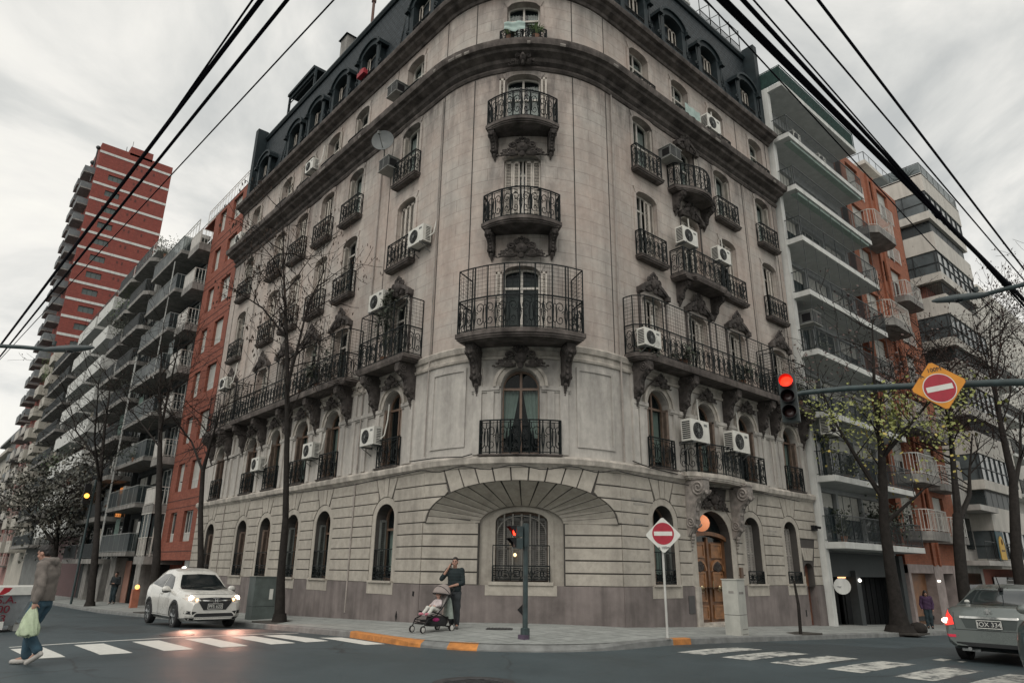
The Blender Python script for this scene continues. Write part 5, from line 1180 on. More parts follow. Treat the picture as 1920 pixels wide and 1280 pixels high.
core.build('facade_wall', M('brick_red_render', (.26,.1,.075), .85, .3, 1.5), P1); wb.build('white_band', M('light_stone_band', (.5,.475,.43), .8, .12, 1.2, streak=.35), P1); gl_.build('ribbon_window', M('sky_grey_ribbon_glass', (.085,.1,.105), .12, .6, .5, spec=.5), P1); bf.build('window_frame', RAILD, P1)  # ribbon glass: sky reflection put into a lighter base colour
o = bal(P1, FR, 36.0, 43.7, 27.45, 1.0, .14, WHT, 'glass', .8, RAILD, d0=-9)
for k in range(5): bal(P1, FR, 36.3, 43.4, 23.05-4.45*k-.05, .85, .1, WHT, 'glass' if k % 2 == 0 else 'bars', .95, RAILD, d0=-8)
m = MB(); bars(m, [FR(36.8, -12, 0)[:2], FR(36.8, -2.6, 0)[:2], FR(42.9, -2.6, 0)[:2]], 30.5, .9, 1.2, .02, .03); m.build('roof_railing', RAILD, P1)
m = MB(); m.box(36.55, -7.0, 23.3, 36.58, -5.0, 24.0+.6, FR); m.box(36.55, -6, 27.9, 36.58, -4.2, 29.2, FR); m.build('orange_blind', M('orange_awning', (.55,.24,.08), .7, .2), P1)
m = MB(); m.box(33.05, -9, -3, 36.5, -.1, 8.0, FR); m.box(33.05, -.1, 4.9, 36.4, 1.3, 5.2, FR); m.box(33.05, -.1, 2.0, 38.2, 1.2, 2.25, FR); m.build('lower_wing', M('grey_white_wall', (.4,.385,.36), .85, .2, 1.2, streak=.4), P1)
m = MB(); bars(m, [FR(33.1, 1.15, 0)[:2], FR(38.15, 1.15, 0)[:2]], 2.25, 1.0, .3, .014, .022); m.build('railing', RAILD, P1)
m = MB(); m.box(34.4, -.1, 2.9, 35.5, .0, 4.6, FR); m.box(33.3, -.1, -2, 35.6, .0, 1.6, FR); m.build('window', DPANE, P1)
# ---- pale end wall and the last houses
PE = thing('apartment_building', (55, 0, gz(55, 0)), 'plain pale apartment block with a blank end wall at the far right edge', 'building')
m = MB(); m.box(44.6, -14, -4, 53.8, -.3, 22.6, FR); m.box(53.8, -14, -4, 72, -1.0, 25.2, FR); m.box(50, -6, 22.6, 53, -2, 24.6, FR); m.build('facade_wall', M('pale_render', (.56,.54,.49), .85, .1, 1.0, streak=.3), PE)
pq = pane_win(1.8, 1.3, .3, RAILD); fpe = frame_off(FR, -.3); fpf = frame_off(FR, -1.0)
for z in flr(1.6, 7, 2.75):
    for u in (46.2, 49.2, 52.2): put2(PE, pq, fpe, u, z, .19)
    for u in (56, 60, 64): put2(PE, pq, fpf, u, z, .19)
for z in flr(1.0, 6, 2.75): bal(PE, FR, 44.8, 50.5, z, .9, .2, WHT, 'bars', .95, RAILD, d0=-.3)
m = MB(); m.hexa([FR(38.5, 1.7, 1.5), FR(43.4, 1.7, 1.5), FR(43.4, .0, 2.5), FR(38.5, .0, 2.5), FR(38.5, 1.72, 1.56), FR(43.4, 1.72, 1.56), FR(43.4, .0, 2.6), FR(38.5, .0, 2.6)]); m.box(38.5, 1.66, .95, 43.4, 1.72, 1.55, FR); m.build('shop_awning', WHT, P1)
m = MB(); m.box(39.4, -.05, -1.6, 39.75, .02, 1.0, FR); m.build('lit_shop_window', ME('orange_shop_light', (1, .25, .04), 1.2), P1); m = MB(); m.box(38.3, -.2, -2.5, 43.6, -.1, 1.4, FR); m.build('shop_glass', DPANE, P1)
# yellow arched sign tied to a balcony rail
m = MB(); P = [(-.48, -.62)]+[(-.48*cos(pi*k/14), -.2+.85*sin(pi*k/14)) for k in range(15)]+[(.48, -.62)]; m.prism(P, 0, .04, lambda u, d, z: (35.8+u, -1.24-d, 2.95+z)); sg = m.build('arched_sign', M('yellow_sign', (.6,.36,.05), .6, .2))
m = MB(); m.box(35.1, 1.2, 2.3, 36.5, 1.235, 3.85, FR); m.build('sign_board', M('blue_board', (.02,.06,.075), .6, .3), sg); m = MB(); m.ball((35.8, -1.29, 3.3), .13, 8, (.8, .3, 1.3)); m.box(35.5, 1.28, 2.78, 36.1, 1.29, 2.86, FR); m.build('sign_mark', M('sign_ink', (.1,.05,.02), .7), sg)
tag(sg, 'yellow arched sign on a dark board tied to a balcony rail at far right', 'sign')
for p in [p1, p2, p3, p4, p5, pt, oa, ob, oc, pq]+PB: kill(p)
# ------------------------------------------------------------------ air conditioners, dish
def ac_split():
    m = MB(); m.box(-.41, -.3, -.28, .41, 0, .28); o = m.build('outdoor_unit_case', ACW)
    m = MB(); m.lathe([(.215, 0), (.215, .012), (.2, .012), (.2, .004), (.0, .004)], (-.1, -.3, 0), 20, (0, -1, 0)); m.build('fan_recess', BLK, o)
    m = MB()
    for r in (.06, .11, .16, .2): m.tube([(-.1+r*cos(w), -.317, r*sin(w)) for w in np.linspace(0, 2*pi, 18)], .005, 3)
    for a in range(8): m.tube([(-.1, -.32, 0), (-.1+.21*cos(a*pi/4), -.317, .21*sin(a*pi/4))], .006, 3)
    m.lathe([(.05, 0), (.05, .01), (0, .012)], (-.1, -.318, 0), 10, (0, -1, 0)); m.build('fan_guard', ACG, o)
    m = MB()
    for k in range(9): m.box(-.415, -.27, -.23+.052*k, -.411, -.04, -.2+.052*k); m.box(.411, -.2, -.23+.052*k, .415, -.05, -.21+.052*k)
    m.build('side_grille', BLK, o)
    m = MB()
    for x in (-.3, .3): m.box(x-.02, -.34, -.33, x+.02, .1, -.285); m.tube([(x, -.3, -.32), (x, .1, -.55)], .014, 4)
    m.build('wall_bracket', ACG, o); m = MB(); m.tube([(.41, -.1, -.1), (.5, -.1, -.12), (.54, .0, .0), (.55, .08, .5), (.55, .1, 1.0)], .022, 6); m.build('pipe', ACW, o)
    m = MB(); m.box(.18, -.305, .14, .32, -.3, .2); m.build('maker_badge', ACG, o); return o
def ac_box():
    m = MB(); m.box(-.33, -.42, -.22, .33, .2, .22); o = m.build('window_unit_case', ACG)
    m = MB(); m.box(-.29, -.43, -.18, .29, -.42, .18)
    for sg in (-1, 1): m.box(sg*.331-.004, -.36, -.15, sg*.331+.004, -.05, .15)
    m.build('grille', BLK, o); m = MB(); [m.box(-.3, -.438, -.17+.043*k, .3, -.43, -.155+.043*k) for k in range(9)]; m.box(-.02, -.44, -.2, .02, -.43, .2); m.build('louvre', ACG, o)
    m = MB(); m.box(-.36, -.45, .22, .36, .2, .245); m.box(-.36, -.45, -.245, .36, .2, -.22); m.build('case_trim', M('ac_trim', (.3,.3,.28), .6), o); return o
PS, PX = ac_split(), ac_box()
def ac(kind, fr, u, d, z, label, rz=None, sc=None, group='air conditioners on the facades'):
    o = dup(PS if kind == 's' else PX, fr(u, d, z), -pi/2 if fr is FL else 0); o.name = 'air_conditioner'; tag(o, label, 'air conditioner', group)
    if sc: o.scale = (sc,)*3
    return o
ac('x', FL, 6.97, .1, 19.25, 'dark boxy air conditioner beside the top-floor window above the main cornice, left wing')
ac('x', FL, 7.13, .1, 15.95, 'dark boxy air conditioner directly under the satellite dish')
ac('s', FL, 4.75, .08, 12.05, 'white air conditioner at the right of the closed third-floor shutters, left wing', sc=1.1)
ac('s', FL, 7.05, .08, 10.35, 'white air conditioner above the caged balcony left of the rounded corner', sc=1.15)
ac('s', FL, 6.95, .08, 5.55, 'white air conditioner beside the arched first-floor window nearest the corner, left wing', sc=1.05)
ac('s', FL, 11.35, .08, 5.6, 'white air conditioner with a bent pipe between two arched windows behind the bare tree')
ac('s', FL, 16.35, .08, 5.6, 'white air conditioner low on the left wing, farthest of the first-floor row')
ac('s', FL, 20.8, .5, 9.95, 'white air conditioner above the far end of the long left balcony')
ac('s', FL, 14.2, .2, 19.25, 'white air conditioner standing on the main cornice before the left attic windows')
ac('s', FL, 22.9, .2, 18.75, 'pale air conditioner on the cornice end next to the red brick block')
ac('s', FR, 7.3, .3, 5.75, 'large white air conditioner on the left of the balcony over the street door', sc=1.25)
ac('s', FR, 9.85, .25, 5.72, 'large white air conditioner on the right of the balcony over the street door', sc=1.25)
ac('s', FR, 7.7, .3, 12.85, 'white air conditioner over the left end of the square third-floor balcony, right wing', sc=1.1)
ac('s', FR, 9.95, .3, 12.85, 'white air conditioner over the right end of the square third-floor balcony, right wing', sc=1.05)
ac('x', FR, 7.3, .12, 16.2, 'dark boxy air conditioner left of the bowed fourth-floor balcony, right wing')
ac('s', FR, 10.15, .25, 18.85, 'white air conditioner on the main cornice of the right wing', sc=1.15)
ac('x', FR, 9.05, .1, 18.72, 'small grey air conditioner box on the cornice of the right wing', sc=.7)
ac('s', FR, 4.9, .5, 8.3, 'dark shaded air conditioner inside the long right balcony at its rounded end')
o = ac('x', FR, 17.1, .15, 12.15, 'white boxy air conditioner on a balcony of the white block', sc=1.25); 
ac('s', FR, 16.75, .55, 7.2, 'pale air conditioner under the second white balcony slab beside the stone building', sc=1.2)
ac('s', FR, 18.9, -.1, 22.6, 'white air conditioner below the top slab of the white block, nearer one')
ac('s', FR, 21.7, -.1, 22.5, 'white air conditioner below the top slab of the white block, farther one')
kill(PS); kill(PX)
t = thing('satellite_dish', (-.55, 7.1, 16.35), 'grey round satellite dish on the left wing under the main cornice', 'satellite dish')
m = MB(); ax = Vector((-.72, -.68, .0)); m.lathe([(.0, -.02), (.2, .0), (.34, .05), (.43, .1), (.43, .115), (.33, .07), (.2, .025), (.0, .0)], (-.62, 7.1, 16.85), 22, ax, cap=False); o = m.build('dish', M('dish_grey', (.12,.13,.13), .6, .2), t, smooth=40)
m = MB(); m.tube([(-.6, 7.1, 16.75), (-.5, 7.15, 16.3), (-.1, 7.2, 16.3)], .025, 6); m.tube([(-.6, 7.1, 16.5), (-1.0, 6.8, 16.9)], .015, 5); m.box(-1.05, 6.76, 16.86, -.95, 6.84, 16.98); m.build('dish_mount', ACG, t)
# ------------------------------------------------------------------ overhead cables
def cable(a, b, r, label, e0=.5, e1=2.2, sag=.0, z0=7.5, z1=7.5, lumps=0):
    A = Vector((*a, z0)); B = Vector((*b, z1)); D = B-A; P0 = A-D*e0; P1 = A+D*e1; m = MB(); n = 40
    pts = [P0.lerp(P1, k/n)-Vector((0, 0, sag*4*(k/n)*(1-k/n))) for k in range(n+1)]; m.tube(pts, r*.85, 8)
    for k in range(lumps): q_ = P0.lerp(P1, .3+.1*k); m.ball(q_, r*1.5, 6)
    return tag(m.build('overhead_cable', M('cable_black', (.006,.006,.01), .8, .2, spec=.05)), label, 'cable', 'overhead cables across the sky')
cable((-9.74, -6.31), (-9.78, -3.19), .014, 'thin black cable joining the thick left bundle from its left', .8, 1.05)
cable((-9.67, -6.38), (-10.22, 11.39), .033, 'thickest black cable of the left sky, leftmost of the heavy pair', .4, 3)
cable((-9.45, -6.58), (-10.08, 12.71), .026, 'black cable of the left sky, right one of the heavy pair', .4, 3)
cable((-9.06, -6.93), (-10.04, 13.14), .011, 'lone thin cable in the left sky passing nearest the mansard roof', .4, 3)
cable((-5.85, -9.86), (6.94, -9.74), .048, 'thickest black cable bundle of the right sky', .5, 3, lumps=3)
cable((-5.98, -9.9), (6.9, -9.72), .022, 'cable twisted along the lower edge of the thick right bundle', .5, 3)
cable((-5.7, -10.02), (7.45, -9.64), .03, 'second heavy cable just above the thick right bundle', .5, 3)
cable((-5.62, -10.1), (7.55, -9.58), .012, 'thin cable running along the upper edge of the heavy right pair', .5, 3)
cable((-5.32, -10.34), (2.05, -10.14), .014, 'thin cable in the right sky, next above the heavy bundle', .5, 5)
cable((-5.06, -10.58), (2.22, -10.3), .02, 'topmost cable of the right sky', .5, 5)
cable((-5.98, -9.74), (1.21, -9.36), .011, 'thin cable of the right sky passing before the white balconies', .5, 4)
# ------------------------------------------------------------------ signals, signs, lamps, cabinets
GRNP = M('dark_green_pole', (.03,.048,.05), .5, .35, 5, streak=.3); REDG = ME('red_signal_light', (1, .03, .012), 5.); RED0 = M('dark_lens', (.03,.012,.012), .3); 
def lens_head(m, c, ax, r=.1, L=.2, up=.3):
    """tunnel visor round a lens"""
    m.lathe([(r, 0), (r*1.05, L), (r*.98, L), (r*.93, 0)], c, 16, ax, cap=False)
ped = thing('pedestrian_signal', (-.6, -1.0, .03), 'dark green pedestrian signal post with a red lit light on the corner pavement', 'traffic signal')
m = MB(); px, py = -.6, -1.0; m.tube([(px, py, .02), (px, py, 2.42)], .058, 12); m.lathe([(.1, 0), (.1, .22), (.07, .24)], (px, py, .02), 8); m.build('post', GRNP, ped, smooth=40)
m = MB(); m.lathe([(.075, 0), (.075, .5), (.03, .52)], (px, py, 1.95), 12); m.build('post_collar', GRNP, ped, smooth=40)
ax = Vector((-.92, .38, 0)); sd_ = Vector((-.38, -.92, 0)); C0 = Vector((px, py, 0))
for nm, z in (('upper', 2.28), ('lower', 2.02)):
    m = MB(); c = C0+ax*.13+Vector((0, 0, z)); q8 = [c+ax*a+sd_*b+Vector((0, 0, d)) for d in (-.115, .115) for a, b in ((-.02, -.12), (.13, -.12), (.13, .12), (-.02, .12))]; m.hexa(q8); h = m.build('signal_head', GRNP, ped)
    m = MB(); f = c+ax*.135
    for a, b in ((-1, 0), (1, 0), (0, 1)):
        w1 = f+(sd_*a*.11 if a else sd_*-.11+Vector((0, 0, .11))); w2 = f+(sd_*a*.11 if a else sd_*.11+Vector((0, 0, .11)))
        if a: m.hexa([w1+Vector((0, 0, -.1)), w1+ax*.06+Vector((0, 0, -.0)), w1+ax*.06+sd_*.008, w1+sd_*.008+Vector((0, 0, -.1)), w1+Vector((0, 0, .11)), w1+ax*.17+Vector((0, 0, .11)), w1+ax*.17+sd_*.008+Vector((0, 0, .11)), w1+sd_*.008+Vector((0, 0, .11))])
        else: m.hexa([w1, w1+ax*.17, w2+ax*.17, w2, w1+Vector((0, 0, .01)), w1+ax*.17+Vector((0, 0, .01)), w2+ax*.17+Vector((0, 0, .01)), w2+Vector((0, 0, .01))])
    m.build('visor', BLK, h)
    m = MB(); m.lathe([(.09, 0), (.085, .02), (.0, .03)], c+ax*.13, 16, ax); m.build('lens', REDG if nm == 'upper' else RED0, h)
m = MB(); m.box(px-.12, py-.1, .02, px+.02, py+.1, .12); m.build('foot_cover', M('faded_purple', (.07,.05,.08), .8), ped)
def text(s, size, mat, loc, rot, parent=None, name='lettering', ext=.003, font_w=1.0, shear=0):
    cu = bpy.data.curves.new('t', 'FONT'); cu.body = s; cu.size = size; cu.extrude = ext; cu.align_x = 'CENTER'; cu.align_y = 'CENTER'; cu.shear = shear
    o = bpy.data.objects.new('t', cu); me = bpy.data.meshes.new_from_object(o); bpy.data.objects.remove(o); bpy.data.curves.remove(cu)
    if not me.materials: me.materials.append(mat)
    me.materials[0] = mat; me.name = name
    t = bpy.data.objects.new(name, me); COL.objects.link(t); t.matrix_basis = Matrix.Translation(loc) @ rot.to_4x4() @ Matrix.Diagonal((font_w, 1, 1, 1))
    if parent: setpar(t, parent)
    return t
def facing(n, roll=0):     # local xy plane facing n, y up
    n = Vector(n).normalized(); x = Vector((0, 0, 1)).cross(n).normalized(); y = n.cross(x); R = Matrix((x, y, n)).transposed(); return R @ Matrix.Rotation(roll, 3, 'Z')
SW, SR, SO, SK = M('sign_white', (.62,.62,.58), .4, .08, 8), M('sign_red', (.34,.012,.03), .4, .12, 8), M('sign_orange', (.62,.24,.012), .45, .12, 5), M('sign_black', (.02,.02,.02), .5)
def diamond(loc, n, hd, roll, matp, parent, ring=True, txt=None, tz=0, tsz=.1, border=None):
    Rm = facing(n, roll); L = lambda x, y, d: Vector(loc)+Rm @ Vector((x, y, d))
    m = MB(); r = .06*hd; P = []
    for k in range(4):
        a = k*pi/2
        for t in (-.06, .06): P.append((hd*cos(a)*(1-abs(t))-hd*sin(a)*t, hd*sin(a)*(1-abs(t))+hd*cos(a)*t))
    m.prism(P, -.012, 0, lambda u, d, z: L(u, z, d)); pl_ = m.build('sign_plate', matp, parent)
    if border:
        m = MB(); m.prism([(x*1.03, y*1.03) for x, y in P], -.016, -.004, lambda u, d, z: L(u, z, d)); m.build('sign_edge', border, pl_)
    rr = hd*(.6 if tz < 0 else .56); cy = hd*.08*(1 if tz < 0 else -1.3)
    disc = lambda q_: [(q_*cos(2*pi*k/36), cy+q_*sin(2*pi*k/36)) for k in range(36)]
    if ring: m = MB(); m.prism(disc(rr*1.06), 0, .003, lambda u, d, z: L(u, z, d)); m.build('sign_ring', SW, pl_)
    m = MB(); m.prism(disc(rr), .003, .006, lambda u, d, z: L(u, z, d)); m.build('no_entry_disc', SR, pl_)
    m = MB(); m.prism([(-rr*.84, cy-rr*.19), (rr*.84, cy-rr*.19), (rr*.84, cy+rr*.19), (-rr*.84, cy+rr*.19)], .006, .009, lambda u, d, z: L(u, z, d)); m.build('white_bar', SW, pl_)
    for s, x, y, rl in txt or []: text(s, tsz, SK, L(x, y, .005), Rm @ Matrix.Rotation(rl, 3, 'Z'), pl_)
    return pl_
sg = thing('no_entry_sign', (2.35, -2.6, pv(2.35, -2.6)), 'white diamond no-entry sign reading A 100m on a slim white post', 'sign')
m = MB(); m.tube([(2.35, -2.6, pv(2.35, -2.6)-.02), (2.35, -2.6, 2.2)], .028, 10); m.build('post', M('white_post', (.55,.55,.52), .5, .15, 4, streak=.3), sg, smooth=40)
m = MB(); m.lathe([(.07, 0), (.05, .03)], (2.35, -2.6, pv(2.35, -2.6)), 10); m.build('post_base', CONC, sg)
diamond((2.29, -2.68, 2.28), (-.83, -.55, 0), .42, 0, SW, sg, False, [('A 100m', 0, -.29, .08)], -1, .085)
# mast arm with signal head and hanging orange sign
ms = thing('traffic_signal_mast', (6.6, -12.35, gz(6.6, -12.35)+.13), 'green signal mast with a long arm over the right street and a red light', 'traffic signal')
m = MB(); A0, A1 = Vector((1.9, -6.62, 4.96)), Vector((6.6, -12.35, 5.05)); m.tube([A0+Vector((-.12, .15, -.05)), A0+Vector((0, 0, .0)), A0.lerp(A1, .12)+Vector((0, 0, .06)), A0.lerp(A1, .5)+Vector((0, 0, .06)), A1], [.045, .05, .058, .07, .09], 12); m.build('mast_arm', GRNP, ms, smooth=40)
m = MB(); m.tube([(6.6, -12.35, gz(6.6, -12.35)), (6.6, -12.35, 5.4)], [.13, .09], 14); m.build('post', GRNP, ms, smooth=40)
hx = Vector((1.3, -6.62, 4.75)); fx = Vector((-.93, -.36, 0)).normalized(); sx_ = Vector((-.36, .93, 0)).normalized()
m = MB(); q8 = [hx+fx*a+sx_*b+Vector((0, 0, d)) for d in (-.48, .48) for a, b in ((-.15, -.16), (.05, -.16), (.05, .16), (-.15, .16))]; m.hexa(q8); hd_ = m.build('signal_head', M('signal_case', (.03,.042,.042), .5, .3), ms)
m = MB(); m.tube([hx-fx*.1, A0+Vector((-.1, .1, -.02))], .035, 8); m.build('signal_bracket', GRNP, ms)
for k, z in enumerate((.31, 0, -.31)):
    c = hx+fx*.05+Vector((0, 0, z)); m = MB(); lens_head(m, c, fx, .13, .2); m.build('visor', BLK if k else M('red_lit_visor', (.25,.01,.01), .5), hd_)
    m = MB(); m.lathe([(.12, 0), (.11, .025), (.06, .04), (0, .045)], c, 18, fx); m.build('lens', ME('red_signal_lens', (1, .02, .008), 3.2) if k == 0 else RED0, hd_, smooth=True)
hs = thing('hanging_no_entry_sign', (3.62, -8.62, 5.0), 'tilted orange diamond sign with a no-entry disc reading A 100M, hung on the mast arm', 'sign')
diamond((3.38, -8.68, 5.0), (-.86, -.51, 0), .5, radians(9), SO, hs, True, [('A', -.235, .235, .25), ('100M', .02, .325, 0)], 1, .115, M('sign_edge_brown', (.12,.05,.015), .6))
m = MB()
for d in (-.12, .12): m.box(3.5, -8.66+d, 4.93, 3.7, -8.6+d, 5.07)
m.build('sign_clamp', GRNP, hs)
def lamp(pole, tip, zt, label, r=.07):
    t = thing('street_lamp', (*pole, gz(*pole)+.13), label, 'street lamp'); P, T = Vector((*pole, zt-.35)), Vector((*tip, zt)); D = (T-P).normalized()
    m = MB(); m.tube([(*pole, gz(*pole)), (*pole, zt-1.2), tuple(P+D*.3+Vector((0, 0, -.1)))]+[tuple(P.lerp(T, k/6)+Vector((0, 0, .16*sin(pi*k/6)))) for k in range(1, 7)], [.1, .07]+[.045]*7, 12); m.build('post', GRNP, t, smooth=40)
    m = MB(); n = 8; m.tube([T-D*.1, T+D*.1, T+D*.5, T+D*.85, T+D*.95], [.04, .07, .085, .055, .02], 10); m.build('lamp_head', M('lamp_case', (.05,.065,.068), .5, .3), t, smooth=40)
    m = MB(); m.ball(T+D*.45-Vector((0, 0, .06)), .07, 8, (1.6, 1.6, .5)); m.build('lamp_glass', DPANE, t); m = MB(); m.lathe([(.04, 0), (.04, .1), (.0, .11)], T+D*.1+Vector((0, 0, .09)), 8); m.build('photocell', GRNP, t)
lamp((4.62, -12.2), (4.5, -9.5), 7.0, 'grey street lamp arm reaching in from the right edge of the sky')
lamp((-12.4, 6.7), (-9.7, 4.95), 6.0, 'dark street lamp arm reaching in from the left edge')
def cabinet(x, y, w, d, h, zf, mat, label, rz, split=.3):
    z = zf; t = thing('utility_cabinet', (x, y, z), label, 'cabinet', rz=rz)
    def L(m, n, mt): o = m.build(n, mt); o.parent = t; return o
    m = MB(); m.box(-w/2, -d/2, -.05, w/2, d/2, h*split); L(m, 'cabinet_base', mat); m = MB(); m.box(-w/2, -d/2, h*split+.012, w/2, d/2, h); b = L(m, 'cabinet_body', mat); m = MB(); m.box(-w/2-.02, -d/2-.02, h, w/2+.02, d/2+.02, h+.025); L(m, 'cabinet_lid', mat)
    m = MB(); m.box(-w/2+.01, -d/2+.01, h*split, w/2-.01, d/2-.01, h*split+.012); L(m, 'joint', BLK); return t, b
t, b = cabinet(5.95, -2.2, .5, .42, 1.38, pv(5.95, -2.2), M('cream_cabinet', (.42,.42,.38), .6, .12, 4, streak=.3), 'tall cream utility cabinet on the pavement right of the street door', radians(8), .36)
m = MB(); m.box(-.16, -.215, 1.02, .12, -.211, 1.08); m.box(-.256, -.1, 1.04, -.251, .04, 1.1); m.box(-.12, -.216, .14, .2, -.211, .16); m.box(-.12, -.216, .02, .2, -.211, .04); m.build('label_strip', CONC).parent = t
t, b = cabinet(-1.55, 11.1, .75, .62, 1.32, pv(-1.55, 11.1), M('grey_green_cabinet', (.085,.105,.1), .6, .25, 4, streak=.3), 'grey green utility cabinet on the left pavement between the white car and a tree', radians(-4), .3)
m = MB(); m.box(.14, -.32, .62, .26, -.312, .95); m.build('white_sticker', SW).parent = t
# skip, far traffic light, glowing bollard
t = thing('rubbish_skip', (-9.35, 11.7, gz(-9, 11.5)), 'grey rubbish skip with red lettering and a striped rim at the left edge', 'skip')
z0 = gz(-9, 11.5); m = MB(); B = [(-11.3, 11.0), (-8.32, 11.45), (-8.1, 13.0), (-11.3, 12.7)]; T_ = [(-11.5, 10.85), (-7.98, 11.33), (-7.8, 13.2), (-11.5, 12.9)]
m.hexa([(x, y, z0+.18) for x, y in B]+[(x, y, z0+1.12) for x, y in T_]); m.build('skip_body', M('skip_grey', (.28,.3,.31), .7, .25, 3, streak=.4), t)
m = MB(); n_ = Vector((.14, -1, 0)).normalized(); 
for k in range(12):
    a, c = Vector((*T_[0], 0)).lerp(Vector((*T_[1], 0)), k/12), Vector((*T_[0], 0)).lerp(Vector((*T_[1], 0)), (k+1)/12)
    if k % 2 == 1 and k < 11: m.hexa([(a.x, a.y-.05, z0+.98), (c.x-.1, c.y-.05, z0+.98), (c.x-.1, c.y, z0+.98), (a.x, a.y, z0+.98), (a.x+.1, a.y-.05, z0+1.16), (c.x, c.y-.05, z0+1.16), (c.x, c.y, z0+1.16), (a.x+.1, a.y, z0+1.16)])
m.build('red_stripes', M('skip_red', (.38,.02,.03), .6, .2), t)
m = MB(); m.hexa([(T_[0][0], T_[0][1]-.04, z0+.97), (T_[1][0]+.02, T_[1][1]-.04, z0+.97), (T_[2][0]+.02, T_[2][1]+.04, z0+.97), (T_[3][0], T_[3][1]+.04, z0+.97), (T_[0][0], T_[0][1]-.04, z0+1.18), (T_[1][0]+.02, T_[1][1]-.04, z0+1.18), (T_[2][0]+.02, T_[2][1]+.04, z0+1.18), (T_[3][0], T_[3][1]+.04, z0+1.18)]); m.build('skip_rim', SW, t)
Rm = facing((.14, -1, -.16)); MR = M('dark_red_lettering', (.16,.012,.025), .6, .2)
for s, x, z in (('BA S.A.', -8.86, .84), ('4 300', -8.86, .6), ('15 03', -8.9, .36)): text(s, .27, MR, (x, 11.27+(x+8.15)*.14-.0+.1*(1-z), z0+z), Rm, t, font_w=1.15, ext=.012)
m = MB(); m.box(-9.6, 11.12, z0+.1, -8.6, 11.2, z0+.3); m.box(-8.3, 11.6, z0, -8.15, 12.6, z0+.2); m.build('skip_foot', SW, t)
t = thing('traffic_signal', (-2.2, 37.9, gz(-2.2, 37.9)+.13), 'small traffic signal with an amber light among the branches of the left street', 'traffic signal')
m = MB(); m.tube([(-2.2, 37.9, gz(-2.2, 37.9)), (-2.2, 37.9, 6.6)], .07, 8); m.build('post', GRNP, t); m = MB(); m.box(-2.75, 37.7, 5.1, -2.4, 37.95, 6.3); m.build('signal_head', BLK, t)
m = MB(); m.ball((-2.58, 37.66, 5.55), .15, 8); m.build('lens', ME('amber_signal', (1, .42, .06), 2.6), t)
t = thing('glowing_bollard', (-.9, 29.2, gz(-.9, 29.2)+.2), 'orange glowing box post behind the white car on the left pavement', 'bollard')
m = MB(); m.box(-1.1, 29, gz(-1, 29)+.1, -.75, 29.3, gz(-1, 29)+1.1); m.build('box_post', M('salmon_box', (.35,.13,.08), .7), t); m = MB(); m.ball((-.92, 29.0, gz(-1, 29)+1.22), .12, 8); m.build('lamp', ME('orange_lamp', (1, .45, .12), 2.), t)
t = thing('wooden_stake', (9.0, -2.4, pv(9, -2.4)), 'thin dark stake in an empty tree pit before the service door', 'stake')
m = MB(); m.tube([(9.0, -2.4, pv(9, -2.4)-.05), (9.03, -2.42, .6), (9.0, -2.38, 1.25)], [.05, .045, .03], 7); m.build('stem', BARK, t); m = MB(); m.box(8.4, -2.62, pv(9, -2.4)-.05, 9.9, -1.9, pv(9, -2.4)+.012); m.build('pit_soil', M('soil', (.045,.04,.034), .95, .4, 8), t)
# ------------------------------------------------------------------ trees
def grow(mb, p, d, L, r, dep, ends, up=.15, wig=.25, nb=3, seg=4, minr=.009):
    pts = [p]; rs = [r]; q_ = p; v = d.normalized()
    for k in range(seg):
        v = (v+Vector((random.gauss(0, wig), random.gauss(0, wig), random.gauss(0, wig)+up))*.55).normalized(); q_ = q_+v*L/seg; pts.append(q_); rs.append(max(minr, r*(1-.75*(k+1)/seg)))
    mb.tube(pts, rs, 5 if r > .03 else 3, cap=False); ends.append((q_, v))
    if dep <= 0: return
    for k in range(nb+random.choice((0, 0, 1))):
        i = random.randint(1, seg); a = Vector((random.gauss(0, 1), random.gauss(0, 1), random.gauss(0, .7))); a = (a-v*a.dot(v)).normalized()
        grow(mb, pts[i], (v*.7+a*random.uniform(.5, 1.1)).normalized(), L*random.uniform(.45, .75), max(minr, rs[i]*.62), dep-1, ends, up, wig, nb, seg, minr)
def leaves(mb, ends, n, size, spread, hang=0, zr=None):
    if zr: ends = [e for e in ends if zr[0] < e[0].z < zr[1]] or ends
    for k in range(n):
        p, v = random.choice(ends); c = p+Vector((random.gauss(0, spread), random.gauss(0, spread), random.gauss(0, spread)-hang*random.random()))
        a = Vector((random.gauss(0, 1), random.gauss(0, 1), random.gauss(0, 1))).normalized(); b = a.orthogonal().normalized(); s = size*random.uniform(.5, 1.25)
        if hang: b = (Vector((0, 0, -1))+b*.35).normalized(); a = b.orthogonal().normalized()
        mb.add([c, c+a*s*.38+b*s*.5, c+b*s, c-a*s*.38+b*s*.5], [(0, 1, 2, 3)])
def leafmat(name, c1, c2):
    if name in MATS: return MATS[name]
    m, nt, b = newmat(name); ob = nd(nt, 'ShaderNodeTexCoord').outputs['Object']; nt.links.new(ramp(nt, noise(nt, ob, 2.2, 5, .7), [(.3, c1), (.7, c2)]), b.inputs['Base Color']); b.inputs['Roughness'].default_value = .6; MATS[name] = m; return m
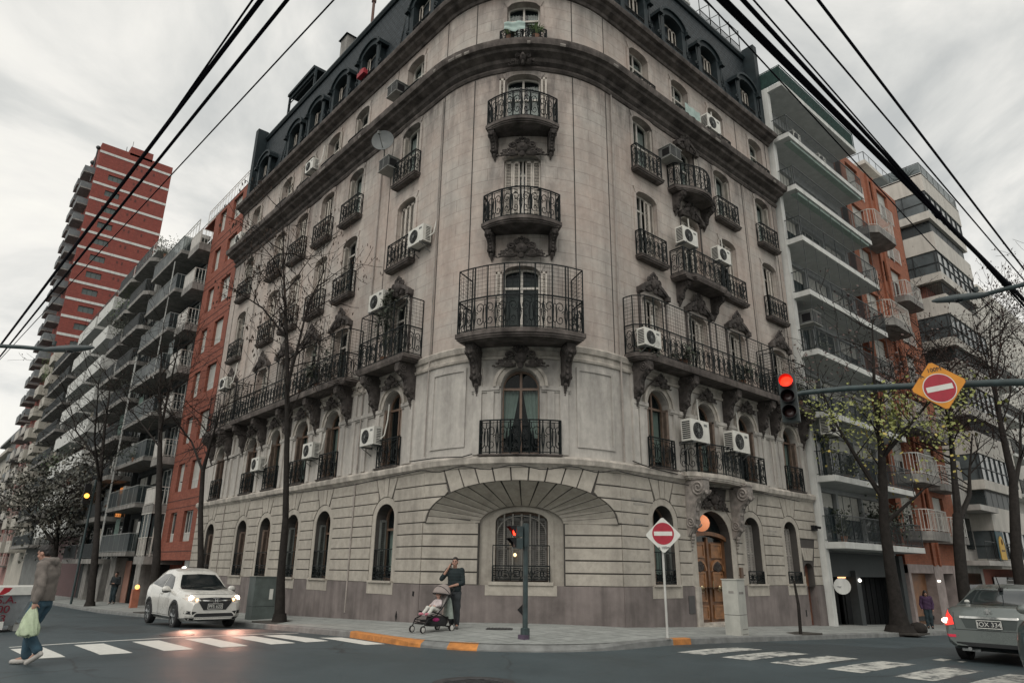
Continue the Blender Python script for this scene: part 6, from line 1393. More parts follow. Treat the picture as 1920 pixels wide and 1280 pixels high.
def tree(label, trunk, limbs, cfg, leaf=None, name='tree', seed=1, pit=True):
    """trunk [(x,y,z,r)], limbs list of the same; cfg list of (limb index, from t, number, length, radius, depth)"""
    random.seed(seed); b = trunk[0]; t = thing(name, (b[0], b[1], b[2]), label, 'tree', 'street trees')
    m = MB(); m.tube([p[:3] for p in trunk], [p[3] for p in trunk], 9)
    m.lathe([(b[3]*1.5, -.1), (b[3]*1.12, .25)], b[:3], 9, cap=False)
    for l in limbs: m.tube([p[:3] for p in l], [p[3] for p in l], 7)
    m.build('trunk', BARK, t, smooth=50); tw = MB(); ends = []; allp = [trunk]+limbs
    for li, t0, n, L, r, dep, up in cfg:
        l = allp[li]
        for k in range(n):
            x = t0+(1-t0)*(k+random.random())/n; f = x*(len(l)-1); i = min(len(l)-2, int(f)); p = Vector(l[i][:3]).lerp(Vector(l[i+1][:3]), f-i); dv = Vector(l[i+1][:3])-Vector(l[i][:3]); a = random.uniform(0, 2*pi)
            d = Vector((cos(a), sin(a), random.uniform(.1, .8)))+dv.normalized()*.35; grow(tw, p, d, L*random.uniform(.7, 1.2), r, dep, ends, up)
    c = tw.build('crown', TWIG, t, norm=False)
    for lf in leaf or []:
        mat, n, size, spread, hang = lf[:5]; lm = MB(); leaves(lm, ends, n, size, spread, hang, lf[5] if len(lf) > 5 else None); lm.build('foliage', mat, c, norm=False)
    if pit: m = MB(); m.box(b[0]-.55, b[1]-.75, b[2]-.04, b[0]+.55, b[1]+.75, b[2]+.01); m.build('pit_soil', M('soil', (.045,.04,.034), .95, .4, 8), t)
    return t
DRY = leafmat('dry_leaf', (.06,.042,.034), (.12,.085,.065)); YEL = leafmat('yellow_green_leaf', (.15,.18,.05), (.34,.35,.11)); RDB = leafmat('reddish_twig_leaf', (.05,.032,.03), (.1,.06,.05)); DKG = leafmat('dark_green_leaf', (.018,.026,.018), (.06,.07,.045)); GLF = leafmat('green_plant_leaf', (.05,.09,.03), (.13,.19,.06))
z = pv(-1.95, 8.6)
tree('slim bare street tree with hanging dry leaf clusters before the left wing', [(-1.95, 8.6, z, .17), (-2.05, 8.63, 1.2, .125), (-2.1, 8.66, 2.9, .1), (-2.35, 8.77, 5.8, .085), (-2.6, 8.87, 8.2, .07), (-2.85, 8.97, 10.0, .05), (-3.05, 9.05, 11.4, .03), (-3.2, 9.11, 12.8, .012)],
     [[(-2.5, 8.83, 7.2, .06), (-2.35, 8.7, 8.6, .045), (-2.2, 8.6, 10.2, .03), (-1.8, 8.4, 11.6, .012)], [(-2.7, 8.9, 8.9, .045), (-3.5, 9.3, 9.9, .03), (-4.4, 9.6, 10.4, .012)]],
     [(0, .42, 17, 2.1, .03, 2, .0), (1, .15, 8, 1.6, .026, 2, .03), (2, .2, 6, 1.1, .024, 2, .0)], [(DRY, 900, .14, .16, .22)], seed=5)
z = pv(-2, 16)
tree('thin dark bare tree behind the white car, before the last windows of the left wing', [(-2, 15.9, z, .14), (-2, 16.4, 1.7, .12), (-2, 17.3, 3.6, .1), (-2, 17.8, 5.3, .09), (-2, 17.3, 6.5, .05), (-2.1, 16.4, 7.9, .02)], [[(-2, 17.7, 5.2, .06), (-2.3, 18.9, 6.6, .04), (-2.6, 20.3, 7.6, .02)]],
     [(0, .6, 9, 2.4, .03, 2, .05), (1, .2, 7, 2.2, .026, 2, .05)], [(DRY, 120, .12, .1, .1)], seed=8)
z = pv(-2, 21.8)
tree('tall dark bare tree before the red brick block', [(-2, 21.8, z, .2), (-2, 22.4, 1.8, .17), (-2, 24.2, 5.4, .14), (-2, 25.9, 8.6, .1), (-2.1, 26.9, 10.5, .06), (-2.2, 27.6, 13.2, .02)], [[(-2, 25.6, 8.0, .07), (-2.1, 24.9, 10.6, .05), (-2.1, 24.4, 13.6, .015)], [(-2, 25.2, 7.2, .05), (-2.8, 27.6, 9.0, .03), (-3.4, 29.5, 10.5, .012)]],
     [(0, .5, 10, 3.0, .035, 2, .06), (1, .1, 8, 2.4, .03, 2, .06), (2, .1, 6, 2.2, .025, 2, .06)], [(DRY, 90, .14, .1, .1)], seed=12)
z = pv(-2, 33.8)
tree('tall bare tree before the dark overgrown block of the left street', [(-2, 33.8, z, .22), (-2, 35.2, 2.5, .18), (-2, 37.5, 5.9, .15), (-2, 39.6, 10, .09), (-2, 40.8, 14, .03)], [[(-2, 37.8, 6.4, .09), (-3, 36.6, 9, .06), (-3.6, 35.5, 12.5, .02)], [(-2, 38.4, 7.6, .08), (-3.4, 41, 10, .05), (-4.2, 43, 13, .015)]],
     [(0, .45, 12, 3.6, .04, 2, .05), (1, .1, 9, 3.0, .035, 2, .05), (2, .1, 9, 3.0, .035, 2, .05)], [(DRY, 150, .16, .12, .1)], seed=15, pit=False)
z = gz(-2.2, 46)+.13
tree('bushy dark-leaved tree low in the left street behind the walking man', [(-2.2, 46, z, .24), (-2.2, 46.6, 1.9, .2), (-2.2, 47.6, 3.6, .16), (-2.3, 48.6, 5.5, .09)], [[(-2.2, 47, 2.6, .12), (-3.4, 49.5, 4.6, .08), (-4.6, 53, 6.2, .03)], [(-2.2, 47.3, 3.2, .12), (-2.6, 45.4, 5.0, .07), (-2.8, 43.6, 6.5, .03)]],
     [(0, .4, 14, 2.8, .05, 2, .08), (1, .2, 12, 2.6, .045, 2, .05), (2, .2, 12, 2.6, .045, 2, .05)], [(leafmat('dusty_leaf', (.04,.042,.034), (.1,.1,.08)), 3600, .26, .5, 0), (leafmat('grey_leaf', (.08,.075,.06), (.16,.15,.12)), 900, .26, .4, 0)], seed=21, pit=False)
z = pv(16.1, -2.5)
tree('street tree with sparse yellow-green leaves and a bulging root before the white block', [(16.1, -2.5, z, .4), (16.1, -2.5, .35, .24), (16.08, -2.5, 1.6, .2), (16.07, -2.52, 3.2, .18), (16.14, -2.69, 4.8, .16), (16.2, -2.8, 6.0, .12), (16.2, -2.87, 8.1, .07), (16.3, -3.2, 11.2, .02)],
     [[(16.1, -2.6, 4.2, .11), (15.9, -2.1, 5.4, .08), (15.65, -1.5, 7.0, .05), (15.5, -1.2, 8.4, .02)], [(16.18, -2.8, 5.7, .09), (16.5, -3.7, 6.7, .06), (16.8, -4.6, 7.7, .03)], [(16.1, -2.6, 3.3, .08), (16.7, -3.4, 4.1, .05), (17.0, -3.9, 4.6, .02)]],
     [(0, .62, 11, 2.2, .035, 2, .06), (1, .35, 9, 1.7, .03, 2, .06), (2, .3, 9, 1.7, .03, 2, .05), (3, .5, 2, .9, .02, 1, .05)], [(YEL, 1500, .16, .3, 0, (5.2, 7.9)), (leafmat('gold_leaf', (.36,.27,.05), (.45,.38,.11)), 110, .17, .4, 0, (4.6, 6.6)), (RDB, 500, .14, .2, 0, (8.3, 14))], seed=31)
o = MB(); o.ball((16.5, -2.95, z+.12), .34, 8, (1.2, .9, .7)); o.build('root_bulge', BARK, [t for t in COL.objects if t.get('label', '').startswith('street tree with sparse')][0], smooth=True)
z = pv(24.9, -2.1)
tree('dark forked bare tree above the grey sedan', [(24.9, -2.1, z, .3), (25.2, -2.05, 1.2, .25), (25.9, -2, 2.9, .24), (26.5, -2, 4.2, .22)], [[(26.5, -2, 4.1, .19), (27.0, -2, 5.8, .15), (27.6, -2, 7.6, .12), (28.2, -2.1, 9.6, .06), (28.6, -2.3, 12.5, .02)], [(26.3, -2, 3.8, .15), (28.6, -2.1, 5.3, .11), (29.6, -2, 6.4, .07), (30.4, -2.3, 8.6, .03)], [(27.4, -2, 7.0, .08), (26.4, -2.4, 9.0, .05), (25, -2.6, 11.8, .02)]],
     [(1, .35, 13, 3.0, .045, 3, .05), (2, .3, 9, 2.6, .04, 2, .05), (3, .1, 10, 2.6, .035, 3, .05)], [(RDB, 3200, .12, .3, .1), (YEL, 90, .28, .3, 0, (4, 9.5))], seed=41)
z = pv(33.6, -2.2)
tree('dark leaning bare tree at the right edge', [(33.6, -2.2, z, .34), (34.2, -2.2, 2.4, .28), (36, -2.2, 5.2, .25), (37, -2.2, 6.8, .22), (36.9, -2.2, 9.2, .17), (37.1, -2.2, 11.2, .13), (37.8, -2.2, 13.6, .07), (39, -2.3, 17, .02)], [[(36.4, -2.2, 6.0, .16), (39.4, -2.3, 8.4, .1), (41.5, -2.4, 11.5, .04)], [(37, -2.2, 10.8, .08), (36, -2.4, 13.5, .05), (35, -2.4, 16.5, .015)], [(37.4, -2.2, 12.5, .07), (40, -2.4, 15.5, .04), (42.5, -2.4, 19, .015)]],
     [(0, .55, 14, 3.6, .05, 2, .05), (1, .2, 8, 3.0, .045, 2, .05), (2, .1, 9, 2.8, .04, 3, .05), (3, .1, 11, 3.0, .04, 2, .05)], [(RDB, 1500, .17, .3, .15)], seed=47)
# ------------------------------------------------------------------ plants on balconies
def plant(x, y, z, h, w, n, mat, label, pot=True, group='balcony plants', fan=False):
    t = thing('potted_plant', (x, y, z), label, 'plant', group); lm = MB(); ends = []
    for k in range(24):
        a = random.uniform(0, 2*pi); r = w*sqrt(random.random()); ends.append((Vector((x+r*cos(a), y+r*sin(a), z+h*(.25+.75*random.random()))), Vector((0, 0, 1))))
    if fan:
        for k in range(46):
            a = random.uniform(0, 2*pi); L = h*random.uniform(.6, 1.1); p = [Vector((x, y, z+.12))+Vector((cos(a)*w*s_*1.2, sin(a)*w*s_*1.2, L*(s_*1.5-s_*s_*.8))) for s_ in (0, .35, .7, 1)]; lm.tube(p, [.012, .018, .014, .003], 3, cap=False)
    else:
        leaves(lm, ends, n, .14, w*.28)
        for e_, _v in ends: lm.tube([(x, y, z+h*.08), (Vector((x, y, z+h*.3))+e_)*.5, e_], [.012, .008, .003], 3, cap=False)
    lm.build('foliage', mat, t, norm=False); m = MB(); m.tube([(x, y, z), (x, y, z+h*.6)], .02, 5); m.build('stem', BARK, t)
    if pot: m = MB(); m.lathe([(.1, 0), (.14, .22), (.15, .24), (.12, .22)], (x, y, z), 10); m.build('pot', M('terracotta', (.16,.08,.05), .8), t)
random.seed(77)
p = FC(-.42, .28, 18.42); plant(*p, .55, .2, 260, GLF, 'pale green plant at the left of the top corner window sill', fan=True)
p = FC(.4, .28, 18.42); plant(*p, .75, .25, 320, GLF, 'larger fan-leaved plant at the right of the top corner window sill', fan=True)
plant(-.4, 6.2, 7.85, 2.6, .3, 420, DKG, 'tall dark climber in the caged balcony left of the corner'); plant(-.45, 10.9, 7.85, 1.6, .4, 320, DKG, 'dark shrub on the long left balcony near its right end'); plant(-.4, 12.4, 7.85, 1.3, .35, 200, DKG, 'low dark shrub on the long left balcony behind the bare tree')
plant(5.0, -.45, 7.85, .45, .35, 200, DKG, 'dark low plant at the rounded end of the long right balcony'); plant(6.9, -.5, 7.85, .6, .4, 200, DKG, 'dark plant in the middle of the long right balcony'); plant(10.6, -.45, 7.85, .8, .4, 220, DKG, 'dark bushy plant toward the far end of the long right balcony')
plant(17.6, -.45, 10.45, .7, .4, 240, DKG, 'dark plant on the white block balcony beside its boxy air conditioner'); plant(17.2, -.5, 2.66, 1.3, .3, 200, DKG, 'slender potted plant on the lowest white balcony'); plant(18.3, -.5, 5.2, 1.0, .5, 300, DKG, 'dark plant on the second lowest white balcony'); plant(21.9, -.5, 2.66, 1.6, .9, 900, DKG, 'wide dark bush on the lowest white balcony behind the tree')
plant(15.0, -.4, 7.85, .8, .4, 200, DKG, 'dark plant on the last balcony section of the right wing'); plant(36.9, .3, 27.6, 1.1, .8, 300, DKG, 'dark palm-like plant on the roof terrace of the stepped white block', fan=True)
plant(-.8, 37.5, 22.6, 1.3, .8, 420, DKG, 'dark shrubs on the roof terrace of the glazed block'); plant(-.9, 47.8, 20.5, 1.9, 1.3, 700, GLF, 'green hanging bush on a high balcony of the overgrown block'); plant(-.9, 45, 18.2, 1.6, 1.2, 500, DKG, 'dark bush on a middle balcony of the overgrown block'); plant(-.9, 42, 12.9, 1.6, 1.4, 500, DKG, 'dark bush on a low balcony of the overgrown block'); plant(-.9, 62.5, 9.2, 1.8, 1.4, 500, GLF, 'green bush on the lowest white parapet balcony'); plant(-1, 84.2, 21.0, 5.0, .9, 600, GLF, 'long green creeper hanging between balconies below the brick tower', pot=False); plant(-.9, 35, 7.6, 1.0, 1.0, 260, DKG, 'dark plants behind the glazed block railing, third slab')
m = MB(); m.grid(lambda a, b: FC(-.55+.62*a, .62+.03*sin(a*11)+.02*sin(b*9), 18.98-.0*b-.42*b*(1-.6*abs(a-.55))), 14, 8); tag(m.build('cloth', M('pale_green_cloth', (.33,.42,.39), .9, .2, 5), smooth=True, norm=False), 'pale green cloth hung over the top corner window rail', 'cloth')
m = MB(); m.grid(lambda a, b: FR(8.25+1.0*a, .5+.02*sin(a*14), 18.95-.42*b), 14, 4); tag(m.build('cloth', MATS['pale_green_cloth'], smooth=True, norm=False), 'pale cloth hung over the attic rail of the right wing', 'cloth')
m = MB(); m.box(-.35, 9.9, 22.0, -.15, 10.5, 22.22); m.ball((-.25, 10.2, 22.28), .2, 8, (.5, 1.3, .5)); tag(m.build('flower_box', M('red_box', (.3,.02,.03), .6, .3)), 'red flower box in a dormer of the left mansard', 'flower box')
# ------------------------------------------------------------------ cars
CG = M('car_glass', (.012,.016,.017), .06, .2, 2, spec=.7); TYRE = M('tyre', (.014,.014,.015), .85, .25, 9); RIM = M('alloy_rim', (.3,.31,.31), .35, .15, 6, metal=.8); TRIMB = M('car_black_trim', (.014,.015,.016), .55, .25, 5); CHRM = M('car_chrome', (.6,.6,.58), .15, .08, 5, metal=1)
def paint(name, rgb, metal=0, rough=.28):
    m = M(name, rgb, rough, .06, 2.0, metal=metal, coat=.7); return m
def inpoly(x, y, P):
    r = False; n = len(P)
    for i in range(n):
        (a, b), (c, d) = P[i], P[i-1]
        if (b > y) != (d > y) and x < (c-a)*(y-b)/(d-b)+a: r = not r
    return r
class Car:
    def __init__(s, keys, wheels, r, H, loc, rz, label, pmat, group=None, arch=.4):
        s.t = thing('parked_car' if False else 'car', loc, label, 'car', group, rz); s.p = pmat
        X = np.array([k[0] for k in keys]); xs = np.linspace(X[0], X[-1], 150); V = [np.interp(-xs, -X, [k[j] for k in keys]) for j in range(1, 6)]
        ker = np.exp(-np.linspace(-2, 2, 11)**2); ker /= ker.sum()
        V = [np.convolve(np.pad(v, 5, mode='edge'), ker, 'valid') for v in V]
        m = MB(); n = 0; rows = []
        for i, x in enumerate(xs):
            zt, zb, yw, yr, z0 = (v[i] for v in V)
            P = [(0, z0), (yw-.14, z0), (yw-.03, z0+.1), (yw, z0+(zb-z0)*.45), (yw-.008, zb-.16), (yw-.035, zb-.05), (yw-.06, zb)]
            for q_ in (.35, .7): P.append((yw-.06+(yr-yw+.06)*q_, zb+(zt-.06-zb)*q_))
            P += [(yr, zt-.055), (yr-.05, zt-.02), (yr*.62, zt), (0, zt+.012)]
            zz = -1; Q = []
            for y, z in P: z = max(z, zz+.004); zz = z; Q.append((y, z))
            rows.append([(x, y, z) for y, z in Q]+[(x, -y, z) for y, z in Q[-2:0:-1]])
        k = len(rows[0]); m.add([v for r_ in rows for v in r_], [(i*k+j, (i+1)*k+j, (i+1)*k+(j+1) % k, i*k+(j+1) % k) for i in range(len(rows)-1) for j in range(k)]+[tuple(range(k)), tuple(range((len(rows)-1)*k, len(rows)*k))])
        s.v = [Vector(v) for v in m.v]; s.bvh = BVHTree.FromPolygons(s.v, m.f); s.r = r; o = bpy.data.objects.new('b', m.mesh('b')); COL.objects.link(o); cut = MB()
        for xw in wheels:
            for g in (1, -1): cut.lathe([(arch, -.3), (arch, .4)], (xw, g*.82, r+.01), 32, (0, g, 0))
        k_ = bpy.data.objects.new('k', cut.mesh('k')); COL.objects.link(k_); bo = o.modifiers.new('b', 'BOOLEAN'); bo.operation = 'DIFFERENCE'; bo.object = k_; bo.solver = 'EXACT'
        dg = bpy.context.evaluated_depsgraph_get(); dg.update(); me = bpy.data.meshes.new_from_object(o.evaluated_get(dg)); bpy.data.objects.remove(o); bpy.data.objects.remove(k_)
        me.name = 'body'; me.materials.clear(); me.materials.append(pmat); me.polygons.foreach_set('use_smooth', [True]*len(me.polygons)); me.set_sharp_from_angle(angle=radians(34)); s.body = link('body', me); s.body.parent = s.t
    def add(s, mb, name, mat, smooth=35, parent=None, norm=True):
        o = mb.build(name, mat, smooth=smooth, norm=norm); o.parent = parent or s.t; return o
    def decal(s, name, P, ax, sg, mat, off=.006, th=.012, step=.06, parent=None):
        """panel that follows the body: outline P projected along an axis onto the bodywork"""
        B = []
        for a, b in zip(P, P[1:]+P[:1]):
            k = max(1, int(hypot(b[0]-a[0], b[1]-a[1])/step)); B += [(a[0]+(b[0]-a[0])*t/k, a[1]+(b[1]-a[1])*t/k) for t in range(k)]
        nb = len(B); xs = [p[0] for p in B]; ys = [p[1] for p in B]; I = []
        for x in np.arange(min(xs)+step/2, max(xs), step):
            for y in np.arange(min(ys)+step/2, max(ys), step):
                if inpoly(x, y, B) and min(hypot(x-p[0], y-p[1]) for p in B) > step*.35: I.append((x, y))
        vs, es, fs, _, _, _ = delaunay_2d_cdt([Vector(p) for p in B+I], [(i, (i+1) % nb) for i in range(nb)], [], 1, 1e-6)
        d = Vector((-sg, 0, 0)) if ax == 'x' else Vector((0, -sg, 0)) if ax == 'y' else Vector((0, 0, -1)); top = []; bot = []
        for v in vs:
            o = Vector((5*sg, v.x, v.y)) if ax == 'x' else Vector((v.x, 5*sg, v.y)) if ax == 'y' else Vector((v.x, v.y, 5))
            h, nn, _, _ = s.bvh.ray_cast(o, d)
            if h is None:
                h, nn, _, _ = s.bvh.find_nearest(o+d*(5-(2 if ax == 'x' else .88)))
            top.append(h-d*off); bot.append(h+d*th)
        n = len(top); m = MB(); F = [tuple(f) for f in fs]; cnt = {}
        for f in F:
            for a, b in zip(f, f[1:]+f[:1]): cnt[(min(a, b), max(a, b))] = cnt.get((min(a, b), max(a, b)), 0)+1
        m.add(top+bot, F+[tuple(i+n for i in reversed(f)) for f in F]+[(a, b, b+n, a+n) for (a, b), c in cnt.items() if c == 1]); return s.add(m, name, mat, 30, parent)
    def both(s, name, P, ax, mat, **k):
        if ax == 'y': return [s.decal(name, P, 'y', g, mat, **k) for g in (1, -1)]
        sg = k.pop('sg'); return [s.decal(name, [(a*g, b) for a, b in P], 'x', sg, mat, **k) for g in (1, -1)]
    def wheel(s, x, y, spokes=5):
        g = 1 if y > 0 else -1; r = s.r; t = .1
        m = MB(); m.lathe([(r*.66, -t), (r*.9, -t*1.02), (r*.985, -t*.8), (r, -t*.4), (r, t*.4), (r*.985, t*.8), (r*.9, t*1.02), (r*.66, t)], (x, y, r), 28, (0, 1, 0), cap=False); w = s.add(m, 'tyre', TYRE); w.name = 'wheel'
        m = MB(); m.lathe([(r*.66, -t*.9), (r*.7, t*g*.0), (r*.68, t*.9)], (x, y, r), 24, (0, 1, 0), cap=False); m.lathe([(0, 0), (r*.66, 0)], (x, y-g*.02, r), 20, (0, 1, 0), cap=False); s.add(m, 'wheel_well', BLK, parent=w)
        m = MB(); m.lathe([(r*.7, 0), (r*.7, g*.012), (r*.62, g*.012), (r*.62, 0)], (x, y+g*t*.88, r), 24, (0, 1, 0), cap=False)
        for k in range(spokes):
            for dd in (-.13, .13):
                a = 2*pi*k/spokes+dd+.3; b = 2*pi*k/spokes+.3+dd*.3; m.tube([(x+r*.1*cos(b), y+g*t*.75, r+r*.1*sin(b)), (x+r*.64*cos(a), y+g*t*.9, r+r*.64*sin(a))], [.03, .022], 5)
        m.lathe([(.05, 0), (.045, g*.03), (0, g*.035)], (x, y+g*t*.75, r), 12, (0, 1, 0), cap=False); s.add(m, 'rim', RIM, parent=w)
def arcband(x, r, ra, rb, z=0, n=16): return [(x+ra*cos(pi*k/n), r+ra*sin(pi*k/n)) for k in range(n+1)]+[(x+rb*cos(pi*k/n), r+rb*sin(pi*k/n)) for k in range(n, -1, -1)]
def plate(s, txt, x, z, sg, parent, w=.4):
    h, nn, _, _ = s.bvh.ray_cast(Vector((5*sg, 0, z)), Vector((-sg, 0, 0))); X = h.x+sg*.02
    m = MB(); m.box(X-.012, -w/2, z-.065, X+.0, w/2, z+.065); p = s.add(m, 'number_plate', M('plate_black', (.02,.022,.025), .5)); 
    m = MB(); [m.box(X-.01+0*k, a, c, X+.004 if sg > 0 else X-.016, b, d) for k, (a, b, c, d) in enumerate(((-w/2-.012, w/2+.012, z+.062, z+.075), (-w/2-.012, w/2+.012, z-.075, z-.062), (-w/2-.012, -w/2, z-.065, z+.065), (w/2, w/2+.012, z-.065, z+.065)))]; s.add(m, 'plate_frame', SW, parent=p)
    t = text(txt, .115, SW, (X+sg*.004-(.012 if sg < 0 else 0), 0, z-.003), facing((sg, 0, 0)), None, 'lettering'); t.parent = p; return p
# --- white crossover, facing the crossing
yc, xc = 11.1, -3.83; zc = gz(xc-.8, 9.8)*.5+gz(xc, 12.4)*.5
K = [(2.2, .74, .66, .6, .46, .3), (2.14, .84, .76, .74, .6, .26), (1.98, .93, .84, .83, .7, .23), (1.7, .995, .9, .875, .74, .22), (1.3, 1.04, .95, .885, .75, .22), (.95, 1.08, .99, .885, .74, .22), (.62, 1.3, 1.01, .885, .66, .22), (.25, 1.52, 1.03, .885, .61, .22), (-.3, 1.6, 1.06, .885, .59, .22), (-.9, 1.575, 1.1, .885, .57, .22), (-1.35, 1.49, 1.14, .885, .56, .22), (-1.7, 1.33, 1.13, .865, .58, .25), (-1.95, 1.12, 1.04, .82, .62, .3), (-2.1, .92, .86, .72, .56, .36)]
WP = paint('white_car_paint', (.6,.59,.55)); K = [(a, b*1.05, c*1.03, d, e, f) for a, b, c, d, e, f in K]; c1 = Car(K, (1.3, -1.3), .335, 1.6, (xc, yc, zc), -pi/2, 'white crossover car with lit headlights stopped at the left crosswalk', WP)
for x in (1.3, -1.3):
    for y in (.77, -.77): c1.wheel(x, y)
    c1.both('arch_cladding', arcband(x, .335, .405, .475), 'y', TRIMB, step=.08)
c1.both('sill_cladding', [(.86, .2), (.86, .36), (-.86, .36), (-.86, .2)], 'y', TRIMB, step=.15)
c1.decal('windscreen', [(-.68, 1.09), (-.6, 1.3), (-.5, 1.49), (0, 1.515), (.5, 1.49), (.6, 1.3), (.68, 1.09), (0, 1.06)], 'x', 1, CG)
c1.both('side_window', [(.66, 1.08), (.28, 1.43), (-.22, 1.51), (-.22, 1.1)], 'y', CG, step=.1); c1.both('side_window', [(-.28, 1.1), (-.28, 1.515), (-.85, 1.49), (-1.25, 1.33), (-1.42, 1.2)], 'y', CG, step=.1)
c1.decal('bonnet_edge', [(-.74, .962), (.74, .962), (.74, .97), (-.74, .97)], 'x', 1, TRIMB, step=.1)
gr = c1.decal('grille', [(-.5, .865), (0, .885), (.5, .865), (.46, .74), (.32, .545), (-.32, .545), (-.46, .74)], 'x', 1, TRIMB, off=.012)
c1.decal('grille_bar', [(-.56, .80), (-.1, .775), (.1, .775), (.56, .80), (.56, .835), (.1, .805), (-.1, .805), (-.56, .835)], 'x', 1, CHRM, off=.022, parent=gr)
LMP = M('lamp_lens', (.5,.45,.4), .15, .2, 12, spec=.7); HG = ME('headlight_glow', (1, .8, .58), 14)
for o, g in zip(c1.both('headlight', [(.44, .845), (.6, .93), (.8, .965), (.855, .9), (.8, .82), (.6, .775)], 'x', LMP, sg=1, off=.014), (1, -1)):
    h, _, _, _ = c1.bvh.ray_cast(Vector((5, g*.66, .86)), Vector((-1, 0, 0))); m = MB(); m.lathe([(.075, 0), (.06, .02), (0, .028)], h+Vector((.012, 0, 0)), 14, (1, .0, .1)); c1.add(m, 'lamp_bulb', HG, parent=o)
    h2, _, _, _ = c1.bvh.ray_cast(Vector((5, g*.52, .82)), Vector((-1, 0, 0))); m = MB(); m.lathe([(.04, 0), (.035, .02), (0, .025)], h2+Vector((.012, 0, 0)), 12, (1, 0, .1)); c1.add(m, 'lamp_bulb', ME('indicator_glow', (1, .5, .2), 5), parent=o)
    L = bpy.data.lights.new('headlight_beam', 'SPOT'); L.energy = 120; L.color = (1, .5, .36); L.spot_size = radians(75); L.spot_blend = .8; L.shadow_soft_size = .08
    lo = bpy.data.objects.new('headlight_beam', L); COL.objects.link(lo); lo.parent = c1.t; lo.location = h+Vector((.12, 0, 0)); lo.rotation_euler = Vector((1, 0, -.22)).to_track_quat('-Z', 'Y').to_euler()
c1.both('fog_recess', [(.5, .5), (.8, .53), (.83, .45), (.6, .425)], 'x', TRIMB, sg=1); c1.decal('lower_intake', [(-.5, .455), (.5, .455), (.62, .36), (-.62, .36)], 'x', 1, TRIMB); c1.decal('front_skirt', [(-.78, .335), (.78, .335), (.72, .24), (-.72, .24)], 'x', 1, TRIMB)
for sgn in (1, -1):
    c1.decal('chin_trim', [(sgn*.55, .405), (sgn*.84, .43), (sgn*.84, .4), (sgn*.58, .36)], 'x', 1, WP)
plate(c1, 'PFS 620', 2.1, .64, 1, None)
h, _, _, _ = c1.bvh.ray_cast(Vector((5, 0, .8)), Vector((-1, 0, 0))); t = text('H', .13, CHRM, (h.x+.05, 0, .795), facing((1, 0, .1)), None, 'emblem', .008); t.parent = gr
m = MB(); m.tube([(h.x+.045, y, z) for y, z in ((-.075, .73), (.075, .73), (.09, .86), (-.09, .86))], .01, 5, closed=True); c1.add(m, 'emblem_frame', CHRM, parent=gr)
for g in (1, -1):
    m = MB(); m.ball((.66, g*.98, 1.08), .13, 10, (.55, 1, .72)); m.tube([(.6, g*.83, 1.02), (.64, g*.95, 1.05)], .03, 6); mr = c1.add(m, 'wing_mirror', WP, True); m = MB(); m.ball((.665, g*.98, 1.015), .115, 10, (.6, 1, .35)); c1.add(m, 'mirror_base', TRIMB, True, mr)
    for x in (.72, -.26): c1.decal('door_gap', [(x, .36), (x+.012, .36), (x+.012, 1.05), (x, 1.05)], 'y', g, TRIMB, off=.002, step=.12)
    m = MB(); m.box(-.12, g*.885, .93, .06, g*.91, .96); c1.add(m, 'door_handle', WP)
for p, s_ in (((.1, .3, 1.15), 1), ((.1, -.35, 1.15), 1)): pass
# --- grey saloon driving away along the right street
K = [(2.32, .7, .6, .62, .5, .3), (2.2, .86, .78, .78, .64, .24), (1.9, .95, .86, .86, .72, .2), (1.35, 1.02, .93, .9, .76, .2), (.95, 1.07, .97, .905, .76, .2), (.55, 1.3, .99, .905, .66, .2), (.1, 1.45, 1.0, .905, .61, .2), (-.5, 1.5, 1.02, .905, .6, .2), (-1.0, 1.43, 1.03, .905, .6, .2), (-1.4, 1.24, 1.04, .9, .66, .2), (-1.72, 1.1, 1.035, .89, .76, .22), (-2.0, 1.085, 1.0, .87, .75, .26), (-2.22, 1.06, .9, .83, .7, .3), (-2.33, .86, .7, .74, .6, .36)]
GP = paint('grey_green_car_paint', (.15,.17,.162), .3, .3); sx, sy = 7.35, -8.3
c2 = Car(K, (1.36, -1.38), .33, 1.5, (sx, sy, gz(sx-1.4, sy)-.02), 0, 'grey green saloon seen from behind with glowing tail lights, cut by the right edge', GP)
for x in (1.36, -1.38):
    for y in (.78, -.78): c2.wheel(x, y)
c2.decal('rear_window', [(-.66, 1.115), (-.58, 1.28), (-.46, 1.42), (0, 1.445), (.46, 1.42), (.58, 1.28), (.66, 1.115), (0, 1.1)], 'x', -1, M('car_glass_sky', (.02,.026,.027), .04, .2, 2, spec=.9))
c2.decal('windscreen', [(-.66, 1.09), (-.5, 1.4), (.5, 1.4), (.66, 1.09)], 'x', 1, CG)
c2.both('side_window', [(.6, 1.04), (.2, 1.36), (-.35, 1.43), (-.35, 1.06)], 'y', CG, step=.1); c2.both('side_window', [(-.42, 1.06), (-.42, 1.43), (-.9, 1.37), (-1.25, 1.12)], 'y', CG, step=.1)
TL = ME('tail_light_red', (.9, .04, .03), .9)
for o, g in zip(c2.both('tail_light', [(.62, .74), (.64, .86), (.78, 1.0), (.85, .98), (.87, .8), (.83, .7)], 'x', TL, sg=-1, off=.014), (1, -1)):
    h, _, _, _ = c2.bvh.ray_cast(Vector((-5, g*.78, .8)), Vector((1, 0, 0))); m = MB(); m.ball(h-Vector((.015, 0, 0)), .08, 10, (.3, 1.1, .7)); c2.add(m, 'lit_bulb', ME('tail_bulb', (1, .55, .4), 5), parent=o)
tr = c2.decal('boot_recess', [(-.42, .68), (.42, .68), (.48, .86), (-.48, .86)], 'x', -1, M('boot_shade', (.075,.088,.085), .4, .1, 2, metal=.3), off=.004)
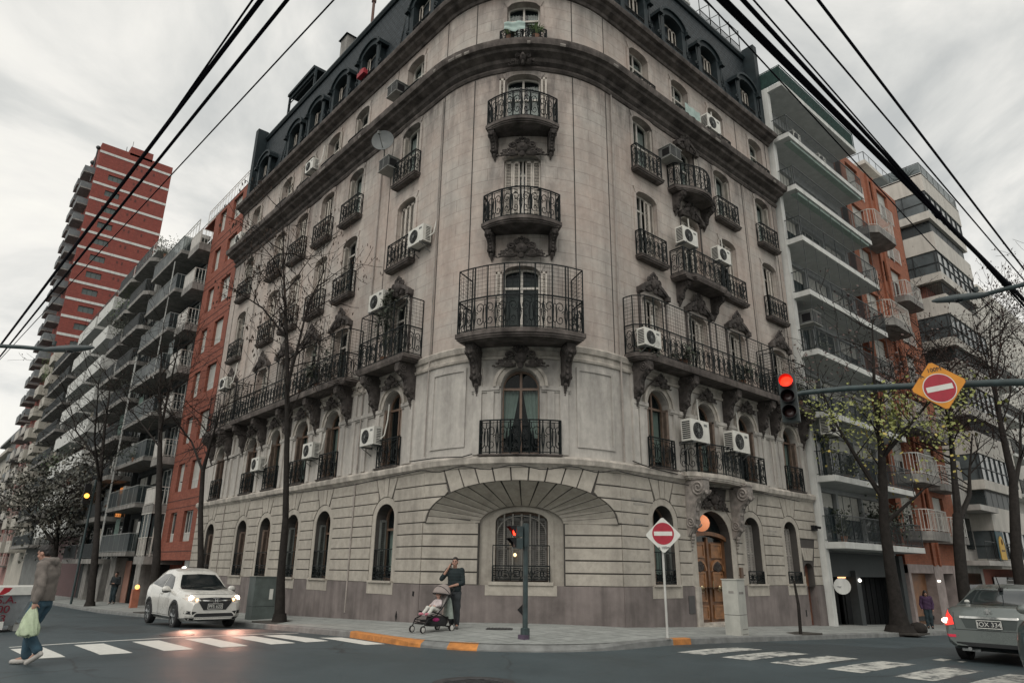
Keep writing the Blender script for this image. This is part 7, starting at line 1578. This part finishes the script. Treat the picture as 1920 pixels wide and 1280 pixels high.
c2.decal('chrome_strip', [(-.5, .865), (.5, .865), (.5, .905), (-.5, .905)], 'x', -1, CHRM, off=.02, parent=tr); plate(c2, 'IOX 334', 2.3, .765, -1, tr)
c2.decal('bumper_line', [(-.86, .645), (.86, .645), (.86, .655), (-.86, .655)], 'x', -1, TRIMB, off=.003, step=.1); c2.decal('bumper_skirt', [(-.8, .3), (.8, .3), (.84, .42), (-.84, .42)], 'x', -1, TRIMB, off=.004, step=.1)
c2.both('reflector', [(.62, .5), (.8, .5), (.82, .55), (.62, .55)], 'x', ME('reflector_red', (.5, .02, .05), .25), sg=-1)
c2.both('boot_gap', [(.6, .66), (.61, .66), (.63, 1.02), (.62, 1.02)], 'x', TRIMB, sg=-1, off=.002)
h, _, _, _ = c2.bvh.ray_cast(Vector((-5, 0, .97)), Vector((1, 0, 0)))
LION = [(-.05, -.06), (-.02, -.055), (-.015, -.02), (.01, -.03), (.012, -.065), (.045, -.06), (.035, -.02), (.03, .01), (.055, .03), (.05, .04), (.02, .03), (.02, .05), (.0, .068), (-.03, .06), (-.02, .045), (-.05, .04), (-.055, .028), (-.025, .02), (-.03, .0), (-.06, -.005), (-.06, -.018), (-.03, -.02)]
m = MB(); m.prism([(-y*1.1, .985+z*1.1) for y, z in LION], 0, .014, lambda u, d, z: (h.x-.012-d, u, z)); c2.add(m, 'emblem', CHRM)
for t_, y in (('408', -.6),):
    t = text(t_, .085, CHRM, (c2.bvh.ray_cast(Vector((-5, y, .7)), Vector((1, 0, 0)))[0].x-.014, y+.03, .7), facing((-1, 0, 0)), None, 'badge'); t.parent = c2.t
m = MB(); m.tube([(-1.15, 0, 1.42), (-1.3, 0, 1.68)], .008, 5); m.box(-1.2, -.03, 1.38, -1.05, .03, 1.43); c2.add(m, 'aerial', BLK); m = MB(); m.lathe([(.035, 0), (.035, .2)], (-2.3, .42, .3), 10, (1, 0, 0)); m.box(-2.1, .3, .24, -1.5, .62, .4); c2.add(m, 'exhaust', RIM)
m = MB(); m.ball((c2.bvh.ray_cast(Vector((-5, .56, 1.15)), Vector((1, 0, 0)))[0].x-.01, .53, 1.16), .05, 8, (.3, 1, .7)); c2.add(m, 'sticker', SW)
for g in (1, -1): m = MB(); m.ball((.62, g*.98, 1.06), .11, 8, (.55, 1, .7)); m.tube([(.58, g*.84, 1.0), (.6, g*.95, 1.04)], .025, 5); c2.add(m, 'wing_mirror', GP, True)
# --- teal car whose corner enters at the bottom right
o = dup(c2.t, (3.1, -10.5, gz(1.7, -10.5)+.02), pi); o.name = 'car'; tag(o, 'dark teal car, only its corner in view at the bottom right', 'car'); TP = paint('dark_teal_car_paint', (.03,.052,.055), .3, .3)
for ch in o.children:
    if ch.name.startswith('body'): ch.material_slots[0].link = 'OBJECT'; ch.material_slots[0].material = TP
# --- maroon car parked behind the skip
K2 = [(k[0], *k[1:]) for k in K]; c3 = Car(K2, (1.36, -1.38), .33, 1.5, (-8.7, 21.5, gz(-8.7, 21.5)), -pi/2, 'maroon car parked behind the rubbish skip at the left edge', paint('maroon_car_paint', (.07,.012,.018), .2, .3))
for x in (1.36, -1.38):
    for y in (.78, -.78): c3.wheel(x, y)
c3.decal('windscreen', [(-.66, 1.09), (-.5, 1.4), (.5, 1.4), (.66, 1.09)], 'x', 1, CG); c3.both('side_window', [(.6, 1.04), (.2, 1.36), (-.9, 1.37), (-1.25, 1.12)], 'y', CG, step=.1); c3.both('headlight', [(.5, .72), (.6, .82), (.8, .86), (.82, .76)], 'x', LMP, sg=1); c3.decal('grille', [(-.4, .5), (.4, .5), (.42, .7), (-.42, .7)], 'x', 1, TRIMB)
# ------------------------------------------------------------------ people
SKIN = M('skin', (.36,.2,.145), .55, .12, 8); HAIR = M('dark_hair', (.012,.01,.009), .6, .4, 30)
def remesh(mb, name, mat, parent, vox=.01, it=4, disp=None):
    me = mb.mesh(name); o = bpy.data.objects.new(name, me); COL.objects.link(o)
    r = o.modifiers.new('r', 'REMESH'); r.mode = 'VOXEL'; r.voxel_size = vox
    s = o.modifiers.new('s', 'SMOOTH'); s.iterations = it; s.factor = .5
    dg = bpy.context.evaluated_depsgraph_get(); dg.update(); m2 = bpy.data.meshes.new_from_object(o.evaluated_get(dg)); bpy.data.objects.remove(o); bpy.data.meshes.remove(me)
    if disp:
        m2.calc_loop_triangles(); co = np.empty(len(m2.vertices)*3); m2.vertices.foreach_get('co', co); co = co.reshape(-1, 3); nn = np.array([v.normal[:] for v in m2.vertices]); co += nn*disp(co)[:, None]; m2.vertices.foreach_set('co', co.ravel())
    m2.name = name; m2.materials.clear(); m2.materials.append(mat); m2.polygons.foreach_set('use_smooth', [True]*len(m2.polygons)); m2.update()
    p = bpy.data.objects.new(name, m2); COL.objects.link(p); p.parent = parent; return p
def cap(m, pts, rs, n=10):
    """tapered limb with round ends"""
    P = [Vector(p) for p in pts]; m.tube(P, list(rs), n); [m.ball(p, r*.99, n) for p, r in zip(P, rs)]
def torso(m, rings, n=16):   # rings (centre, half width y, half depth x)
    vs = []; fs = []
    for (c, w, d) in rings:
        for k in range(n): a = 2*pi*k/n; e = .8; ca, sa = cos(a), sin(a); vs.append((c[0]+d*abs(ca)**e*(1 if ca > 0 else -1), c[1]+w*abs(sa)**e*(1 if sa > 0 else -1), c[2]))
    for i in range(len(rings)-1):
        for k in range(n): l = (k+1) % n; fs.append((i*n+k, i*n+l, (i+1)*n+l, (i+1)*n+k))
    fs += [tuple(range(n-1, -1, -1)), tuple(range((len(rings)-1)*n, len(rings)*n))]; m.add(vs, fs)
def lerp(a, b, t): return tuple(a[i]+(b[i]-a[i])*t for i in range(3))
def hand(m, wrist, d, palm, s=1., curl=.6, grip=None):
    """palm, four bent fingers and a thumb. d = direction of the hand, palm = palm normal"""
    d = Vector(d).normalized(); pn = Vector(palm); pn = (pn-d*pn.dot(d)).normalized(); sd = d.cross(pn); w = Vector(wrist)
    cap(m, [w, w+d*.05*s, w+d*.085*s], [.026*s, .034*s, .034*s], 8); m.ball(w+d*.06*s+sd*.018*s, .026*s, 8); m.ball(w+d*.06*s-sd*.018*s, .026*s, 8)
    for k, L in enumerate((.075, .085, .08, .062)):
        b = w+d*.088*s+sd*(.03-.02*k)*s; p = b; v = d; pts = [b]
        for j in range(3): v = (v*cos(curl*(.6+.3*j))+pn*sin(curl*(.6+.3*j))).normalized(); p = p+v*L*s*(.44, .32, .26)[j]; pts.append(p)
        cap(m, pts, [.0105*s, .0098*s, .009*s, .0078*s], 6)
    b = w+d*.03*s+sd*.03*s; cap(m, [b, b+(sd*.8+d*.6+pn*.4).normalized()*.04*s, b+(sd*.55+d*1.+pn*.9).normalized()*.075*s], [.014*s, .012*s, .0095*s], 6)
def head(m, c, f, up, s=1.):
    """skull, jaw, nose, brow, ears; f = facing"""
    f = Vector(f).normalized(); u = Vector(up); u = (u-f*u.dot(f)).normalized(); l = u.cross(f); c = Vector(c); R = Matrix((f, l, u)).transposed()
    P = lambda a, b, z: c+(f*a+l*b+u*z)*s
    m.ball(P(-.01, 0, .025), .1*s, 14, (1.0, .78, 1.0), R); m.ball(P(.028, 0, -.045), .075*s, 12, (.85, .78, 1.05), R); m.ball(P(.05, 0, -.095), .034*s, 8, (1, 1.15, .8), R)
    m.ball(P(.098, 0, -.02), .019*s, 8, (1.05, .8, .9), R); cap(m, [P(.086, 0, .02), P(.1, 0, -.012)], [.011*s, .015*s], 6)
    m.ball(P(.085, 0, -.062), .02*s, 8, (.7, 1.5, .6), R)
    for g in (1, -1): m.ball(P(-.005, g*.08, -.01), .028*s, 8, (.7, .35, 1.15), R); m.ball(P(.082, g*.033, .03), .018*s, 8, (.6, 1.4, .5), R); m.ball(P(.065, g*.045, -.03), .03*s, 8, (.8, .8, .8), R)
    return P, R
def eyes(P, R, parent, s=1., brow=True, mouth=True):
    m = MB()
    for g in (1, -1): m.ball(P(.089, g*.033, .008), .0105*s, 8, (.5, 1.2, .7), R); 
    if brow:
        for g in (1, -1): m.tube([P(.094, g*.015, .03), P(.096, g*.035, .036), P(.085, g*.055, .028)], .0055*s, 5)
    o = m.build('eyes', HAIR); o.parent = parent
    if mouth: m = MB(); m.tube([P(.089, .026, -.064), P(.1, 0, -.062), P(.089, -.026, -.064)], .0055*s, 5); o = m.build('mouth', M('lips', (.25,.1,.085), .6, .1)); o.parent = parent
def folds(k1, k2, amp): return lambda co: amp*(np.sin(co[:, 2]*k1+3*np.sin(co[:, 0]*9)+co[:, 1]*7)*.6+np.sin(co[:, 2]*k2-co[:, 0]*14+2*np.sin(co[:, 1]*11))*.4)
def person(loc, rz, label, J, mats, hs=1., hair='short', vox=.009, shoe=None, hood=False, quilt=False, bare=False, handL=None, handR=None, hdir=(1, 0, 0), coat_len=.0, group=None):
    t = thing('person', loc, label, 'person', group, rz); top, leg, shoem = mats
    b = MB()         # the body: one continuous surface
    torso(b, [((J['pel'][0], 0, J['pel'][2]-.1), .15, .1), (J['pel'], .165, .115), (lerp(J['pel'], J['che'], .45), .14, .1), (lerp(J['pel'], J['che'], .85), .165, .115), (J['che'], .17, .115), (lerp(J['che'], J['nek'], .7), .12, .08)])
    cap(b, [J['nek'], lerp(J['nek'], J['hed'], .6)], [.062, .055]); P, R = head(b, J['hed'], hdir, (J['hed'][0]-J['nek'][0]+.0, 0, 1), hs)
    for g, k in ((1, 'L'), (-1, 'R')):
        sh = (J['che'][0], g*.185+J['che'][1], J['che'][2]+.08); el, wr = J['elb'+k], J['wri'+k]; cap(b, [(J['che'][0], g*.1, J['che'][2]+.08), sh, lerp(sh, el, .5), el, lerp(el, wr, .4), wr], [.055, .06, .048, .04, .041, .027])
        hd = {'L': handL, 'R': handR}[k]; hand(b, wr, hd[0], hd[1], 1.0, hd[2])
        hp = (J['pel'][0], g*.09, J['pel'][2]-.06); kn, an, to = J['kne'+k], J['ank'+k], J['toe'+k]; cap(b, [hp, lerp(hp, kn, .45), kn, lerp(kn, an, .35), an], [.095, .08, .056, .054, .036]); cap(b, [an, lerp(an, to, .6), to], [.036, .034, .024])
    body = remesh(b, 'body', SKIN, t, vox, 3); eyes(P, R, body, hs)
    m = MB()         # jacket
    cl = coat_len
    torso(m, [((J['pel'][0], 0, J['pel'][2]-.03-cl), .19, .145), (lerp(J['pel'], J['che'], .12), .195, .15), (lerp(J['pel'], J['che'], .5), .185, .145), (lerp(J['pel'], J['che'], .85), .2, .15), (lerp(J['che'], J['nek'], .15), .2, .14), (lerp(J['che'], J['nek'], .62), .15, .11), (lerp(J['che'], J['nek'], .95), .085, .085)])
    for g, k in ((1, 'L'), (-1, 'R')):
        sh = (J['che'][0], g*.19+J['che'][1], J['che'][2]+.07); el, wr = J['elb'+k], J['wri'+k]; e2 = lerp(el, wr, .3) if bare else lerp(el, wr, .93); cap(m, [(J['che'][0], g*.1, J['che'][2]+.06), sh, lerp(sh, el, .5), el, lerp(el, e2, .5), e2], [.085, .088, .075, .066, .062, .052])
    if hood:
        n_ = Vector(J['nek']); cap(m, [n_+Vector((-.02, .1, .03)), n_+Vector((-.1, .06, .02)), n_+Vector((-.13, 0, .0)), n_+Vector((-.1, -.06, .02)), n_+Vector((-.02, -.1, .03))], [.045, .06, .07, .06, .045]); cap(m, [n_+Vector((.06, .07, .0)), n_+Vector((-.02, .1, .03))], [.03, .04]); cap(m, [n_+Vector((.06, -.07, .0)), n_+Vector((-.02, -.1, .03))], [.03, .04])
    q_ = (lambda co: .0035*np.abs(np.sin(co[:, 2]*38))-.001+.003*np.sin(co[:, 0]*30)) if quilt else folds(26, 41, .007)
    remesh(m, 'jacket', top, t, .012, 3, q_)
    m = MB()         # trousers
    torso(m, [((J['pel'][0], 0, J['pel'][2]-.12), .165, .12), (J['pel'], .18, .132), (lerp(J['pel'], J['che'], .12), .175, .13)])
    for g, k in ((1, 'L'), (-1, 'R')):
        hp = (J['pel'][0], g*.085, J['pel'][2]-.07); kn, an = J['kne'+k], J['ank'+k]; cap(m, [hp, lerp(hp, kn, .45), kn, lerp(kn, an, .5), lerp(kn, an, .93)], [.12, .108, .092, .086, .078])
    remesh(m, 'trousers', leg, t, .012, 3, folds(21, 33, .008))
    for g, k in ((1, 'L'), (-1, 'R')):
        an, to = Vector(J['ank'+k]), Vector(J['toe'+k]); dv = (to-an); bk = an-Vector((dv.x, dv.y, 0)).normalized()*.045 if Vector((dv.x, dv.y)).length > .01 else an; m = MB()
        cap(m, [an+Vector((0, 0, .0)), lerp(bk, (an.x, an.y, an.z-.05), .5)], [.05, .045]); cap(m, [(bk.x, bk.y, bk.z-.04), lerp((bk.x, bk.y, bk.z-.04), to, .55), to], [.042, .046, .038]); remesh(m, 'shoe', shoem, t, .01, 2)
    m = MB(); f = Vector(hdir).normalized()
    if hair == 'short':
        m.ball(P(-.022, 0, .05), .1*hs, 14, (1.02, .84, .95), R); m.ball(P(-.05, 0, .0), .085*hs, 12, (.8, .92, 1), R); m.ball(P(.035, 0, .095), .05*hs, 10, (1, 1.2, .6), R)
    elif hair == 'long':
        m.ball(P(-.02, 0, .045), .108*hs, 14, (1.0, .88, 1), R); cap(m, [P(-.06, .02, 0), P(-.07, .05, -.12), P(-.05, .08, -.27), P(-.02, .09, -.4)], [.085, .075, .06, .03]); cap(m, [P(-.06, -.02, 0), P(-.07, -.05, -.12), P(-.04, -.08, -.27), P(-.02, -.08, -.38)], [.085, .075, .06, .03])
    remesh(m, 'hair', HAIR, t, .009, 2, lambda co: .004*np.sin(co[:, 0]*90+co[:, 2]*60)*np.sin(co[:, 1]*80))
    return t, P
# man walking left over the crossing with a green bag
wx, wy = -9.3, 1.62; zg = gz(wx, wy)
J = dict(pel=(-.02, 0, 1.0), che=(-.01, 0, 1.45), nek=(.03, 0, 1.585), hed=(.115, 0, 1.715), elbL=(-.13, .27, 1.2), wriL=(-.1, .29, .96), elbR=(.02, -.27, 1.2), wriR=(.16, -.22, 1.0), kneL=(.09, .1, .55), ankL=(-.2, .11, .22), toeL=(-.05, .11, .05), kneR=(.13, -.1, .55), ankR=(.11, -.1, .1), toeR=(.34, -.12, .035))
wk, P = person((wx, wy, zg), radians(139), 'man walking left in a taupe hooded sweatshirt and blue jeans, holding a green plastic bag', J, (M('taupe_fleece', (.16,.14,.125), .95, .2, 14, bump=.2), M('blue_denim', (.035,.075,.105), .9, .35, 10, bump=.2), M('pale_trainer', (.42,.4,.37), .7, .15, 10)), hood=True, handL=((.1, .0, -1), (0, -1, .1), .95), handR=((.6, .1, -.8), (0, 1, 0), .5), hdir=(1, .05, -.3))
wk.scale = (1.02, 1.02, 1.02)
bag = thing('plastic_bag', (wx, wy, zg), 'crumpled pale green plastic bag hanging from the walking man\'s hand', 'bag', rz=radians(139)); m = MB()
def bagf(a, b):
    w = 2*pi*a; r = (.02+.19*(1-b)**.6*(1-.2*(1-b)**4)) if b < .98 else .02; r *= 1+.1*sin(5*w+b*9)+.07*sin(11*w+3*b); z = .90-.46*(1-b)**.95
    if b < .04: r *= .3
    return (-.08+r*cos(w)*.92, .285+r*sin(w)*.5, z+.012*sin(7*w))
m.grid(bagf, 40, 26); o = m.build('bag_body', M('pale_green_plastic', (.42,.5,.34), .35, .22, 9, bump=.4), smooth=True, norm=False); o.parent = bag
m = MB(); m.tube([(-.07, .285, .87), (-.06, .29, .94), (-.11, .28, .95), (-.12, .285, .87)], .014, 6); o = m.build('bag_handle', MATS['pale_green_plastic']); o.parent = bag; bag.scale = (1.02,)*3
# man on the phone with the pushchair
mx, my = -.52, 1.72; zm = pv(mx, my); fa = atan2(-.74, -.68)
J = dict(pel=(0, 0, 1.0), che=(.0, 0, 1.44), nek=(.01, 0, 1.58), hed=(.04, .0, 1.735), elbR=(.05, -.36, 1.29), wriR=(.1, -.17, 1.585), elbL=(.06, .24, 1.18), wriL=(.22, -.1, 1.09), kneL=(.04, .1, .54), ankL=(0, .1, .1), toeL=(.2, .12, .035), kneR=(-.06, -.06, .54), ankR=(-.16, -.06, .1), toeR=(.05, -.1, .035))
pm, P = person((mx, my, zm), fa, 'man in a dark quilted jacket talking on a phone with one hand on a pushchair', J, (M('dark_teal_quilt', (.014,.022,.024), .7, .3, 6, spec=.25), M('charcoal_trousers', (.028,.033,.037), .9, .3, 9), M('grey_shoe', (.1,.1,.1), .7, .3)), quilt=True, bare=True, handR=((-.25, .5, .8), (.2, .9, -.3), .55), handL=((.3, -.9, -.3), (.1, -.2, -1), .9), hdir=(1, -.12, .0))
pm.scale = (.9,)*3; m = MB(); m.hexa([tuple(Vector((.1, -.1, 1.66))*1.0+Vector((a, b, c))) for c in (-.07, .07) for a, b in ((-.035, -.006), (.035, -.006), (.035, .006), (-.035, .006))]); ph = m.build('phone', BLK); tag(ph, 'black phone held to the ear of the man with the pushchair', 'phone'); ph.location = (mx, my, zm); ph.rotation_euler = (0, 0, fa); ph.scale = (.9,)*3
# pushchair (x forward)
qx, qy = -1.28, 1.5; pc = thing('pushchair', (qx, qy, pv(qx, qy)), 'grey hooded pushchair with a black frame and white wheels on the corner pavement', 'pushchair', rz=atan2(-.16, -1)); pc.scale = (.92,)*3
def PL(m, n, mt, sm=40, par=None): o = m.build(n, mt, smooth=sm); o.parent = par or pc; return o
fr_ = MB()
for g in (1, -1):
    y = g*.24; fr_.tube([(.55, y*.85, .12), (.42, y, .32), (.1, y, .42), (-.25, y, .75), (-.5, y, 1.03)], .016, 7); fr_.tube([(-.42, y, .1), (-.3, y, .32), (.05, y, .45), (.3, y, .5)], .015, 7); fr_.tube([(-.42, y, .1), (.42, y, .25)], .012, 6)
fr_.tube([(-.5, -.24, 1.03), (-.53, 0, 1.06), (-.5, .24, 1.03)], .02, 7); fr_.tube([(-.42, -.24, .12), (-.42, .24, .12)], .014, 6); fr_.tube([(.42, -.24, .3), (.42, .24, .3)], .013, 6); PL(fr_, 'frame', BLK)
for x, y, r in ((.55, .2, .085), (.55, -.2, .085), (-.42, .26, .09), (-.42, -.26, .09)):
    m = MB(); m.lathe([(r*.72, -.02), (r*.95, -.022), (r, -.01), (r, .01), (r*.95, .022), (r*.72, .02)], (x, y, r), 18, (0, 1, 0), cap=False); w = PL(m, 'wheel', BLK); m = MB(); m.lathe([(0, -.026), (r*.74, -.018), (r*.74, .018), (0, .026)], (x, y, r), 16, (0, 1, 0), cap=False); PL(m, 'wheel_hub', M('white_hub', (.5,.49,.46), .5), par=w)
def sheet(pts, hw, th=.03, bend=.04):
    m = MB()
    def fn(a, b):
        f = b*(len(pts)-1); i = min(len(pts)-2, int(f)); p = Vector(pts[i]).lerp(Vector(pts[i+1]), f-i); y = -hw+2*hw*a; return (p.x+bend*(1-(2*a-1)**2)*-.6, y, p.z-bend*(1-(2*a-1)**2))
    m.grid(fn, 8, 14); return m
o = PL(sheet([(.36, 0, .42), (.05, 0, .46), (-.12, 0, .55), (-.3, 0, .85), (-.36, 0, 1.0)], .2), 'seat', M('grey_liner', (.24,.225,.215), .9, .2, 9), True); so_ = o.modifiers.new('s', 'SOLIDIFY'); so_.thickness = .03
m = MB()
def canf(a, b): w = pi*a; t = -.15+1.55*b; R_ = .27; return (-.38+.3*sin(t)*sin(w)*1.05+.05, R_*-cos(w)*.95, .86+.27*sin(w)*cos(t)+.03)
m.grid(canf, 16, 9); o = PL(m, 'hood', M('taupe_canopy', (.25,.215,.2), .85, .15, 8), True); o.modifiers.new('s', 'SOLIDIFY').thickness = .012
m = MB(); m.tube([canf(k/16, 1) for k in range(17)], .011, 5); m.tube([canf(k/16, .5) for k in range(17)], .009, 5); PL(m, 'hood_rib', BLK)
m = MB(); torso(m, [((-.1, 0, .14), .2, .3), ((-.12, 0, .22), .22, .33), ((-.15, 0, .36), .23, .3)]); PL(m, 'basket', M('black_basket', (.02,.02,.022), .9, .3)); m = MB(); m.box(.36, -.15, .2, .52, .15, .225); m.box(.2, -.13, .24, .34, .13, .3); PL(m, 'footrest', BLK)
m = MB(); m.ball((.05, .16, .3), .09, 8, (1.4, .8, .6)); PL(m, 'magenta_bundle', M('magenta_cloth', (.3,.02,.12), .8, .2), True)
m = MB(); m.grid(lambda a, b: (-.5+.12*cos(2*pi*a)*(.35+.65*b**.6)*(1+.12*sin(9*a*pi)), .02+.2*sin(2*pi*a)*(.35+.65*b**.6), .82-.52*b), 22, 10); sb = m.build('shopping_bag', M('grey_green_plastic', (.22,.26,.23), .4, .3, 9), smooth=True, norm=False); tag(sb, 'grey green plastic bag hanging behind the pushchair', 'bag'); sb.location = pc.location; sb.rotation_euler = pc.rotation_euler; sb.scale = (.92,)*3
# child in the seat
ch = thing('person', pc.location, 'small child in a pale jacket, white trousers and pink shoes sitting in the pushchair', 'person', rz=pc.rotation_euler.z); ch.scale = (.92,)*3; b = MB()
torso(b, [((-.06, 0, .52), .09, .075), ((-.1, 0, .62), .09, .075), ((-.15, 0, .73), .085, .065), ((-.165, 0, .78), .05, .045)]); cap(b, [(-.17, 0, .77), (-.17, 0, .83)], [.036, .036]); Pc, Rc = head(b, (-.155, 0, .89), (.75, .55, -.1), (0, 0, 1), .78)
for g in (1, -1): cap(b, [(-.15, g*.09, .74), (-.08, g*.15, .64), (.04, g*.1, .62)], [.036, .032, .024]); hand(b, (.04, g*.1, .62), (.7, -g*.5, .1), (0, 0, -1), .55, .7); cap(b, [(-.06, g*.06, .53), (.14, g*.09, .57), (.3, g*.1, .42)], [.055, .045, .032]); cap(b, [(.3, g*.1, .42), (.37, g*.11, .42)], [.03, .026])
bd = remesh(b, 'body', M('child_skin', (.45,.27,.21), .55, .1, 8), ch, .006, 2); eyes(Pc, Rc, bd, .78, False)
m = MB(); torso(m, [((-.05, 0, .51), .105, .09), ((-.1, 0, .62), .108, .092), ((-.15, 0, .73), .1, .08), ((-.165, 0, .785), .055, .05)])
for g in (1, -1): cap(m, [(-.15, g*.09, .74), (-.08, g*.155, .64), (.02, g*.11, .62)], [.045, .043, .036])
remesh(m, 'jacket', M('pale_pink_jacket', (.46,.4,.4), .9, .25, 12), ch, .008, 2, folds(50, 70, .004)); m = MB()
for g in (1, -1): cap(m, [(-.06, g*.06, .53), (.14, g*.09, .57), (.28, g*.1, .44)], [.07, .058, .045])
remesh(m, 'trousers', M('white_trousers', (.5,.5,.46), .9, .12, 10), ch, .008, 2, folds(50, 70, .004))
for g in (1, -1): m = MB(); cap(m, [(.29, g*.1, .43), (.38, g*.11, .435)], [.042, .036]); remesh(m, 'shoe', M('pink_shoe', (.5,.17,.22), .7, .15), ch, .008, 2)
m = MB(); m.ball(Pc(-.02, 0, .04), .083, 12, (1.02, .86, 1), Rc); m.ball(Pc(-.06, 0, -.02), .06, 10, (.7, 1, 1.1), Rc); remesh(m, 'hair', M('brown_hair', (.11,.055,.03), .6, .3, 30), ch, .007, 2)
# woman by the wooden entrance, person in the dark entrance
J = dict(pel=(0, 0, .96), che=(.03, 0, 1.36), nek=(.05, 0, 1.48), hed=(.1, .0, 1.62), elbL=(.02, .26, 1.12), wriL=(.1, .22, .9), elbR=(.0, -.27, 1.12), wriR=(.08, -.24, .9), kneL=(.06, .08, .52), ankL=(-.05, .09, .1), toeL=(.13, .1, .035), kneR=(.02, -.08, .52), ankR=(.03, -.09, .09), toeR=(.22, -.1, .035))
wm, P = person((22.0, -1.5, pv(22.0, -1.5)), radians(205), 'woman with long dark hair in a purple jacket by the wooden entrance', J, (M('purple_jacket', (.05,.022,.06), .8, .25, 8), M('teal_jeans', (.02,.035,.042), .9, .3, 9), BLK), hair='long', vox=.012, handL=((.1, 0, -1), (0, -1, 0), .4), handR=((.1, 0, -1), (0, 1, 0), .4), hdir=(1, .1, -.15), coat_len=.06); wm.scale = (.85,)*3
J = dict(J, che=(.0, 0, 1.4), nek=(.01, 0, 1.53), hed=(.04, 0, 1.68), pel=(0, 0, .98), wriL=(.24, .1, 1.15), wriR=(.22, -.1, 1.15))
person((-.5, 35.6, pv(-.5, 35.6)), radians(230), 'dim person in dark clothes standing in the dark entrance of the glazed block', J, (M('dark_coat', (.02,.025,.028), .85, .3), MATS['teal_jeans'], M('pale_trainer', (.4,.4,.38), .7)), vox=.014, handL=((.3, -1, 0), (0, 0, 1), .6), handR=((.3, 1, 0), (0, 0, 1), .6))
# ------------------------------------------------------------------ every separate piece of a part becomes a part of its own
def split_pieces(o):
    me = o.data; nv = len(me.vertices)
    if me.users > 1 or nv == 0 or nv > 60000: return
    co = np.empty(nv*3); me.vertices.foreach_get('co', co); co = co.reshape(-1, 3); par = list(range(nv))
    def find(a):
        while par[a] != a: par[a] = par[par[a]]; a = par[a]
        return a
    for e in me.edges:
        a, b = find(e.vertices[0]), find(e.vertices[1])
        if a != b: par[a] = b
    _, isl = np.unique([find(i) for i in range(nv)], return_inverse=True); k = isl.max()+1
    if k < 2 or k > 900: return
    lo = np.full((k, 3), np.inf); hi = np.full((k, 3), -np.inf); np.minimum.at(lo, isl, co); np.maximum.at(hi, isl, co); sz = (hi-lo).max(1)
    gap = np.maximum(0, np.maximum(lo[:, None]-hi[None], lo[None]-hi[:, None])); near = np.sqrt((gap**2).sum(2)) <= np.maximum(.02, .5*np.maximum(sz[:, None], sz[None]))
    lab = np.arange(k)
    while True:
        new = np.array([lab[near[i]].min() for i in range(k)])
        if (new == lab).all(): break
        lab = new
    ids = np.unique(lab)
    if len(ids) < 2 or len(ids) > 80: return
    pv_ = lab[isl]; uv = me.uv_layers[0].data if me.uv_layers else None; mats = list(me.materials); fc = [(list(p.vertices), p.use_smooth, list(p.loop_indices)) for p in me.polygons]
    for n_, i in enumerate(ids):
        sel = np.nonzero(pv_ == i)[0]; mp = {int(v): j for j, v in enumerate(sel)}; F = [f for f in fc if f[0][0] in mp]
        m2 = bpy.data.meshes.new(o.name.split('.')[0]); m2.from_pydata([tuple(co[v]) for v in sel], [], [[mp[v] for v in f[0]] for f in F]); m2.polygons.foreach_set('use_smooth', [f[1] for f in F])
        if uv:
            ul = m2.uv_layers.new(name='UVMap'); ul.data.foreach_set('uv', np.array([uv[l].uv[:] for f in F for l in f[2]], dtype=np.float32).ravel())
        if any(f[1] for f in F): m2.set_sharp_from_angle(angle=radians(35))
        for m in mats: m2.materials.append(m)
        m2.update()
        if n_ == 0: first = m2
        else:
            c = bpy.data.objects.new(o.name.split('.')[0], m2); COL.objects.link(c); c.parent = o.parent; c.matrix_parent_inverse = o.matrix_parent_inverse.copy(); c.matrix_basis = o.matrix_basis.copy()
            for key in ('kind', 'label'): 
                if key in o: c[key] = o[key]
    o.data = first
SPLIT = ('kerb', 'wall_joint', 'painted_kerb', 'rusticated_blocks', 'window_surround', 'plinth', 'window_apron', 'cornice_lip_repair', 'roof_seam', 'drain_pipe', 'pilaster', 'archivolt', 'lit_lamp', 'door_handle', 'door_carving', 'meter_hatch', 'wall_vent', 'wall_plaque', 'chimney', 'wall_lamp', 'entrance_pier', 'vent_grille', 'roof_fitting', 'orange_blind', 'sign_clamp', 'label_strip', 'red_stripes', 'skip_foot')
for o in list(COL.objects):
    if o.type == 'MESH' and o.name.split('.')[0] in SPLIT and not o.children: split_pieces(o)
for o in COL.objects:
    if o.name.startswith('rusticated_blocks'): o.name = 'rusticated_block_course'
    if o.name.startswith('red_stripes'): o.name = 'red_stripe'
